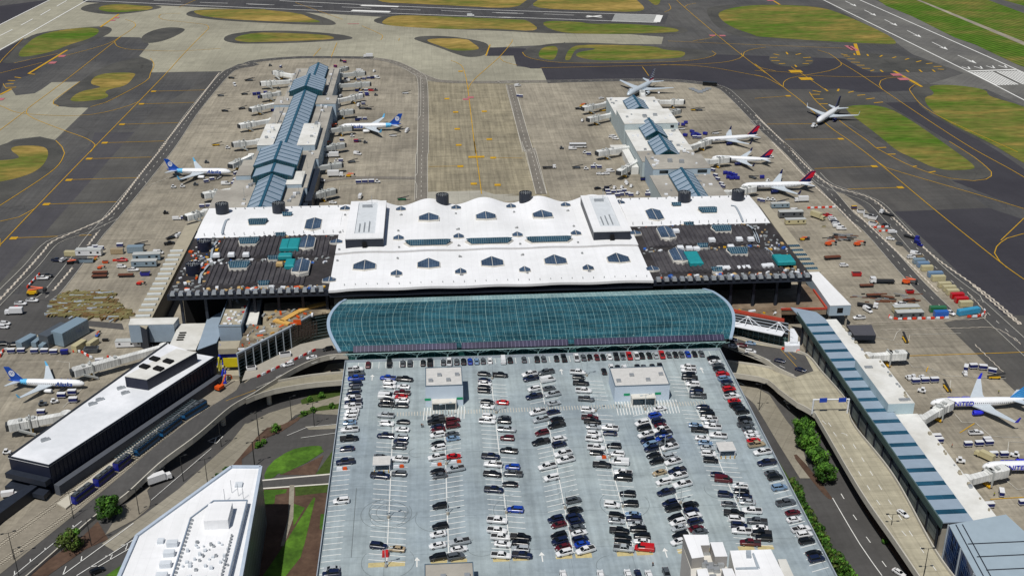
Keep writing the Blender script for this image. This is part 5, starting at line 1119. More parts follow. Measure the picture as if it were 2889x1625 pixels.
# ================================================================ WHITE BUILDING AT THE LOWER LEFT
hot = [(-75.0, 345.7), (-64.6, 344.9), (-62.4, 270), (-62, 262), (-101, 262), (-99.3, 307.5)]
m_wwall = glass_mat('dark ribbed glass wall', '#3b4854', (1.6, 3.4), '#7c8b99', .35, 'yz', lw=.25, c2='#303c48')
MB.DX = Matrix(((.966, 0, 0, 0), (0, .966, 0, 0), (0, 0, 1, 7.5), (0, 0, 0, 1)))     # the office stands 23.5 m tall
t = bld('office_building', 'white flat-roofed office building with raised rooftop plant deck, lower left', hot, 16, m_wwall, m_white, -7.5)
mb = MB(); 
for i in range(len(hot)):
    ribbon_wall(mb, Vector((*hot[i], 16)), Vector((*hot[(i+1) % len(hot)], 16)), .7, 1.1)
P_('parapet', mb, mat('pale blue parapet', '#aab6c4', .7), t)
up = [(-77.2, 322.5), (-66.0, 322.0), (-66.1, 262), (-83.1, 262), (-83.1, 313.2)]
mb = MB(); mb.prism(up, 16.003, 18); P_('plant_deck', mb, m_white, t)
mb = MB()
for i in range(5):
    a, b = Vector((*up[i], 18)), Vector((*up[(i+1) % 5], 18)); ribbon_wall(mb, a, b, .4, .4)
P_('deck_curb', mb, mat('grey curb', '#7f8c9c', .7), t)
mb = MB(); mb.box(-77.4, 306.6, 18.003, -69.7, 316.2, 21.5); P_('lift_block', mb, m_white, t)
mb = MB()
for k in range(26): mb.box(-82.6+(0 if k < 30 else 1), 264+k*1.9, 18.003, -82.0, 264.9+k*1.9, 18.5, 0); mb.box(-68.4, 262+k*1.6, 18.003, -67.9, 262.8+k*1.6, 18.9, 0)
for k in range(60): x, y = rr.uniform(-81, -67), rr.uniform(264, 300); s = rr.uniform(.15, .5); mb.box(x-s, y-s, 18.003, x+s, y+s, 18.3+rr.uniform(.1, .9), rr.choice([0, 1, 1]))
for y in (285, 290.5, 296, 301): mb.box(-88.6, y, 16.003, -85.2, y+2, 17.6, 1)
for x, y in ((-74, 325), (-70, 328), (-72.5, 330), (-68, 326)): mb.tube((x, y, 16), (x, y, 21), .1, n=4, m=0)
mb.box(-72, 333, 16.003, -69.5, 335.5, 16.8, 1); mb.box(-92, 303, 16.003, -90, 305, 17, 1)
for q in split_mb(mb): P_('plant_unit', q, [m_steel, mat('pale unit', '#c6ccd2', .6)], t)
MB.DX = None
# ================================================================ RIGHT SIDE: striped-roof concourse
t = thing('concourse_building', 'long concourse with a striped blue-grey and teal roof along the right road', 'building', (170, 350, 0))
mb = MB(); mb.box(166, 302, 0, 175.6, 452, 12.2); P_('wall', mb, m_conc, t)
mb = MB(); mb.box(165.2, 300.5, 12.4, 175.8, 455, 12.8); P_('striped_roof', mb, m_panel, t)
mb = MB(); mb.prism([(165.2, 455.003), (175.8, 455.003), (174, 462), (163.6, 468)], 12.41, 12.79); P_('roof_end', mb, m_panel, t)
mb = MB()
for k in range(19):
    y = 447.5-k*8.38
    if y > 301: mb.box(165.4, y, 12.803, 175.6, y+2.5, 12.88)
P_('rooflight', mb, glass_mat('teal louvre glass', '#1c465c', (9, .55), '#2a5f78', .3, lw=.06), t)
mb = MB(); mb.box(164.7, 300.5, 10.4, 165.19, 462, 13.0); P_('eaves', mb, mat('green grey eaves', '#3f524f', .6), t)
mb = MB()
for k in range(19): mb.box(165.3, 303+k*8.38, 0, 165.98, 304+k*8.38, 10.39, 0)
P_('columns', mb, m_darkw, t)
mb = MB(); mb.box(165.7, 303, 2.2, 165.98, 452, 9.8); P_('glazing', mb, glass_mat('grey glazing', '#6a7476', (4.19, 2.4), '#3f4a4c', .3, 'yz', lw=.12, c2='#78817f'), t)
mb = MB(); mb.box(176, 298, 0, 185.4, 371.4, 11.8, 0, 1); mb.prism([(176, 408.6), (183.4, 408.6), (181.6, 456), (175.9, 456)], 0, 11.8, 0, 1); P_('white_wing', mb, [m_conc, m_lroof], t)
mb = MB(); mb.box(173.2, 371.5, 12.9, 183.7, 408.5, 16.5, 0, 1); mb.box(176.1, 371.5, 0, 183.7, 408.5, 12.88, 0); P_('raised_block', mb, [mat('pale glass block', '#a9bcc2', .6, var=.06, scale=.4), m_lroof], t)
mb = MB(); rr = random.Random(9)
for x, y in ((176, 401), (180, 374)): mb.box(x-1.6, y-.8, 16.503, x+1.6, y+.8, 17.0, 0)
for k in range(40): y = rr.choice([rr.uniform(372, 407), rr.uniform(300, 370), rr.uniform(410, 450)]); x = 182.8 if y > 371 else 184.5; s = rr.uniform(.3, .8); zz = 16.5 if 371 < y < 408.5 else 11.8; mb.box(x-s*1.5, y-s, zz+.003, x, y+s, zz+rr.uniform(.3, 1), rr.choice([0, 1, 1]))
P_('roof_fittings', mb, [m_steel, m_tan], t)
mb = MB(); mb.box(164.9, 302, .2, 165.3, 455, 1.4); 
glp = pts('d3 1850,960 2390,862 2900,1330 3100,2000 2400,2000', 16)
t = bld('glass_hall', 'big pale blue metal roof with dark blue glass front, lower right corner', [p[:2] for p in glp], 16, glass_mat('blue mosaic glass', '#26467c', (1.4, 3.2), '#8fa4b8', .15, 'yz', lw=.06, c2='#121a3a'), mat('pale metal roof', '#a3b3bd', .4, metal=.2, var=.06, scale=.3))
mb = MB()
a, b = glp[0], glp[4]
for k in range(5):
    y = glp[0].y-4-k*6.5
    if k: mb.box(166, y, 16.003, 192, y+.25, 16.25)
for dx in (2.2, 4.4):
    p = [a+Vector((dx, 0, .05)), b+Vector((dx, 0, .05))]; ribbon(mb, p, .4)
P_('roof_seams', mb, m_darkw, t)
mb = MB(); c0 = a.copy()
for k in range(6):
    c = a.lerp(b, k/4.2); mb.tube((c.x-.2, c.y, 1), (c.x-.2, c.y, 16), .3)
P_('mullions', mb, m_gutter, t)
# ---------- works deck and glass frontage right of the canopy
wd = pts('z2 -60,-60 -20,320 1060,540 1060,350 1880,345 1640,-10 1500,-120', 9)
mb = MB(); mb.prism([p[:2] for p in wd], 6.5, 9); structure('works_platform', mb, mat('excavated earth', '#70604f', .95, var=.3, scale=.3, c2='#857766', scale2=.06))
mb = MB()
for s in ('z2 40,340 1110,545', 'z2 1050,350 1880,340', 'z2 1880,335 1640,0', 'z2 40,365 1110,575'):
    p = pts(s, 9); 
    for a, b in zip(p, p[1:]): ribbon_wall(mb, a, b, .9, .7)
tag(mb.build('safety_fence', mat('red netting', '#a8402f', .8, var=.3, scale=2)), 'red netted fence round the earth works right of canopy', 'fence')
mb = MB(); rr = random.Random(6)
for k in range(170):
    x, y = rr.uniform(118, 185), rr.uniform(440, 475)
    if inpoly(x, y, [(p.x, p.y) for p in wd]) and (x > 148 or rr.random() < .25): mb.xf = Matrix.Translation((x, y, 9.02)) @ Matrix.Rotation(rr.uniform(0, 3), 4, 'Z'); s = rr.choice([.4, .7, 1.1]); mb.box(-s*1.6, -s*.5, 0, s*1.6, s*.5, rr.uniform(.15, .9), rr.choice([0, 1, 2, 3, 3, 3, 4, 4]))
mb.xf = None; tag(mb.build('construction_debris', [cl['w'], m_orange, m_yellow, cl['g'], mat('debris brown 2'[:13], '#6e6253', .9)]), 'rubble, pipes and kit on the earth works right of the canopy', 'debris', kind='stuff')
t = thing('terminal_frontage', 'glass terminal frontage under a white truss canopy, right of the glass vault', 'building', tuple(at('z2', 600, 800, 8)), 0)
A, B = at('z2', 60, 400, 13.5), at('z2', 1190, 600, 13.5); A2, B2 = at('z2', 60, 640, 12), at('z2', 1180, 900, 12)
mb = MB(); mb.prism([A[:2], B[:2], B2[:2], A2[:2]], 7, 13.3, 0, 1); P_('glass_body', mb, [glass_mat('green frontage glass', '#253b38', (2, 1.8), '#7f9c98', .2, 'xz', lw=.08), m_black], t)
mb = MB()
for k in range(4): 
    a = A.lerp(A2, k/4); b = B.lerp(B2, k/4); mb.tube((a.x, a.y, 13.5), (b.x, b.y, 13.5), .22, n=4)
P_('roof_beams', mb, m_gutter, t)
C = pts('z2 100,540 1130,735 1070,820 100,625', 15); mb = MB(); mb.prism([p[:2] for p in C], 14.7, 15, 0)
P_('truss_canopy', mb, cl['w'], t)
for c in (('z2', 450, 465), ('z2', 1010, 570)):
    top = at(*c, 18.5); mb = MB()
    for dx, dy in ((-6, -1), (-2, -3), (2, -3.5), (4.5, -3), (5.5, -4.5)): mb.tube(top, (top.x+dx, top.y+dy, 15), .16, n=5)
    P_('mast', mb, cl['w'], t)
mb = MB(); mb.prism([p[:2] for p in pts('z2 1220,680 1290,690 1365,820 1355,930 1215,930', 12)], 8, 12, 0); mb.prism([p[:2] for p in pts('z2 1115,925 1390,920 1395,1000 1125,1000', 11)], 8.01, 11, 0); o = mb.build('white_tent', cl['w']); tag(o, 'white covered walkway tent between the frontage and the striped concourse', 'tent')
mb = MB(); t = thing('sign_gantry', 'white gantry with two blue signs over the right elevated road', 'gantry', tuple(at('d2', 700, 1200, 8)), 0)
a, b = at('d2', 545, 1235, 8), at('d2', 880, 1230, 8)
for c in (a, b): m_ = MB(); m_.tube(c, c+Vector((0, 0, 6.5)), .35, n=6); P_('post', m_, cl['w'], t)
m_ = MB(); m_.tube(a+Vector((0, 0, 6.4)), b+Vector((0, 0, 6.4)), .3, n=6); P_('beam', m_, cl['w'], t)
for k in (.26, .8):
    c = a.lerp(b, k); m_ = MB(); m_.box(c.x-1.5, c.y-.6, 13.4, c.x+1.5, c.y-.4, 15.3); P_('sign_panel', m_, mat('blue sign', '#2446a8', .5), t)
# small dark roofed shed
t = bld('ground_crew_shed', 'low shed with a dark grey roof and glazed front, beside the striped concourse', [p[:2] for p in pts('d2 875,395 1110,390 1155,490 945,490', 5)], 5, m_darkw, mat('dark shed roof', '#4a4a50', .8, var=.08), 2.5)
# ================================================================ ROOF-TOP TOWER at lower right
TZ2 = 60
t = thing('control_building', 'white multi-level tower top with rooftop plant rooms at the bottom edge', 'building', tuple(at('z3', 1000, 700, 0)), 0)
def zp(s, h): return [p[:2] for p in pts(s, h)]
mb = MB(); mb.prism(zp('z3 320,180 480,170 790,190 835,330 850,390 1080,330 1180,600 1400,1100 1500,1500 500,1500 480,640', TZ2), 10, TZ2-3.2, 0, 1); P_('wall', mb, [mat('off white tower wall', '#b5b0aa', .8, var=.05), m_curb], t)
for k, s in enumerate(('z3 320,185 790,185 830,385 655,390 720,610 490,640', 'z3 840,330 1075,325 1170,600 930,605', 'z3 580,850 780,830 850,1100 650,1200', 'z3 1060,830 1260,830 1380,1100 1160,1150')):
    mb = MB(); mb.prism(zp(s, TZ2), TZ2-3.1, TZ2, 0, 1); P_('plant_room', mb, [mat('plant room wall', '#96938f', .8), m_white], t)
mb = MB(); rr = random.Random(1)
for s in ('z3 730,720', 'z3 840,715', 'z3 965,710', 'z3 1040,730', 'z3 840,800', 'z3 960,820', 'z3 760,480', 'z3 900,950'):
    p = pts(s, TZ2-2)[0]; mb.box(p.x-.8, p.y-.7, TZ2-3.19, p.x+.8, p.y+.7, TZ2-1.6-rr.random())
P_('air_handlers', mb, m_steel, t)
mb = MB(); mb.prism(zp('z3 1215,490 2000,465 2260,983 2600,1700 1500,1700', TZ2-6), 10, TZ2-6, 0, 1); P_('side_roof', mb, [m_curb, m_white], t)
mb = MB(); mb.prism(zp('z3 2130,655 2290,650 2440,983 2700,1500 2400,1500', TZ2-10), 10, TZ2-10, 0, 1); P_('lower_roof', mb, [m_curb, m_lroof], t)
mb = MB(); mb.prism(zp('z3 1640,560 1670,545 1790,840 1720,810', TZ2-6), TZ2-5.997, TZ2-5.7); mb.prism(zp('z3 1320,830 1720,815 1760,850 1330,860', TZ2-6), TZ2-5.997, TZ2-5.71); mb.prism(zp('z3 1520,540 1610,540 1620,640 1530,640', TZ2-6), TZ2-5.997, TZ2-5); P_('roof_duct', mb, m_gutter, t)
# ================================================================ TREES
m_leaf = [mat('leaf dark', '#23420f', .8, var=.35, scale=1.2, c2='#2f5414', scale2=.8), mat('leaf light', '#3f6a1c', .8, var=.35, scale=1.2, c2='#56802a', scale2=.8), mat('leaf olive', '#4a5a24', .85, var=.35, scale=1.2)]
m_bark = mat('bark', '#4a3b2c', .95, var=.3, scale=2)
def tree(name, label, x, y, z, h, r, seed, squash=.85, n=1600, mi=(0, 0, 1), group=None, trunk=.28, leaf=.34, cat='tree'):
    g = random.Random(seed); t = thing(name, label, cat, (x, y, z), 0, group)
    mb = MB(); hc = h-r*squash
    if trunk > 0:
        mb.tube((0, 0, 0), (0, 0, hc), r*.07+.08, r*.05, 7)
        for k in range(5): a = g.uniform(0, 6.28); mb.tube((0, 0, hc*.75), (math.cos(a)*r*.6, math.sin(a)*r*.6, hc+r*.3*g.uniform(-.3, 1)), r*.03+.04, .03, 5)
        mb.build('trunk', m_bark, t)
    mb = MB(); cl_ = []
    for k in range(26):
        a = g.uniform(0, 6.28); e = g.uniform(-.45, 1.0)*math.pi/2; q = r*g.uniform(.45, .85); cl_.append((Vector((math.cos(a)*math.cos(e)*q, math.sin(a)*math.cos(e)*q, hc+math.sin(e)*q*squash)), r*g.uniform(.22, .42), g.choice(mi)))
    for k in range(n):
        c, rr_, m_ = g.choice(cl_); d = Vector((g.gauss(0, 1), g.gauss(0, 1), g.gauss(0, 1))).normalized(); p = c+d*rr_*g.uniform(.75, 1.12)
        u = d.orthogonal().normalized(); v = d.cross(u); u = (u+d*g.uniform(-.6, .6)); s = leaf*g.uniform(.6, 1.3)*(.7+r*.09)
        mb.face([p-u*s, p+v*s*.8, p+u*s, p-v*s*.8], m_)
    mb.build('crown' if trunk > 0 else 'foliage', m_leaf, t); return t
for i, (tt, x_, y_, h, r) in enumerate([('d3', 450, 140, 8.5, 5.0), ('d3', 490, 240, 8.5, 4.8), ('d3', 580, 400, 8.5, 4.6), ('d3', 660, 560, 8.5, 4.6)]):
    p = at(tt, x_, y_, 0); tree('street_tree', ['round green tree, farthest of the four beside the right road', 'round green tree, second from the far end beside the right road', 'round green tree, third from the far end beside the right road', 'round green tree nearest the tip of the right verge'][i], p.x, p.y, 0, h, r, 10+i, n=2600, mi=(1, 0, 1), group='round trees beside the right road')
p = at('a3', 1040, 900, 0); tree('street_tree', 'large dark green round tree beside the road left of the office building', p.x, p.y, 0, 9, 5.3, 31, n=3000, mi=(0, 0, 1))
p = at('a3', 690, 1190, 0); tree('street_tree', 'sparser olive green tree in the bark verge at lower left', p.x, p.y, 0, 7.5, 4.6, 32, n=1500, mi=(2, 2, 1))
rr = random.Random(12)
for i, (x_, y_) in enumerate([(360, 600), (400, 660), (430, 720), (455, 770), (490, 830), (520, 890), (560, 960), (600, 1020), (620, 1090), (650, 1160), (700, 1240), (790, 1310), (830, 1360), (880, 1420), (930, 1480)]):
    p = at('d3', x_-8, y_, 3); tree('hedge_shrub', 'leafy shrub in the hedge along the right wall of the garage', p.x+rr.uniform(-.5, .5), p.y, 0, 6.5, 2.9, 50+i, 1.1, 800, (1, 2, 0), 'hedge shrubs along the right garage wall', leaf=.4, cat='shrub')
for i, (tt, x_, y_, r) in enumerate([('b2', 265, 1400, 2.4), ('b3', 150, 178, 1.2), ('b3', 95, 215, 1.6), ('b2', 590, 1110, 1.5), ('b2', 700, 1075, 1.7), ('b2', 800, 1170, 1.5), ('b2', 620, 1210, 1.5), ('a3', 2450, 215, 1.5), ('a3', 2510, 175, 1.2), ('a3', 2150, 440, 1.3), ('b2', 530, 1240, 1.4), ('d3', 1240, 1125, 1.2), ('a3', 2070, 500, 1.2)]):
    p = at(tt, x_, y_, .5); tree('bush', ['bright green round bush beside the curved left road', 'small bush in the bark verge near the lamp post', 'low bush left of the small bush in the bark verge', 'bush at the wire fence under the ramp', 'spreading bush beside the floodlight mast', 'bush at the right end of the lower verge strip', 'bush in the middle of the verge strip', 'round bush above the office building, left of the pair', 'round bush above the office building, right of the pair', 'bush touching the far edge of the office roof', 'bush at the left end of the verge strip', 'small bush at the foot of the tall right lamp', 'bush left of the office roof by the road'][i], p.x, p.y, 0, r*1.5, r, 80+i, .8, 500, (1, 1, 0), None, 0, .3, 'bush')
# ================================================================ CARS
def paintmat():
    m = bpy.data.materials.new('car paint'); m.use_nodes = True; n = m.node_tree; b = n.nodes['Principled BSDF']; oi = n.nodes.new('ShaderNodeObjectInfo')
    t = n.nodes.new('ShaderNodeTexNoise'); t.inputs['Scale'].default_value = 2.5; r = n.nodes.new('ShaderNodeMapRange'); r.inputs[3].default_value = .85; r.inputs[4].default_value = 1.1
    g = n.nodes.new('ShaderNodeNewGeometry'); L = n.links.new; L(g.outputs['Position'], t.inputs['Vector']); L(t.outputs[0], r.inputs[0])
    v = n.nodes.new('ShaderNodeVectorMath'); v.operation = 'SCALE'; L(oi.outputs['Color'], v.inputs[0]); L(r.outputs[0], v.inputs['Scale']); L(v.outputs[0], b.inputs['Base Color'])
    b.inputs['Roughness'].default_value = .3; b.inputs['Coat Weight'].default_value = .5; b.inputs['Coat Roughness'].default_value = .08; return m
m_paint = paintmat(); m_tyre = mat('tyre', '#17171a', .85); m_cg = mat('car glass', '#0d1216', .28, spec=.35, var=.05); m_light = mat('headlamp', '#cfd6da', .2); m_tail = mat('tail lamp', '#7a1518', .3); m_bed = mat('bed liner', '#26272a', .8, var=.3, scale=3); m_hub = mat('wheel rim', '#8f9296', .35, metal=.6)
def hull(mb, rings, m=0):
    R_ = []
    for x, w, zb, zt, c in rings: R_.append([(x, -w*.93, zb), (x, -w, zb+.25), (x, -w, zt-c), (x, -w+c*1.1, zt), (x, w-c*1.1, zt), (x, w, zt-c), (x, w, zb+.25), (x, w*.93, zb)])
    mb.loft(R_, m)
CARS = {
 'sedan': dict(L=4.75, hull=[(-2.37, .72, .35, .84, .1), (-2.2, .86, .25, 1.0, .1), (-1.3, .9, .22, 1.04, .1), (.9, .9, .22, 1.0, .1), (1.9, .87, .24, .88, .12), (2.37, .68, .32, .68, .1)], cab=(-1.85, 1.25, -1.15, .35, 1.0, 1.42, .8, .58), wx=1.38, wr=.33),
 'SUV': dict(L=4.8, hull=[(-2.4, .8, .4, 1.12, .1), (-2.3, .92, .3, 1.18, .1), (-1.3, .95, .26, 1.18, .1), (.9, .95, .26, 1.14, .1), (1.9, .92, .3, 1.05, .12), (2.4, .76, .38, .85, .1)], cab=(-2.3, 1.35, -2.05, .45, 1.14, 1.72, .86, .68), wx=1.42, wr=.37),
 'pickup': dict(L=5.9, hull=[(-2.95, .9, .5, 1.2, .08), (-2.85, .96, .42, 1.22, .08), (-1.3, .98, .36, 1.22, .08), (1.1, .98, .36, 1.2, .1), (2.4, .95, .4, 1.15, .12), (2.95, .84, .45, .95, .1)], cab=(-.95, 1.6, -.75, .75, 1.2, 1.86, .88, .72), wx=1.85, wr=.41),
 'van': dict(L=5.7, hull=[(-2.85, .9, .4, 1.45, .1), (-2.7, .97, .32, 1.5, .1), (0, .98, .3, 1.5, .1), (1.7, .98, .3, 1.4, .1), (2.4, .93, .34, 1.15, .14), (2.85, .8, .4, .9, .1)], cab=(-2.8, 2.1, -2.7, 1.2, 1.42, 2.15, .93, .8), wx=1.75, wr=.38)}
def make_car(kind):
    d = CARS[kind]; t = bpy.data.objects.new(('pickup_truck' if kind == 'pickup' else 'van' if kind == 'van' else 'car'), None); t.empty_display_size = .4
    mb = MB(); hull(mb, d['hull']); x0, x1, r0, r1, z0, z1, w0, w1 = d['cab']
    mb.prism([(r0, -w1), (r1, -w1), (r1, w1), (r0, w1)], z1-.02, z1+.05)        # roof skin
    if kind == 'van':      # panelled sides
        mb.loft([[(x0, -w0, z0), (x0+2.6, -w0, z0), (x0+2.6, w0, z0), (x0, w0, z0)], [(r0, -w1, z1-.02), (x0+2.6, -w1, z1-.02), (x0+2.6, w1, z1-.02), (r0, w1, z1-.02)]])
    else:
        for xa, xb in ((r0, x0), (r1, x1), ((r0+r1)/2, (r0+r1)/2)):
            for s in (-1, 1): mb.tube((xa, s*w1, z1), (xb, s*w0, z0), .05, n=4)
    if kind == 'pickup':
        mb.box(-2.9, -.97, 1.2, -1.0, -.84, 1.36); mb.box(-2.9, .84, 1.2, -1.0, .97, 1.36); mb.box(-2.92, -.9, 1.2, -2.8, .9, 1.36)
    b = mb.build('body', m_paint, t); b['paint'] = 1
    mb = MB(); mb.loft([[(x0+.04, -w0+.03, z0-.05), (x1-.04, -w0+.03, z0-.05), (x1-.04, w0-.03, z0-.05), (x0+.04, w0-.03, z0-.05)], [(r0+.02, -w1+.02, z1-.03), (r1-.02, -w1+.02, z1-.03), (r1-.02, w1-.02, z1-.03), (r0+.02, w1-.02, z1-.03)]]); mb.build('windows', m_cg, t)
    for sx in (-1, 1):
        for sy in (-1, 1):
            mb = MB(); mb.tube((sx*d['wx'], sy*.72, d['wr']), (sx*d['wx'], sy*.95, d['wr']), d['wr'], n=12); mb.tube((sx*d['wx'], sy*.951, d['wr']), (sx*d['wx'], sy*.96, d['wr']), d['wr']*.6, n=8, m=1); mb.build('wheel', [m_tyre, m_hub], t)
    if kind == 'pickup': mb = MB(); mb.box(-2.78, -.82, 1.225, -1.02, .82, 1.25); mb.build('cargo_bed', m_bed, t)
    hx = d['L']/2
    for s in (-1, 1):
        mb = MB(); mb.box(hx-.28, s*.62-.17, .66, hx-.03, s*.62+.17, .84); mb.build('headlight', m_light, t)
        mb = MB(); mb.box(-hx-.005, s*.7-.12, .75, -hx+.1, s*.7+.12, .95); mb.build('tail_light', m_tail, t)
    return t
PROTO = {k: make_car(k) for k in CARS}
PC = {'w': ('white', '#d9dadb'), 'k': ('black', '#0c0d10'), 'g': ('grey', '#4d5257'), 's': ('silver', '#a0a6aa'), 'r': ('red', '#b51218'), 'd': ('dark red', '#4f0d16'), 'b': ('blue', '#153c9a'), 'n': ('navy', '#101a38'), 't': ('tan', '#a08f72'), 'l': ('light blue', '#6f8aa6'), 'y': ('yellow', '#c9a018')}
def put(kind, col, p, rz, label, group, cat=None, sc=1):
    o = dup(PROTO[kind], p, rz, label, group, (*hexc(PC[col][1]), 1), (sc, sc, sc)); o['category'] = cat or {'pickup': 'pickup truck', 'van': 'van'}.get(kind, 'car'); return o
# codes: colour + kind (s sedan, u SUV, p/P pickup with nose left/right, v van)
ROWS = [
 ('outer row on the left edge of deck', 0, 'L', 'b2 wP1020,815 gP1030,855 bp1025,900 nu1020,955 gu1010,1012 nu1000,1052 wp995,1095 np1000,1130 wp995,1168 ws992,1205 wu980,1238 wu970,1275 ls965,1318 wp965,1388 b3 kP960,142 ns940,235 np925,362 wu885,732 ss792,1380 nu790,1425'),
 ('left side of first double row', 1, 'A', 'b2 bp1330,898 ws1345,935 wu1345,975 gs1322,1045 wv1315,1075 ks1325,1110 kp1315,1152 sp1308,1252 wu1320,1330 b3 np1308,115 gs1262,312 nP1255,495 nu1240,1160'),
 ('right side of first double row', 1, 'A', 'b2 kP1490,910 ws1475,978 dp1465,1040 rs1455,1075 ws1465,1112 ks1458,1158 ks1472,1312 ws1465,1385 b3 su1455,128 nu1450,170 gs1435,218 wp1440,338 gu1435,475 ts1412,1187'),
 ('left side of second double row', 2, 'B', 'b2 gp1785,1275 kp1790,1312 ns1800,1360 ds1805,1388 b3 wu1800,105 ks1805,185 wu1810,228 wp1795,318 ks1800,450 gs1820,492 ku1825,780 ku1825,972 ws1805,1048 ws1800,1155 ku1805,1268'),
 ('right side of second double row', 2, 'B', 'b2 du1950,1298 du1948,1350 b3 gs1943,95 ls1948,138 rs1955,308 sp1970,430 sp2010,1122 ws2005,1190 gu1975,1262'),
 ('left side of third double row', 3, 'C', 'b2 ks2245,857 ns2250,918 ws2252,950 ks2245,985 ks2248,1018 ks2275,1122 ws2273,1168 wu2290,1265 wP2272,1308 b3 nP2305,312 wp2330,388 kP2322,480 nP2335,628 wP2367,920 wP2365,1015 wP2400,1078 ws2420,1142 wP2405,1252'),
 ('right side of third double row', 3, 'C', 'c2 kP35,870 rs55,1128 gs75,1275 ku75,1308 sP100,1387 c3 du105,137 kp120,258 bu155,412 gp160,477 ks130,574 bu182,817 kP230,1080 ku228,1132 su235,1190 nP245,1250'),
 ('left side of fourth double row', 4, 'D', 'c2 wp318,860 np330,902 wu360,1000 np360,1072 wp395,1222 sp425,1292 c3 du435,85 kp425,174 wp485,407 wu525,514 nu565,905 ds595,957 ku595,1060 nu605,1116 ds635,1170 wu645,1226'),
 ('right side of fourth double row', 4, 'D', 'c2 gp475,842 wv490,915 gs505,992 sp535,1052 ss550,1135 ns545,1217 ks580,1287 kp575,1347 c3 wu605,145 nu600,197 wp635,285 wp658,345 gu735,727 ku750,822 nu740,887 nu765,928 gs770,987 ws790,1037 nu800,1097 bs820,1142 wp850,1202'),
 ('left side of fifth double row', 5, 'E', 'c2 wP775,842 ks785,887 kP805,947 wP830,1017 gP855,1097 wu870,1202 dP890,1275 kP915,1312 ss925,1360 c3 wu930,97 wP930,147 wP950,227 ks960,277 kP1005,392 wu1100,770 ku1145,872 ss1145,922 kP1170,1017 ku1205,1082 ks1205,1126 sP1210,1187'),
 ('right side of fifth double row', 5, 'E', 'c2 wp1080,1370 ns1080,1420 c3 ku1120,212 wu1150,288 wv1180,367 wp1205,465 kv1205,515 ku1250,667 ku1275,760 ls1300,860 nu1310,905 ss1330,952 ku1350,1002 ku1385,1067 ws1385,1117 rv1410,1182'),
 ('left side of sixth double row', 6, 'F', 'c2 wu1385,1325 ku1405,1370 wp1425,1437 c3 nu1440,160 lu1465,197 nu1475,237 ks1495,297 ku1525,357 ts1552,462 wu1590,552 np1615,650 nu1650,752 ku1680,802 ku1705,892 wu1725,937 ss1738,987 ku1750,1057 ws1735,1117'),
 ('right side of sixth double row', 6, 'F', 'c2 ws1560,1187 bu1510,1250 nu1545,1307 ds1565,1347 wp1570,1390 c3 np1590,97 bp1590,140 gp1615,177 wp1650,222 su1655,310 wp1680,362 np1720,447 wp1730,497 wp1770,577 ku1850,772 nu1855,827 wu1880,877 nu1895,927 ds1905,992 gs1940,1022'),
 ('left side of seventh double row', 7, 'G', 'c2 ls1895,1345 kP1935,1392 c3 ws1960,137 ls1990,182 ss2010,227 wu2020,287 ku2040,347 ns2110,482 dv2160,532 nu2180,672 gs2215,762 kP2260,852 wu2285,907 nu2310,967 wp2335,1020 dp2415,1132'),
 ('right side of seventh double row', 7, 'G', 'c2 wp1825,792 wp1830,827 ku1830,867 kp1838,897 gs1865,930 wu1870,957 ks1905,1002 nu1900,1035 gp1918,1067 ns1965,1170 ks1995,1207 ku2010,1247 wp2025,1287 ss2040,1317 wp2060,1362 c3 wp2110,112 wu2320,592 ks2330,642 ns2360,692 ss2385,742 wp2430,827 gp2480,927 ws2507,987 kp2520,1042 ku2545,1087'),
 ('outer row on the right edge of deck', 8, 'R', 'c2 ks2065,705 ws2080,745 gs2110,770 ks2120,805 gs2140,832 ru2155,864 lu2170,902 ns2195,932 gs2200,967 ru2215,1002 ks2228,1036 wP2240,1072 rs2265,1112 ku2280,1152 ks2310,1178 ku2340,1217 ku2365,1287 gP2370,1335 gs2400,1377 c3 ws2425,87 ws2440,122 rs2450,158 tP2475,198 wp2530,270 d3 np115,370 gs165,465 ku195,508 lu235,605 gP295,750 ds365,842 ws375,907 wP440,1002 wu475,1052 ku495,1112 ks565,1227 nu590,1282'),
 ('far row under the glass canopy', 9, 'T', 'b2 ds1140,772 ku1343,760 gs1470,757 gu1538,762 ks1662,752 kp1728,748 gs1855,742 wp1912,744 gs1983,747 ks2048,742 bs2110,740 ls2173,740 gs2235,742 ws2300,740 wv2425,732 ks2490,720 c2 gs265,722 ks387,712 gs450,710 ks572,708 kp640,700 wp762,702 gs828,695 ks890,700 ds955,695 ks1015,687 ws1075,692 kp1140,692 gs1203,687 rp1263,682 wp1328,677 ks1383,677 ks1453,677 ss1513,672 rp1573,672 gs1638,670 ks1703,670 gs1760,665 bs1820,665 ks1883,662 gs1950,662'),
 ('short row hidden behind the right lobby', 9, 'T', 'c2 ks1025,830 ws1095,798 ks1158,798 ws1220,797 ks1345,792 gs1405,794 ks1488,788 ks1560,786'),
 ('row cut by the bottom edge of the photo', 9, 'T', 'c3 ws640,1440 ws995,1440 ws1255,1435 ns1350,1432 ws1455,1442 gs1620,1420')]
ANGR = {'L': .08, 'A': -.2, 'B': .2, 'C': -.2, 'D': .3, 'E': -.2, 'F': .3, 'G': -.2, 'R': .18, 'T': math.pi/2}
ORD = 'first second third fourth fifth sixth seventh eighth ninth tenth eleventh twelfth thirteenth fourteenth fifteenth sixteenth seventeenth eighteenth nineteenth twentieth'.split()+['twenty-'+w for w in 'first second third fourth fifth sixth seventh eighth ninth'.split()]+['thirtieth']+['thirty-'+w for w in 'first second third fourth fifth sixth seventh eighth ninth'.split()]+['fortieth']+['forty-'+w for w in 'first second third'.split()]
KN = {'s': 'sedan', 'u': 'SUV', 'p': 'pickup', 'P': 'pickup', 'v': 'van'}
carlist = []; rr = random.Random(77)
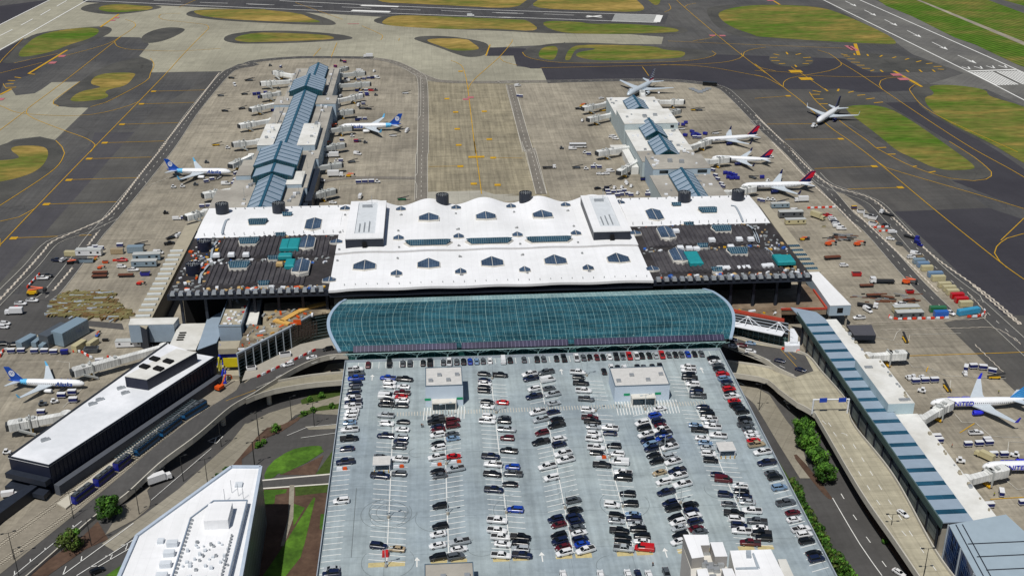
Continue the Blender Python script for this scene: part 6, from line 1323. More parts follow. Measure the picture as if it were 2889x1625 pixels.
for place, ri, key, s in ROWS:
    row = []; t = None
    for w in s.split():
        if len(w) == 2 and w[0] in 'abcd' and w[1].isdigit(): t = w; continue
        row.append((w[0], w[1], at(t, *map(float, w[2:].split(',')), GZ+.75)))
    nms = [PC[c][0]+' '+KN[k] for c, k, p in row]
    for i, (c, k, p) in enumerate(row):
        if key == 'T': nb = f"left end of the {place}" if i == 0 else f"right end of the {place}" if i == len(row)-1 else f"between {nms[i-1]} and {nms[i+1]}, {place}"
        else: nb = f"far end of the {place}" if i == 0 else f"near end of the {place}" if i == len(row)-1 else f"between {nms[i-1]} and {nms[i+1]}, {place}"
        carlist.append([c, k, p, key, f"{nms[i]} {nb}", place, i, nms[i]])
from collections import Counter
cnt = Counter(c[4] for c in carlist)
for c in carlist:
    if cnt[c[4]] > 1 or len(c[4].split()) > 16: c[4] = f"{c[7]}, {ORD[c[6]]} from the {'left' if c[3] == 'T' else 'far'} end, {c[5]}"
for c, k, p, key, lab, place, i, nm in carlist:
    a = ANGR[key]; kk = KN[k]
    flip = (k == 'P') if k in 'pP' else (key in 'ACEG') == ('left' in place) 
    if key == 'T': rz = math.pi/2 if rr.random() < .8 else -math.pi/2
    else: rz = a+(0 if flip else math.pi)
    x = p.x; y = p.y
    if key == 'T': y = 403.9 if 'canopy' in place else p.y
    put(kk, c, (x, y, GZ+.003), rz+rr.uniform(-.03, .03), lab, 'vehicles parked on the garage deck, '+place, sc=rr.uniform(1.05, 1.12))
# cars on the roads and on the apron
def veh(s, z, group, phrase, items):
    for it in items:
        code, t, x, y, deg, extra = it; p = at(t, x, y, z+.7)
        put(KN[code[1]], code[0], (p.x, p.y, z), R(deg), f"{PC[code[0]][0]} {KN[code[1]]} {extra or phrase}", group)
veh('', 8.05, 'vehicles on the elevated roads', 'on the elevated road', [('ku', 'b2', 760, 620, 195, 'nearest the canopy on the left elevated road'), ('ws', 'b2', 605, 700, 200, 'with dark roof, middle of three on the left elevated road'), ('wu', 'b2', 380, 768, 208, 'beside the red and white barriers, left elevated road'),
 ('ns', 'c2', 2245, 530, -20, 'half under the right end of the canopy'), ('ws', 'c2', 2255, 595, -18, 'in the lane right of the canopy end'), ('ds', 'c2', 2340, 585, -18, 'with red rear beside the kerb, right upper road'), ('ls', 'c2', 2420, 565, -20, 'farthest right at the kerb, right upper road'), ('wu', 'c2', 2418, 645, -15, 'alone in the outer lane of the right upper road'), ('ns', 'd2', 240, 732, -30, 'upper of two heading down the right upper road'), ('ns', 'd2', 437, 817, -38, 'lower of two heading down the right upper road'), ('ws', 'd3', 1410, 850, -68, 'alone on the elevated road at lower right')])
veh('', .15, 'vehicles on the ground roads', '', [('ws', 'd2', 330, 1122, -52, 'on the lower road beside the ramp wall'), ('nu', 'd2', 480, 1360, -70, 'half hidden behind the farthest round tree'), ('ns', 'd3', 485, 15, -70, 'behind the tree group')][:2]+[('ws', 'd3', 1372, 1410, -58, 'at the bottom edge of the right ground road'), ('ku', 'a3', 925, 1395, 35, 'on the left road at the bottom edge'), ('ks', 'b2', 835, 832, 10, 'under the ramp beside the garage')])
# ================================================================ AIRLINERS
m_al = mat('aircraft white', '#dfe1e3', .35, var=.03, coat=.3); m_as = mat('aircraft silver grey', '#bcc6ce', .35, metal=.1, var=.04); m_awing = mat('wing grey', '#b9c2c9', .4, var=.06, scale=.5)
m_anavy = mat('livery blue', '#17469c', .35, var=.08); m_dnavy = mat('tail navy', '#141d4c', .35); m_dred = mat('tail red', '#c01830', .35); m_ublue = mat('engine royal blue', '#2a2fc0', .35); m_lblue = mat('fade blue', '#5fb0dc', .35); m_ecyan = mat('globe blue', '#1878c8', .35, var=.1)
m_bk = mat('cockpit glass', '#0b0d12', .1); m_win = mat('cabin window', '#39414c', .3)
def text_mesh(s, size, name, m, par, M, shear=0):
    c = bpy.data.curves.new(name, 'FONT'); c.body = s; c.size = size; c.extrude = .01; c.shear = shear; c.align_x = 'CENTER'; c.align_y = 'CENTER'; c.offset = size*.02
    o = bpy.data.objects.new(name, c); COL.objects.link(o); bpy.context.view_layer.update(); me = bpy.data.meshes.new_from_object(o.evaluated_get(bpy.context.evaluated_depsgraph_get()))
    bpy.data.objects.remove(o); me.name = name; me.transform(M); me.materials.clear(); me.materials.append(m); o = bpy.data.objects.new(name, me); COL.objects.link(o); o.parent = par; return o
def airliner(label, nose, tail, L, span, r, livery, winglet=True, twr=.18):
    """nose to +x; length and heading come from the two surveyed points"""
    d = (nose-tail); d.z = 0; s = d.length/L; rz = math.atan2(d.y, d.x)
    t = thing('airliner', label, 'aeroplane', (tail.x, tail.y, .06), rz, 'airliners on the apron'); t.scale = (s, s, s)
    zc = r+1.45*r/1.9; N = 16
    base = m_as if livery == 'silver' else m_al
    prof = [(0, .12, .62), (.03, .22, .55), (.08, .4, .42), (.16, .66, .24), (.25, .88, .08), (.34, 1, 0), (.4, 1, 0), (.6, 1, 0), (.8, 1, 0), (.88, .98, -.01), (.93, .88, -.05), (.965, .68, -.12), (.985, .48, -.18), (.996, .24, -.22), (1, .05, -.24)]
    mb = MB(); rings = []
    for f, k, dz in prof: rings.append([(f*L, math.cos(2*math.pi*i/N)*r*k, zc+dz*r+math.sin(2*math.pi*i/N)*r*k) for i in range(N)])
    mb.loft(rings, 0)
    mats = [base]
    if livery == 'alaska':
        mats = [base, m_anavy, m_lblue]
        for fi in range(len(mb.f)):
            fx = sum(mb.v[i].x for i in mb.f[fi])/len(mb.f[fi])/L
            if fx < .26: mb.m[fi] = 1 if fx < .2 else 2
    mb.build('fuselage', mats, t, smooth=True)
    wx = L*.60; wz_ = zc-r*.55
    for sg in (-1, 1):
        tipx = wx-span*.30; h = wz_+span*.045
        pl = [(wx, sg*r*.5), (wx-span*.225, sg*r*.5), (wx-span*.225, sg*span*.17), (tipx-span*.035, sg*span*.49), (tipx+span*.01, sg*span*.49), (wx-span*.1, sg*span*.19)]
        mb = MB(); rt = []; rb = []
        for x, y in pl:
            z = wz_+(abs(y)/(span*.49))*span*.045; th = .45*(1-abs(y)/(span*.5))+.1; rt.append((x, y, z+th/2)); rb.append((x, y, z-th/2))
        if sg > 0: rt = rt[::-1]; rb = rb[::-1]
        mb.loft([rb, rt]) if sg < 0 else mb.loft([rb, rt])
        w = mb.build('wing', m_awing if livery != 'silver' else m_as, t)
        if winglet:
            mb = MB(); wl_h = span*.07; y = sg*span*.49
            mb.loft([[(tipx+span*.008, y, h), (tipx-span*.035, y, h), (tipx-span*.035, y+sg*.12, h), (tipx+span*.008, y+sg*.12, h)], [(tipx-span*.03, y+sg*.5, h+wl_h), (tipx-span*.05, y+sg*.5, h+wl_h), (tipx-span*.05, y+sg*.58, h+wl_h), (tipx-span*.03, y+sg*.58, h+wl_h)]])
            mb.build('winglet', {'delta': m_dnavy, 'united': m_ublue, 'alaska': m_lblue}.get(livery, m_al), w)
        er = r*.56 if livery != 'silver' else r*.62; ey = sg*span*.155; ex = wx-span*.03; ez = wz_-er*.75
        mb = MB(); ring = lambda x, q: [(x, ey+math.cos(2*math.pi*i/12)*q, ez+math.sin(2*math.pi*i/12)*q) for i in range(12)]
        mb.loft([ring(ex-er*2.4, er*.55), ring(ex-er*1.2, er*.9), ring(ex+er*1.0, er), ring(ex+er*1.6, er*.88), ring(ex+er*1.55, er*.75), ring(ex+er*1.0, er*.72)], 0)
        e = mb.build('engine', {'delta': m_dnavy, 'united': m_ublue, 'navy': m_dnavy}.get(livery, base), t, smooth=True)
        mb = MB(); mb.tube((ex+er*.9, ey, ez), (ex+er*1.05, ey, ez), er*.7, n=12); mb.build('fan', m_bk, e)
        # tailplane
        hx = L*.075; hz = zc+r*.35; pl = [(hx+span*.13, sg*r*.3), (hx-span*.005, sg*r*.3), (hx-span*.07, sg*span*.19), (hx-span*.03, sg*span*.19)]
        mb = MB(); rb = [(x, y, hz-.1+abs(y)*.08) for x, y in pl]; rt = [(x, y, hz+.12+abs(y)*.08) for x, y in pl]
        if sg > 0: rb, rt = rb[::-1], rt[::-1]
        mb.loft([rb, rt]); mb.build('tailplane', m_awing if livery != 'silver' else m_as, t)
    # fin
    fh = span*twr; fz = zc+r*.75
    fx = lambda u, v: (L*.20*(1-v)+L*.035*v-u*(L*.165*(1-v)+L*.065*v), 0, fz+fh*v)
    def finq(u0, u1, v0, v1, m, mb, off=0):
        for sg in (-1, 1):
            q = [fx(u0, v0), fx(u1, v0), fx(u1, v1), fx(u0, v1)]; q = [(a, sg*(.18+off), c) for a, _, c in q]; mb.face(q if sg < 0 else q[::-1], m)
    mb = MB(); n_ = 12
    for j in range(n_):
        for i in range(6):
            u0, u1, v0, v1 = i/6, (i+1)/6, j/n_, (j+1)/n_; k = 0
            if livery == 'delta': k = 1 if (v0+.25*(1-u0)) < .38 or v0 > .84 else (1 if (u0 < .17) else 0)
            if livery == 'silver': k = [0, 1][j % 2] if v0 > .15 else 2
            if livery == 'united': k = 0
            finq(u0, u1, v0, v1, k, mb)
    for a, b in (((0, 0), (0, 1)), ((0, 1), (1, 1)), ((1, 1), (1, 0))):
        p, q = fx(*a), fx(*b); mb.face([(p[0], -.18, p[2]), (q[0], -.18, q[2]), (q[0], .18, q[2]), (p[0], .18, p[2])], 0)
    fm = {'delta': [m_dred, m_dnavy], 'silver': [m_dnavy, m_al, m_dred], 'united': [m_ecyan], 'alaska': [m_anavy], 'navy': [m_dnavy]}[livery]
    fin = mb.build('tail_fin', fm, t)
    if livery == 'alaska':        # round portrait emblem: hood, face, eyes and mouth
        c = fx(.5, .5)
        for nm, rad, dz, off, m in (('emblem', fh*.24, 0, .02, m_al), ('emblem', fh*.17, 0, .03, m_anavy), ('emblem', fh*.14, -.1, .04, m_al)):
            mb = MB()
            for sg in (-1, 1): p = [(c[0]+rad*.9*math.cos(2*math.pi*i/14), sg*(.18+off), c[2]+dz+rad*math.sin(2*math.pi*i/14)) for i in range(14)]; mb.face(p[::sg])
            mb.build(nm, m, fin)
        mb = MB()
        for sg in (-1, 1):
            for dx, dz, w, h in ((-.35, .15, .3, .12), (.35, .15, .3, .12), (0, -.45, .4, .12), (0, -.1, .12, .3)):
                p = [(c[0]+dx-w, sg*.23, c[2]+dz-h), (c[0]+dx+w, sg*.23, c[2]+dz-h), (c[0]+dx+w, sg*.23, c[2]+dz+h), (c[0]+dx-w, sg*.23, c[2]+dz+h)]; mb.face(p if sg < 0 else p[::-1])
        mb.build('emblem', m_anavy, fin)
    if livery == 'united':        # globe lines on the fin
        mb = MB()
        for k in range(9):
            for sg in (-1, 1):
                v0 = k/9; p = [fx(0, v0), fx(1, max(0, v0-.25)), fx(1, max(0, v0-.25)+.02), fx(0, v0+.02)]; p = [(a, sg*.2, b) for a, _, b in p]; mb.face(p if sg < 0 else p[::-1])
                q = [fx(k/9, 0), fx(k/9+.03, 0), fx(k/9+.03, 1), fx(k/9, 1)]; q = [(a, sg*.21, b) for a, _, b in q]; mb.face(q if sg < 0 else q[::-1])
        mb.build('globe_pattern', m_lblue, fin)
    # windows
    mb = MB(); 
    for sg in (-1, 1):
        n_w = int(L*.62/.85)
        for k in range(n_w):
            x = L*.2+k*.85; z = zc+r*.18; y = sg*r*1.0
            q = [(x, y*.992, z-.16), (x+.36, y*.992, z-.16), (x+.36, y*.965, z+.22), (x, y*.965, z+.22)]; q = [(a, b+sg*.05, c) for a, b, c in q]; mb.face(q if sg < 0 else q[::-1])
    mb.build('cabin_windows', m_win, t)
    mb = MB(); x = L*.935
    for a0, a1 in ((-1.0, -.36), (-.32, .0), (.0, .32), (.36, 1.0)):
        pp = []
        for xx, k, el in ((L*.957, .73, .62), (L*.930, .885, .80)):
            for a in ((a0, a1) if xx == L*.957 else (a1, a0)): pp.append((xx-abs(a)*L*.014, math.sin(a)*r*k*.98, zc-.08*r+math.cos(a)*r*k*.99))
        mb.face(pp)
    mb.build('cockpit_window', m_bk, t)
    lx = L*(.70 if livery == 'united' else .74)
    for sg in (-1, 1):
        M = Matrix.Translation((lx, sg*(r*1.0+.02), zc+r*.1)) @ Matrix.Rotation(R(90), 4, 'X') if sg < 0 else Matrix.Translation((lx, sg*(r*1.0+.02), zc+r*.1)) @ Matrix.Rotation(R(180), 4, 'Z') @ Matrix.Rotation(R(90), 4, 'X')
        if livery == 'alaska': text_mesh('Alaska', r*1.75, 'lettering', m_anavy, t, M, .35)
        if livery == 'united': text_mesh('UNITED', r*1.5, 'lettering', m_ublue, t, M)
        if livery == 'delta': text_mesh('DELTA', r*.7, 'lettering', m_dnavy, t, M)
    for gx, gy, gr in ((L*.84, .4, .45), (L*.84, -.4, .45), (L*.52, 2.6, .6), (L*.52, -2.6, .6)):
        mb = MB(); mb.tube((gx, gy-.2, gr), (gx, gy+.2, gr), gr, n=10); mb.tube((gx, gy*.9, gr), (gx, gy*.7, zc-r*.6), .14, n=5, m=1); mb.build('landing_gear', [m_tyre, m_steel], t)
    return t
def av(t, x, y, z=3.4): return at(t, x, y, z)
airliner('white airliner with blue portrait tail, nose to the left pier', av('a1', 2195, 285), av('a1', 1590, 283), 39.5, 35.5, 1.9, 'alaska')
airliner('white airliner with blue portrait tail parked between the two piers', av('b0', 874, 1208), av('b0', 1455, 1200), 39.5, 35.5, 1.9, 'alaska')
airliner('small regional jet with blue portrait tail, lower left apron', av('a2', 805, 952, 2.6), av('a2', 85, 930, 3), 31.7, 27.5, 1.55, 'alaska', twr=.21)
airliner('large silver wide-body jet at the far end of the right pier', av('c0', 1250, 905, 4), av('c0', 1500, 755, 6), 62, 61, 3.0, 'silver', False, .17)
airliner('white jet with dark tail being pushed by a tug on the right', av('d0', 600, 1160), av('d0', 800, 1035), 37.6, 35, 1.95, 'navy')
airliner('white airliner with red and navy tail, farthest of three', av('c0', 1958, 1335), av('c0', 2485, 1300), 41, 36, 1.9, 'delta')
airliner('white airliner with red and navy tail, middle of three', av('c1', 2050, 150), av('c1', 2612, 175), 41, 36, 1.9, 'delta')
airliner('white airliner with red and navy tail, nearest of three', av('d1', -127, 425), av('d1', 548, 410), 41, 36, 1.9, 'delta')
airliner('white airliner with blue lettering and globe tail at the right edge', av('d2', 1672, 1132), av('d2', 2600, 1112), 40.5, 36, 1.9, 'united')
airliner('white airliner with blue lettering cut by the right edge, below another', av('d3', 2165, 402), av('d3', 3170, 385), 40.5, 36, 1.9, 'united')
# ================================================================ JET BRIDGES
m_jb = glass_mat('jet bridge panels', '#d9dad7', (1.3, 30), '#b9bbb9', .6, 'xy', lw=.1, c2='#cccdca'); m_jbg = mat('jet bridge grey', '#a9acaa', .7, var=.1); m_jbd = mat('jet bridge dark', '#34373a', .6)
def local(d, p):
    nn = Vector((-d.y, d.x, 0)); return Matrix(((d.x, nn.x, 0, p.x), (d.y, nn.y, 0, p.y), (0, 0, 1, p.z), (0, 0, 0, 1)))
def jet_bridge(label, A, B, stair=True, grey=False):
    """A = building end, B = aircraft end, both at floor height + 2.5"""
    d = B-A; d.z = 0; L_ = d.length; d.normalize(); zf = 3.6; m1 = m_jbg if grey else m_jb
    t = thing('jet_bridge', label, 'jet bridge', (A.x, A.y, 0), math.atan2(d.y, d.x), 'jet bridges')
    k = L_*.52
    mb = MB(); mb.box(0, -1.45, zf, k, 1.45, zf+2.7); mb.build('tunnel', m1, t)
    mb = MB(); mb.box(k-.5, -1.75, zf-.25, L_-4.2, 1.75, zf+3.05); 
    for j in range(int((L_-4.7-k)/1.6)): mb.box(k+.3+j*1.6, -1.85, zf-.3, k+.5+j*1.6, 1.85, zf+3.12)
    mb.build('outer_tunnel', m1, t)
    mb = MB(); mb.tube((0, 0, 0), (0, 0, zf-.02), .7, n=8); mb.tube((0, 0, zf-.1), (0, 0, zf+3.2), 2.1, n=12); mb.build('rotunda', m1, t)
    mb = MB(); mb.prism([(L_-4.2, -2.1), (L_-.6, -2.1), (L_, -1.2), (L_, 1.4), (L_-.6, 2.1), (L_-4.2, 2.1)], zf-.2, zf+3.1); cb = mb.build('cab', m1, t)
    mb = MB(); mb.box(L_-.2, -1.7, zf+.1, L_+.9, 1.7, zf+2.7); mb.build('hood', m_jbd, cb)
    x = L_-8
    mb = MB(); mb.box(x-.3, -2.2, .9, x+.3, -1.8, zf+3.6); mb.box(x-.3, 1.8, .9, x+.3, 2.2, zf+3.6); mb.box(x-.25, -2.2, zf+3.62, x+.25, 2.2, zf+3.9); mb.build('lift_frame', m_jbg, t)
    mb = MB(); mb.box(x-.8, -1.9, .5, x+.8, 1.9, 1.1); mb.tube((x-.1, -1.5, .5), (x-.1, -1.0, .5), .5, n=10, m=1); mb.tube((x-.1, 1.0, .5), (x-.1, 1.5, .5), .5, n=10, m=1); mb.build('wheel_bogie', [m_yellow, m_tyre], t)
    if stair:
        mb = MB(); mb.loft([[(L_-3.6, 2.15, zf), (L_-3.6, 3.2, zf), (L_-3.6, 3.2, zf+.9), (L_-3.6, 2.15, zf+.9)], [(L_-9.5, 2.15, 0.1), (L_-9.5, 3.2, 0.1), (L_-9.5, 3.2, 1.0), (L_-9.5, 2.15, 1.0)]]); mb.build('stair', m_jbg, t)
    mb = MB(); 
    for xx in (L_-4.6, L_-7.4, k+1): mb.box(xx-.6, -.9, zf+3.13, xx+.6, .9, zf+3.9)
    mb.build('roof_units', m_jbg, t)
JB = [('far left tip of the left pier, left side', 'b0', 430, 720, 245, 685, 0), ('second down the left side of the left pier', 'b0', 412, 770, 120, 792, 0), ('third down the left side of left pier, beside blue carts', 'b0', 290, 885, 125, 912, 0),
 ('fourth down the left side of left pier', 'b0', 278, 985, 22, 1040, 0), ('fifth down the left side of left pier', 'b0', 225, 1140, -85, 1195, 0), ('sixth down the left side, beside the red lift', 'b0', 100, 1340, -145, 1370, 0),
 ('docked at the nose of the airliner left of the left pier', 'a1', 2390, 135, 2190, 225, 0), ('long one below the docked airliner, left pier', 'a1', 2230, 450, 1930, 505, 0), ('at the base of the left pier beside the white terminal roof', 'a1', 1955, 665, 1765, 715, 0),
 ('short one at the far right tip of the left pier', 'b0', 868, 668, 940, 645, 1), ('second down the right side of left pier', 'b0', 882, 712, 1110, 692, 1), ('third down the right side of left pier', 'b0', 862, 812, 1160, 795, 1), ('fourth down the right side of left pier', 'b0', 845, 955, 1085, 905, 0),
 ('short stub in the middle of the right side of the left pier', 'b0', 785, 1025, 860, 995, 1), ('above the parked airliner, right side of left pier', 'b0', 760, 1080, 1000, 1055, 1), ('docked at the airliner parked between the piers', 'b0', 720, 1245, 985, 1210, 1), ('just below the airliner between the piers', 'b1', 650, 75, 915, 25, 1),
 ('with trucks on both sides, right side of left pier', 'b1', 640, 245, 890, 215, 1), ('nearest the white terminal roof, right of left pier', 'b1', 500, 540, 825, 460, 1),
 ('far left side of the right pier with dark loaders', 'c0', 1048, 985, 825, 1030, 0), ('second down the left side of the right pier', 'c0', 1105, 1085, 875, 1135, 0), ('third down the left side of right pier', 'c1', 1290, 50, 960, 105, 0), ('slanting one with a yellow bogie, left side of right pier', 'c1', 1360, 175, 1165, 290, 0),
 ('far right side of the right pier', 'c0', 1530, 965, 1785, 965, 0), ('short folded one on the right side of right pier', 'c0', 1655, 1075, 1740, 1050, 1), ('docked at the farthest red-tailed airliner', 'c0', 1838, 1400, 2030, 1335, 0), ('docked at the middle red-tailed airliner', 'c1', 2000, 185, 2212, 160, 0), ('docked at the nearest red-tailed airliner', 'c1', 2195, 485, 2465, 435, 0),
 ('with twin masts beside the striped concourse', 'd2', 1085, 690, 1440, 665, 0), ('docked at the airliner with blue lettering', 'd2', 1590, 1290, 1860, 1130, 0), ('docked at the airliner in the lower right corner', 'd3', 2020, 530, 2395, 430, 0),
 ('very long one reaching to the small regional jet', 'a2', 1560, 600, 690, 835, 0), ('at the left edge below the small regional jet', 'a2', 630, 1245, 75, 1345, 0), ('at the nose of the silver wide-body jet', 'c0', 1400, 930, 1385, 870, 0)]
for lab, t, x0, y0, x1, y1, g in JB: jet_bridge(('grey' if g else 'white')+' jet bridge, '+lab, at(t, x0, y0, 5.6), at(t, x1, y1, 5.6), x1 != 1385, g)
# ================================================================ GROUND VEHICLES AND EQUIPMENT
m_cgo = mat('canvas navy', '#16205a', .7); m_wv = mat('vehicle white', '#d4d6d6', .4, var=.06)
def proto(name, parts, cat):
    t = bpy.data.objects.new(name, None); t['category'] = cat
    for pn, mats, fn in parts:
        mb = MB(); fn(mb); o = mb.build(pn, mats, t)
        if pn in ('body', 'container_box', 'cab', 'tank', 'box'): o['paint'] = 1
    return t
def wheels(mb, xs, w=.8, r=.35):
    for x in xs:
        for s in (-1, 1): mb.tube((x, s*w, r), (x, s*(w+.25), r), r, n=8)
def f_cart(mb): mb.box(-1.6, -.8, .45, 1.6, .8, .6); mb.box(-1.6, -.8, 1.9, 1.6, .8, 2.05)
def f_cart2(mb): mb.box(-1.55, -.76, .62, 1.55, .76, 1.88)
GP = {
 'cart': proto('baggage_cart', [('body', m_paint, f_cart), ('curtain', m_cgo, f_cart2), ('wheels', m_tyre, lambda mb: wheels(mb, (-1.1, 1.1), .6, .25))], 'baggage cart'),
 'tug': proto('baggage_tug', [('body', m_paint, lambda mb: (mb.prism([(-1.5, -.75), (1.5, -.75), (1.5, .75), (-1.5, .75)], .35, 1.0), mb.box(-.9, -.7, 1.9, .3, .7, 2.0), mb.box(-.95, -.7, 1.0, -.85, .7, 1.9))), ('windows', m_cg, lambda mb: mb.box(-.8, -.66, 1.01, .2, .66, 1.88)), ('wheels', m_tyre, lambda mb: wheels(mb, (-1, 1), .6, .35))], 'tug'),
 'loader': proto('belt_loader', [('body', m_paint, lambda mb: mb.box(-3, -.9, .4, 2, .9, 1.0)), ('belt', m_bed, lambda mb: mb.loft([[(-3.6, -.5, .9), (-3.6, .5, .9), (-3.6, .5, 1.1), (-3.6, -.5, 1.1)], [(4, -.5, 2.4), (4, .5, 2.4), (4, .5, 2.6), (4, -.5, 2.6)]])), ('wheels', m_tyre, lambda mb: wheels(mb, (-2, 1.4), .7, .35))], 'belt loader'),
 'box': proto('box_truck', [('box', m_paint, lambda mb: mb.box(-4.2, -1.2, .9, 2.0, 1.2, 3.5)), ('cab', m_paint, lambda mb: mb.prism([(2.1, -1.1), (4.3, -1.1), (4.3, 1.1), (2.1, 1.1)], .6, 2.3, taper=.9)), ('windows', m_cg, lambda mb: mb.box(3.4, -1.0, 1.6, 4.28, 1.0, 2.2)), ('wheels', m_tyre, lambda mb: wheels(mb, (-3, 3), .85, .48))], 'truck'),
 'flat': proto('flatbed_truck', [('cab', m_paint, lambda mb: mb.prism([(2.1, -1.1), (4.5, -1.1), (4.5, 1.1), (2.1, 1.1)], .6, 2.6, taper=.88)), ('flatbed', m_bed, lambda mb: mb.box(-5.5, -1.2, .9, 2.0, 1.2, 1.3)), ('windows', m_cg, lambda mb: mb.box(3.6, -1.0, 1.7, 4.4, 1.0, 2.4)), ('wheels', m_tyre, lambda mb: wheels(mb, (-4.4, -3.2, 3.2), .85, .48))], 'truck'),
 'bus': proto('bus', [('body', m_paint, lambda mb: mb.prism([(-6, -1.25), (6, -1.25), (6, 1.25), (-6, 1.25)], .5, 3.1, taper=.97)), ('windows', m_cg, lambda mb: mb.box(-5.8, -1.27, 1.5, 6.02, 1.27, 2.5)), ('wheels', m_tyre, lambda mb: wheels(mb, (-3.8, 3.8), 1.0, .5))], 'bus'),
 'cont': proto('shipping_container', [('container_box', m_paint, lambda mb: (mb.box(-3.05, -1.22, .1, 3.05, 1.22, 2.6), [mb.box(-3+i*.6, -1.25, .25, -2.75+i*.6, 1.25, 2.5) for i in range(10)])), ('door', m_jbg, lambda mb: mb.box(3.06, -1.15, .2, 3.12, 1.15, 2.5))], 'container'),
 'office': proto('site_office', [('container_box', m_paint, lambda mb: mb.box(-6, -1.6, .4, 6, 1.6, 3.1)), ('window', m_cg, lambda mb: mb.box(-4.6, -1.64, 1.5, -3.6, -1.605, 2.4)), ('window', m_cg, lambda mb: mb.box(.8, -1.64, 1.5, 1.8, -1.605, 2.4)), ('window', m_cg, lambda mb: mb.box(4, -1.64, 1.5, 5, -1.605, 2.4)), ('roof', m_jbg, lambda mb: mb.box(-6.1, -1.7, 3.1, 6.1, 1.7, 3.25))], 'site office'),
 'lift': proto('boom_lift', [('body', m_paint, lambda mb: mb.prism([(-1.6, -1), (1.6, -1), (1.6, 1), (-1.6, 1)], .5, 1.4, taper=.9)), ('boom', m_orange, lambda mb: (mb.tube((-1.2, 0, 1.6), (3.4, .2, 2.1), .28, n=6), mb.tube((3.4, .3, 2.1), (-.4, .5, 2.5), .2, n=6))), ('basket', m_bed, lambda mb: mb.box(3.4, -.6, 1.0, 4.3, .8, 1.9)), ('wheels', m_tyre, lambda mb: wheels(mb, (-1.2, 1.2), .8, .45))], 'boom lift'),
 'skip': proto('skip_bin', [('container_box', m_paint, lambda mb: mb.prism([(-2, -1), (2, -1), (2, 1), (-2, 1)], .1, 1.6, taper=1.15)), ('inside', m_bed, lambda mb: mb.box(-1.9, -.9, 1.61, 1.9, .9, 1.65))], 'skip'),
 'dolly': proto('cargo_dolly', [('container_box', m_paint, lambda mb: mb.prism([(-1.5, -.9), (1.5, -.9), (1.8, .9), (-1.2, .9)], .5, 2.0)), ('wheels', m_tyre, lambda mb: wheels(mb, (-1, 1), .7, .25))], 'cargo dolly'),
 'load': proto('trailer_load', [('flatbed', m_bed, lambda mb: mb.box(-4, -1.1, .7, 4, 1.1, 1.0)), ('load', mat('rusty steel', '#6a4030', .8, var=.3, scale=1), lambda mb: [mb.box(-3.8, -1+i*.5, 1.01, 3.8, -.65+i*.5, 1.5) for i in range(4)]), ('wheels', m_tyre, lambda mb: wheels(mb, (-3, -2), .8, .4))], 'trailer')}
PC.update({'c': ('cream', '#b9b08a'), 'h': ('grey-blue', '#7c8f9c'), 'o': ('orange', '#c8501c'), 'q': ('blue', '#2860b4'), 'z': ('teal blue', '#3a93b8'), 'm': ('purple-blue', '#1c1f86'), 'e': ('green', '#2f6b45')})
KK = {'cart': 'baggage cart', 'tug': 'tug', 'loader': 'belt loader', 'box': 'box truck', 'flat': 'flatbed truck', 'bus': 'bus', 'cont': 'shipping container', 'office': 'site office', 'lift': 'boom lift', 'skip': 'skip bin', 'dolly': 'cargo dolly', 'load': 'load of steel on a trailer', 's': 'car', 'p': 'pickup truck', 'v': 'van', 'u': 'SUV'}
def gse(phrase, s, z=.25):
    """phrase locates the cluster; items: kind:colour,x,y,deg[,scale] after a tile name"""
    t = None; n_ = Counter(); its = []
    for w in s.split():
        if len(w) == 2: t = w; continue
        kc, c = w.split(':'); q = c.split(','); col = q[0]; x, y, dg = map(float, q[1:4]); sc = float(q[4]) if len(q) > 4 else 1
        its.append((kc, col, t, x, y, dg, sc)); n_[(kc, col)] += 1
    seen = Counter(); tot = dict(n_)
    for kc, col, t, x, y, dg, sc in its:
        p = at(t, x, y, z+1); k = (kc, col); seen[k] += 1
        lab = f"{PC[col][0]} {KK[kc]} {phrase}"; grp = None
        if tot[k] > 1:
            if kc in ('cart', 'tug', 'dolly', 'cont', 'skip') and tot[k] > 3: lab = f"{PC[col][0]} {KK[kc]}, one of several {phrase}"
            else: lab = f"{PC[col][0]} {KK[kc]}, {ORD[seen[k]-1]} from the left {phrase}" if tot[k] > 2 else f"{['left', 'right'][seen[k]-1]}hand {PC[col][0]} {KK[kc]} {phrase}"
            grp = f"{PC[col][0]} {KK[kc]}s {phrase}"
        lab = ' '.join(lab.split()[:16])
        if kc in 'spvu': o = put(KN[kc], col, (p.x, p.y, z), R(dg), lab, grp, sc=sc)
        else:
            o = dup(GP[kc], (p.x, p.y, z), R(dg), lab, grp, (*hexc(PC[col][1]), 1), (sc, sc, sc))
        if not grp and 'group' in o: del o['group']
gse('near the top of the left pier, left side', 'b0 tug:g,210,620,20 cart:w,310,635,80 loader:g,20,760,10 cart:m,100,890,0 cart:m,165,880,0 cart:m,110,925,0 cart:m,60,895,10 cart:m,235,1050,0 tug:g,290,838,0')
gse('on the open apron left of the left pier', 'a0 loader:k,2205,738,-15 loader:k,2362,760,15 v:w,2230,805,-70 loader:g,2105,905,0 loader:k,2330,890,15 loader:k,2145,1050,-8 loader:k,2305,1027,20 loader:y,2060,1372,10 tug:w,2165,1402,0')
gse('around the airliner left of the left pier', 'a1 tug:g,1965,190,0 cart:w,1960,375,20 cart:w,2015,355,20 loader:w,2080,335,70 v:w,2145,395,0 tug:w,1650,425,0 tug:w,1735,420,0 loader:g,1745,355,60 tug:g,1860,400,0 cart:w,2240,300,60 cart:w,2270,330,60 cart:w,2235,360,60 cart:w,2220,390,60')
gse('at the foot of the left pier, left side', 'a1 cart:w,1920,612,0 cart:w,1980,605,0 tug:k,1575,670,10 box:w,1680,728,0,.6 cart:w,1745,722,0')
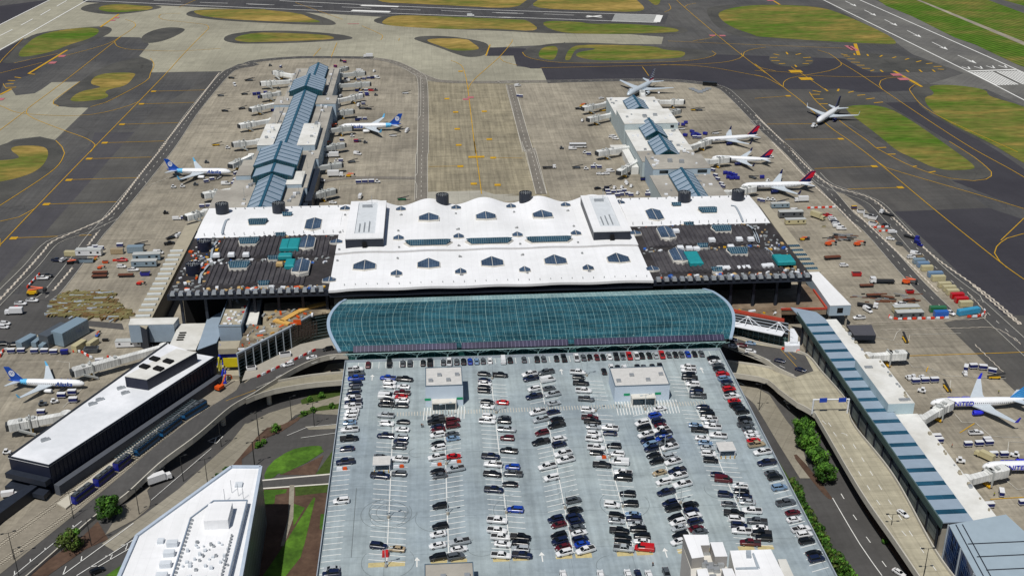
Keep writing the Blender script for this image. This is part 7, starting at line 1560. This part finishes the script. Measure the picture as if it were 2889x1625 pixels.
gse('near the far right tip of the left pier', 'b0 tug:k,885,575,10 cart:r,918,588,-20 cart:r,830,632,-30 tug:w,1200,675,60 box:w,1060,672,0,.7 v:w,1225,735,-35 cart:w,930,750,30 cart:w,1050,757,0 cart:w,1100,748,0 cart:w,1145,740,0 dolly:g,925,775,0 dolly:w,950,765,0 cart:k,1182,740,20')
gse('mid way down the right side of left pier', 'b0 cart:w,1120,860,0 s:r,1170,855,-20 cart:k,1035,860,0 cart:w,1070,885,0 cart:w,1125,885,0 cart:m,1130,900,0 tug:g,1215,900,0 box:w,1050,1000,80,.7 cart:w,1095,985,0 loader:g,1090,1025,0 loader:k,1150,1030,-10 box:w,880,915,70,.6 tug:g,1215,852,0')
gse('beside the airliner between the piers', 'b0 cart:w,1060,1130,0 cart:w,1110,1130,0 cart:k,1035,1138,0 v:w,1515,1235,70 tug:w,1505,1250,60 loader:w,1385,1285,-5 tug:w,990,1290,0 loader:g,1050,1335,-15 cart:r,1025,1340,0 tug:g,1115,1350,0 lift:y,740,1362,0 lift:o,800,1195,0 loader:w,1500,882,0 cart:w,890,1330,0')
gse('between the last jet bridges on the right of the left pier', 'b1 box:w,800,135,180,1.05 v:w,1040,110,-25 loader:g,990,185,15 tug:w,840,180,0 cart:w,880,178,0 lift:y,685,175,80 box:w,830,318,0,1.2 lift:y,955,320,0 v:w,690,365,-10 s:w,650,395,-30 s:w,805,572,-15 s:g,820,88,0 cart:w,895,1360,0'.replace(' cart:w,895,1360,0', ''))
gse('in the baggage train between the piers', 'b1 cart:w,1050,383,0,1.15 cart:w,1110,380,0,1.15 cart:w,1172,378,0,1.15 tug:w,1230,377,0,1.1')
gse('on the taxilane apron behind the wavy roof', 'b1 box:w,1067,520,82,.75 loader:e,1470,540,0')
gse('on the far taxiways', 'b0 box:w,1142,537,180 n'.replace(' n', '')+' c0 v:w,205,812,20 cart:w,210,912,-10 cart:w,235,916,-10 bus:k,2030,805,-18')
gse('on the far closed runway', 'b0 box:w,2115,153,0,.9')
gse('under the silver wide-body jet', 'c0 tug:w,1545,880,80 s:w,1000,930,30 loader:k,790,1030,-10 lift:y,815,1005,30')
gse('left of the right pier', 'c0 tug:w,820,1145,60 loader:y,1020,1045,10 u:w,1120,1295,-30 u:w,1135,1315,-30 u:w,1100,1300,-30 bus:w,775,1390,-3 v:w,725,1410,0 tug:g,622,1405,0')
gse('on the apron left of the right pier, lower part', 'c1 cart:w,880,115,-10 tug:w,845,100,-30 flat:w,510,240,0,.9 loader:g,770,240,0 tug:w,855,252,0 cart:w,920,240,0 cart:w,980,240,0 tug:w,940,218,0 s:w,985,300,-10 v:w,1085,275,10 s:w,1045,298,0 cart:k,1395,355,0 s:k,965,437,20')
gse('parked in the cart yard behind the white roof', 'c1 cart:w,1060,468,0 cart:w,1115,478,0 cart:w,1070,500,0 cart:w,1150,508,0 cart:w,1170,475,0 cart:w,1215,465,0 cart:w,1190,500,0 cart:w,1250,495,0 cart:w,1280,505,0 tug:w,1125,435,60 tug:w,1195,430,60 tug:w,1245,395,60 tug:w,1285,420,60 tug:w,1235,380,60 tug:w,1345,487,60 cart:w,1450,475,20 cart:w,1475,490,20 cart:w,1440,500,0 loader:k,1050,445,30 cart:k,1050,440,0')
gse('right of the right pier, upper group', 'c0 dolly:m,1720,1180,0 dolly:m,1775,1185,0 dolly:m,1800,1165,0 dolly:m,1860,1250,-60 dolly:m,1880,1270,-60 dolly:m,1905,1275,-60 dolly:m,1925,1285,-60 dolly:m,1870,1285,-60 dolly:m,1985,1270,-30 dolly:m,1795,1285,-30 loader:y,1890,1040,0 loader:g,1935,1042,0 loader:w,1765,1222,0 loader:w,2090,1262,0 tug:w,2205,1270,0 cart:w,1885,1305,0 cart:w,1930,1308,0')
gse('between the middle and nearest red-tailed airliners', 'c1 dolly:m,2175,295,0 dolly:m,2215,300,0 dolly:m,2245,310,0 dolly:m,2205,335,0 dolly:m,2235,345,0 dolly:m,2270,320,0 dolly:m,2290,345,0 dolly:m,2270,340,0 loader:g,2445,335,-50 cart:w,2060,270,-50 cart:w,2085,320,-50 cart:w,2105,355,-50 cart:w,2140,400,-50 cart:w,2155,425,-50 dolly:m,2525,335,0 d1 tug:w,128,368,30 tug:w,160,140,0')
gse('below the nearest red-tailed airliner', 'd1 box:w,445,555,180 cart:w,50,552,-20 cart:w,75,560,-20 tug:w,130,545,0 tug:w,175,548,0 loader:w,265,568,0')
gse('among the site cabins right of the terminal', 'd1 office:h,240,610,0,.92 office:c,385,765,0 office:g,340,700,0,1.2 box:c,600,715,-55,1.1 skip:c,660,795,0,.5 v:w,385,650,0 p:r,690,695,-10 u:w,735,720,-10 u:w,745,735,-10 u:n,765,757,-10 u:w,775,775,-10 v:w,790,797,-8 v:w,825,820,-5')
gse('on the construction apron right of the terminal', 'd1 lift:o,700,968,0,1.1 lift:o,975,970,0,1.1 lift:y,455,920,0,.8 load:g,740,1098,5,1.15 u:w,850,1168,0 skip:r,968,1255,-5,1.1 flat:w,1200,1325,175,1.25 load:g,1065,1362,0,.9 lift:o,1440,1330,-25,1.3 skip:r,1475,1418,0,.9 flat:g,480,915,0,.6')
gse('on the triangle between the two service roads', 'd1 flat:w,1250,680,130,.9 skip:w,1080,705,-30,1.2 skip:w,1120,720,-30,1.2 skip:w,1010,660,-20 cart:y,945,625,0 skip:w,1125,780,-40,1.1 lift:y,1165,765,90,.6 s:k,1250,785,-15 box:w,1310,855,0,.6 s:w,1290,915,-25 flat:m,1500,905,-50,.9 tug:m,1575,975,-50 cart:m,1545,950,-50 skip:g,1375,965,-40,.8 u:w,1490,1090,5 v:w,1530,1060,-30 skip:t,1570,1080,0,.8')
for w, lab in zip('cont:h,1560,1140,0 cont:l,1600,1172,0 cont:c,1637,1207,0 cont:l,1715,1265,0,1.25 cont:c,1745,1302,0,1.15 cont:c,1803,1365,0,1.05 cont:c,1848,1398,0,1.05 cont:c,1880,1433,0'.split(), ['grey-blue container, farthest of the row by the right service road', 'pale blue container second from the far end of the container row', 'cream container just below the two bluish ones, right row', 'long pale blue container in the middle of the right row', 'long cream container just below the long pale blue one', 'cream container first below the gap in the right row', 'cream container second below the gap in the right row', 'cream container above the red ones in the right row']):
    kc, c = w.split(':'); q = c.split(','); p = at('d1', float(q[1]), float(q[2]), 1.2); sc = float(q[4]) if len(q) > 4 else 1
    o = dup(GP['cont'], (p.x, p.y, .22), 0, lab, 'containers in the row by the right service road', (*hexc(PC[q[0]][1]), 1), (sc, 1.05, 1.05))
for (x, y, col, dg, sx, lab) in ((1925, 120, 'r', 0, 1.05, 'upper of two red containers in the right row'), (1965, 160, 'r', 0, 1.05, 'lower of two red containers in the right row'), (2005, 197, 'c', 0, 1.05, 'cream container just below the two red ones'), (2032, 268, 'z', 14, 1.95, 'very long teal blue container at the near end of the right row'), (1770, 290, 'q', 0, 1.1, 'blue container with cream top by the red and white barriers'), (1740, 248, 'e', -3, 1.3, 'dark green container behind the blue one')):
    p = at('d2', x, y, 1.2); dup(GP['cont'], (p.x, p.y, .22), R(dg), lab, 'containers in the row by the right service road', (*hexc(PC[col][1]), 1), (sx, 1.05, 1.05))
gse('beside the stacked cabins on the right apron', 'd2 office:c,1435,252,0,1.05 office:g,1465,305,0,1.1 p:w,1388,190,180 p:w,995,318,180 v:w,1075,245,-70 flat:w,1085,205,-25 p:w,1855,270,-60 load:g,1470,150,10,.8 load:t,1130,105,0,.9 flat:g,1070,60,0,.01'.replace(' flat:g,1070,60,0,.01', ''))
gse('on the apron beside the striped concourse', 'd2 loader:y,1432,520,85 cart:w,1532,925,0,1.1 cart:w,1620,918,0,1.1 cart:w,1710,915,0,1.1 tug:w,1462,888,100 tug:w,1505,880,100 tug:w,1590,885,100 tug:w,1590,1010,150,1.1 loader:y,1828,980,88')
gse('in the curved baggage train near the right airliner', 'd2 tug:w,2000,850,85 cart:w,2010,800,60,1.1 cart:w,2080,785,0,1.1 cart:w,2172,795,-15,1.1 cart:w,2260,828,-30,1.1 loader:y,2290,880,-5')
gse('between the two airliners at the right edge', 'd2 p:w,2105,1410,0 d3 cart:w,1732,120,0 cart:w,1755,155,0 cart:w,2030,192,0 cart:w,2135,185,0 cart:w,2210,150,0 cart:w,2230,178,0 box:c,2185,310,125,.9 cart:w,2272,288,0 cart:w,2372,288,0 tug:w,2475,290,150,1.1 tug:w,1960,345,-20,1.1 cart:w,2348,655,70,1.1 cart:w,2235,770,0 cart:w,2555,745,0')
# left side
gse('on the construction yard left of the terminal', 'a1 office:w,850,1062,-3,1.15 skip:h,735,1128,0,1.1 skip:h,790,1128,0,1.1 skip:h,845,1128,0,1.1 cont:h,1290,1032,0,1.4 cont:t,1115,1045,0,1.1 cont:c,670,1065,-5 cart:w,1140,985,0,1.1 cart:w,905,1000,0 cart:w,960,1010,0 cart:w,860,1018,0 p:n,540,1120,-10 u:w,600,1115,70 lift:k,665,1145,0 p:r,1160,1120,0 u:w,1155,1180,-5 load:g,950,1240,0 load:e,945,1275,0 p:w,1265,1212,0 load:g,1195,1265,0 lift:o,945,1190,0,.7 p:k,1610,960,20 loader:k,1630,905,40 v:w,1703,885,60 loader:g,1340,970,0 lift:y,900,1110,60,.7 skip:o,1000,1135,0,.7 lift:r,1320,1340,-10,.8 skip:m,1380,1252,0,1.1 v:w,1505,1048,-8 office:h,1400,1105,2,1.2 office:h,1375,1165,0,1.1')
gse('along the left service road barrier', 'a1 p:w,405,1290,0 p:k,445,1270,0 lift:y,310,1435,0,1.6 a2 p:w,305,155,-5 p:w,195,185,-5 s:r,165,222,0 box:w,135,272,180 u:w,50,372,-10 u:w,35,405,-10')
gse('in the lower left contractor yard', 'a2 cont:h,257,570,62,1.5 cont:h,357,560,75 cont:h,425,590,75 cont:g,530,525,62,2.3 cont:h,680,505,62,2.7 cont:c,755,600,66,1.2 cont:c,882,570,66 skip:g,870,630,0,1.4 skip:k,1000,525,0,.6 lift:q,925,480,80,.7 p:w,610,420,160 u:k,30,565,0 p:k,130,575,5 office:w,1232,575,0')
gse('in the row just behind the small regional jet', 'a2 cart:w,107,640,0,1.05 cart:w,200,637,0,1.05 cart:w,327,640,0,1.05 cart:w,423,640,0,1.05 cart:w,510,648,0,1.05 cart:m,612,650,0,1.05 cart:w,945,735,10,1.1')
gse('around the small regional jet', 'a2 cart:w,585,1062,0,1.1 cart:w,685,1032,0,1.1 cart:w,695,1105,0,1.1 loader:g,590,1000,60,.7 tug:g,405,1135,10,1.1 tug:w,515,1112,20 cart:w,390,1218,0 a3 tug:w,65,262,0')
gse('in the corner behind the dark slatted wall', 'a3 box:w,95,668,10,.7 tug:r,150,700,0 s:w,20,825,20', .35)
gse('under the edge of the left elevated road', 'a3 box:w,1515,530,32,1.05', .35)
gse('beside the taxiing jet on the right', 'd0 tug:w,568,1200,30,1.6')
gse('on the sidewalk beside the frontage', 'z1 skip:w,1320,1065,12,.9 skip:w,1790,880,12,1.1', 8.07)
# lumber and steel laid out on the left yard
mb = MB(); rr = random.Random(21); P0 = [(p.x, p.y) for p in pts('a2 470,300 600,100 1050,80 1060,200 1240,290 1150,345')]
for k in range(900):
    x = rr.uniform(min(p[0] for p in P0), max(p[0] for p in P0)); y = rr.uniform(min(p[1] for p in P0), max(p[1] for p in P0))
    if inpoly(x, y, P0): mb.xf = Matrix.Translation((x, y, .2)) @ Matrix.Rotation(rr.choice([0, 0, 1.2, .1, -.1]), 4, 'Z'); l = rr.uniform(1, 4.5); mb.box(-l, -rr.uniform(.2, .6), 0, l, rr.uniform(.2, .6), rr.uniform(.3, 1.1), rr.choice([0, 0, 0, 0, 0, 1, 1, 2]))
mb.xf = None; tag(mb.build('timber_stacks', [mat('weathered timber', '#77704a', .9, var=.25, scale=.8), mat('brown timber', '#6b5535', .9, var=.3), m_gutter, m_wood, cl['b']]), 'stacks of green-brown timber and steel laid out on the yard left of terminal', 'timber', kind='stuff')
mb = MB(); P0 = [(p.x, p.y) for p in pts('d1 680,880 940,880 960,950 700,950 d2 880,80 1600,90 1560,170 1000,200')]
for k in range(60):
    c = rr.choice([('d1', rr.uniform(700, 930), rr.uniform(880, 945)), ('d2', rr.uniform(900, 1560), rr.uniform(95, 180))]); p = at(*c, .2); mb.xf = Matrix.Translation((p.x, p.y, .2)) @ Matrix.Rotation(rr.uniform(-.5, .2), 4, 'Z'); l = rr.uniform(1, 4); mb.box(-l, -.2, 0, l, .2, rr.uniform(.2, .6), rr.choice([0, 1, 2]))
mb.xf = None; tag(mb.build('steel_beams', [m_steel, mat('rust', '#6b4532', .9, var=.3), m_bed]), 'loose steel beams and pipes lying on the right construction apron', 'steel', kind='stuff')
# jersey barriers, red and white
def barriers(s, n, z, phrase):
    p = resamp(spline(pts(s, z), 1), .5); 
    for i in range(n):
        a = p[int(i*(len(p)-2)/n)]; b = p[int((i+.9)*(len(p)-2)/n)]; d = b-a; L_ = d.length/2; c = (a+b)/2; ang = math.atan2(d.y, d.x)
        mb = MB(); mb.prism([(-L_, -.3), (L_, -.3), (L_, .3), (-L_, .3)], 0, 1, 0, taper=.85); o = mb.build('road_barrier', m_redb if i % 2 == 0 else cl['w']); o.location = (c.x, c.y, z); o.rotation_euler = (0, 0, ang)
        cn = 'red' if i % 2 == 0 else 'white'; tag(o, f'{cn} water-filled barrier in the line {phrase}', 'barrier', f'{cn} barriers {phrase}')
m_redb = mat('barrier red', '#cc3a24', .5)
barriers('d2 1280,310 1340,340 1870,330', 14, .25, 'in front of the stacked cabins'); barriers('d2 2020,320 2130,315 2190,280 2170,240', 6, .25, 'curving round the teal blue container'); barriers('a2 0,700 40,635 110,625', 4, .25, 'at the left edge of the lower yard'); barriers('a2 690,650 760,650 870,710 900,712', 6, .25, 'bending below the cream containers')
barriers('a2 1020,700 1080,715 1150,700', 4, .25, 'beside the very long jet bridge'); barriers('a2 1370,605 1480,600', 4, .25, 'below the white roofed trailer'); barriers('z2 1060,1060 1450,1125', 5, 8.1, 'blocking the road below the white tent'); barriers('d1 500,635 790,625', 8, .25, 'above the parked white vehicles'); barriers('d1 1130,820 1290,812', 4, .25, 'on the triangle, upper line'); barriers('d1 1180,855 1320,850', 4, .25, 'on the triangle, lower line'); barriers('a1 1070,1135 1220,1120', 3, .25, 'in the left construction yard'); barriers('a1 380,1260 250,1400', 7, .25, 'at the left service road'); barriers('a3 1930,0 2060,-50'.replace('a3 1930,0 2060,-50', 'z1 700,1370 840,1280'), 4, .3, 'beside the orange digger')
# excavator
t = thing('excavator', 'orange excavator with a raised arm beside the elevated road', 'excavator', tuple(at('z1', 890, 1350, 1)), 1.0)
mb = MB(); mb.box(-1.6, -1.5, -.8, 1.6, -.8, .1); mb.box(-1.6, .8, -.8, 1.6, 1.5, .1); mb.build('tracks', m_bed, t)
mb = MB(); mb.prism([(-2, -1.3), (1.3, -1.3), (1.3, 1.3), (-2, 1.3)], .15, 1.5); mb.build('body', m_orange, t); mb = MB(); mb.box(.2, .3, 1.5, 1.3, 1.3, 2.6); mb.build('cab', m_cg, t)
mb = MB(); mb.tube((1.2, 0, 1.2), (4, 0, 4.6), .3, n=6); mb.tube((4, 0, 4.6), (7.2, 0, 2.8), .26, n=6); mb.tube((7.2, 0, 2.8), (7.4, 0, 1.2), .25, .45, n=6); mb.build('arm', m_orange, t)
# blast fence frames by the service road and apron light masts
t = thing('blast_fence', 'stack of pale metal ladder frames beside the curved service road', 'fence', tuple(at('c0', 1930, 850, 0)))
for k in range(7):
    p = at('c0', 1860+k*26, 880-abs(3-k)*12, .5); mb = MB(); mb.box(p.x-2.6, p.y-2, .3, p.x+2.2, p.y+1.5, .75+k*.03); P_('frame', mb, m_steel, t)
# people
def person(label, x, y, z, coat, pants, step=.15, ang=0):
    t = thing('person', label, 'person', (x, y, z), ang)
    def skin(name, vs, es, rad, m):
        me = bpy.data.meshes.new(name); me.from_pydata(vs, es, []); o = bpy.data.objects.new(name, me); COL.objects.link(o); o.parent = t; me.materials.append(m)
        md = o.modifiers.new('Skin', 'SKIN'); sv = me.skin_vertices[0].data
        for i, r in enumerate(rad): sv[i].radius = (r, r)
        sv[0].use_root = True; s = o.modifiers.new('Sub', 'SUBSURF'); s.levels = s.render_levels = 1; return o
    m_skin = mat('skin', '#9a6a50', .6); s = step
    V = [(0, 0, .95), (0, 0, 1.2), (0, 0, 1.42), (0, 0, 1.52), (.02, 0, 1.66), (.02, 0, 1.76), (0, -.19, 1.38), (.05, -.25, 1.1), (.14, -.24, .88), (0, .19, 1.38), (-.03, .25, 1.1), (.05, .24, .86), (s, -.1, .5), (s*1.1, -.1, .08), (s*1.1+.14, -.1, .05), (-s*.6, .1, .5), (-s*1.5, .1, .08), (-s*1.5+.14, .1, .05), (0, -.1, .9), (0, .1, .9)]
    E_ = [(0, 1), (1, 2), (2, 3), (3, 4), (4, 5), (2, 6), (6, 7), (7, 8), (2, 9), (9, 10), (10, 11), (0, 18), (18, 12), (12, 13), (13, 14), (0, 19), (19, 15), (15, 16), (16, 17)]
    skin('body', V, E_, [.12, .13, .12, .05, .1, .08, .05, .04, .035, .05, .04, .035, .06, .045, .04, .06, .045, .04, .08, .08], m_skin)
    skin('jacket', [V[0], V[1], V[2], V[6], V[7], V[9], V[10]], [(0, 1), (1, 2), (2, 3), (3, 4), (2, 5), (5, 6)], [.15, .16, .15, .07, .06, .07, .06], coat)
    skin('trousers', [V[0], V[18], V[12], V[13], V[19], V[15], V[16]], [(0, 1), (1, 2), (2, 3), (0, 4), (4, 5), (5, 6)], [.14, .1, .08, .06, .1, .08, .06], pants)
    skin('hair', [(.0, 0, 1.72), (.0, 0, 1.8)], [(0, 1)], [.09, .06], m_bed)
m_hv = mat('high-visibility yellow', '#b7d622', .6); m_cb = mat('cloth dark', '#1f2228', .9); m_cr = mat('cloth red', '#c23a22', .9)
for lab, t, x, y, z, c in (('person in dark clothes walking on the deck near the crosswalk', 'b2', 1648, 1345, GZ, m_cb), ('second person beside the first near the deck crosswalk', 'b2', 1662, 1348, GZ, cl['g']), ('person in dark clothes on the open deck near the bottom edge', 'c3', 1490, 1330, GZ, m_cb), ('worker in yellow vest beside the white cart, lower right apron', 'd3', 2280, 665, .2, m_hv), ('worker in yellow vest above the right airliner fuselage', 'd2', 2322, 1025, .2, m_hv), ('worker in orange vest on the lower right apron', 'd3', 1878, 205, .2, m_orange), ('person in dark clothes at the kerb of the right upper road', 'c2', 2500, 550, 8.1, m_cb)):
    p = at(t, x, y, z+.9); person(lab, p.x, p.y, z, c, m_cb, .2, random.random()*6)
for o in list(PROTO.values())+list(GP.values()):
    for ch in list(o.children): bpy.data.objects.remove(ch)
    bpy.data.objects.remove(o)
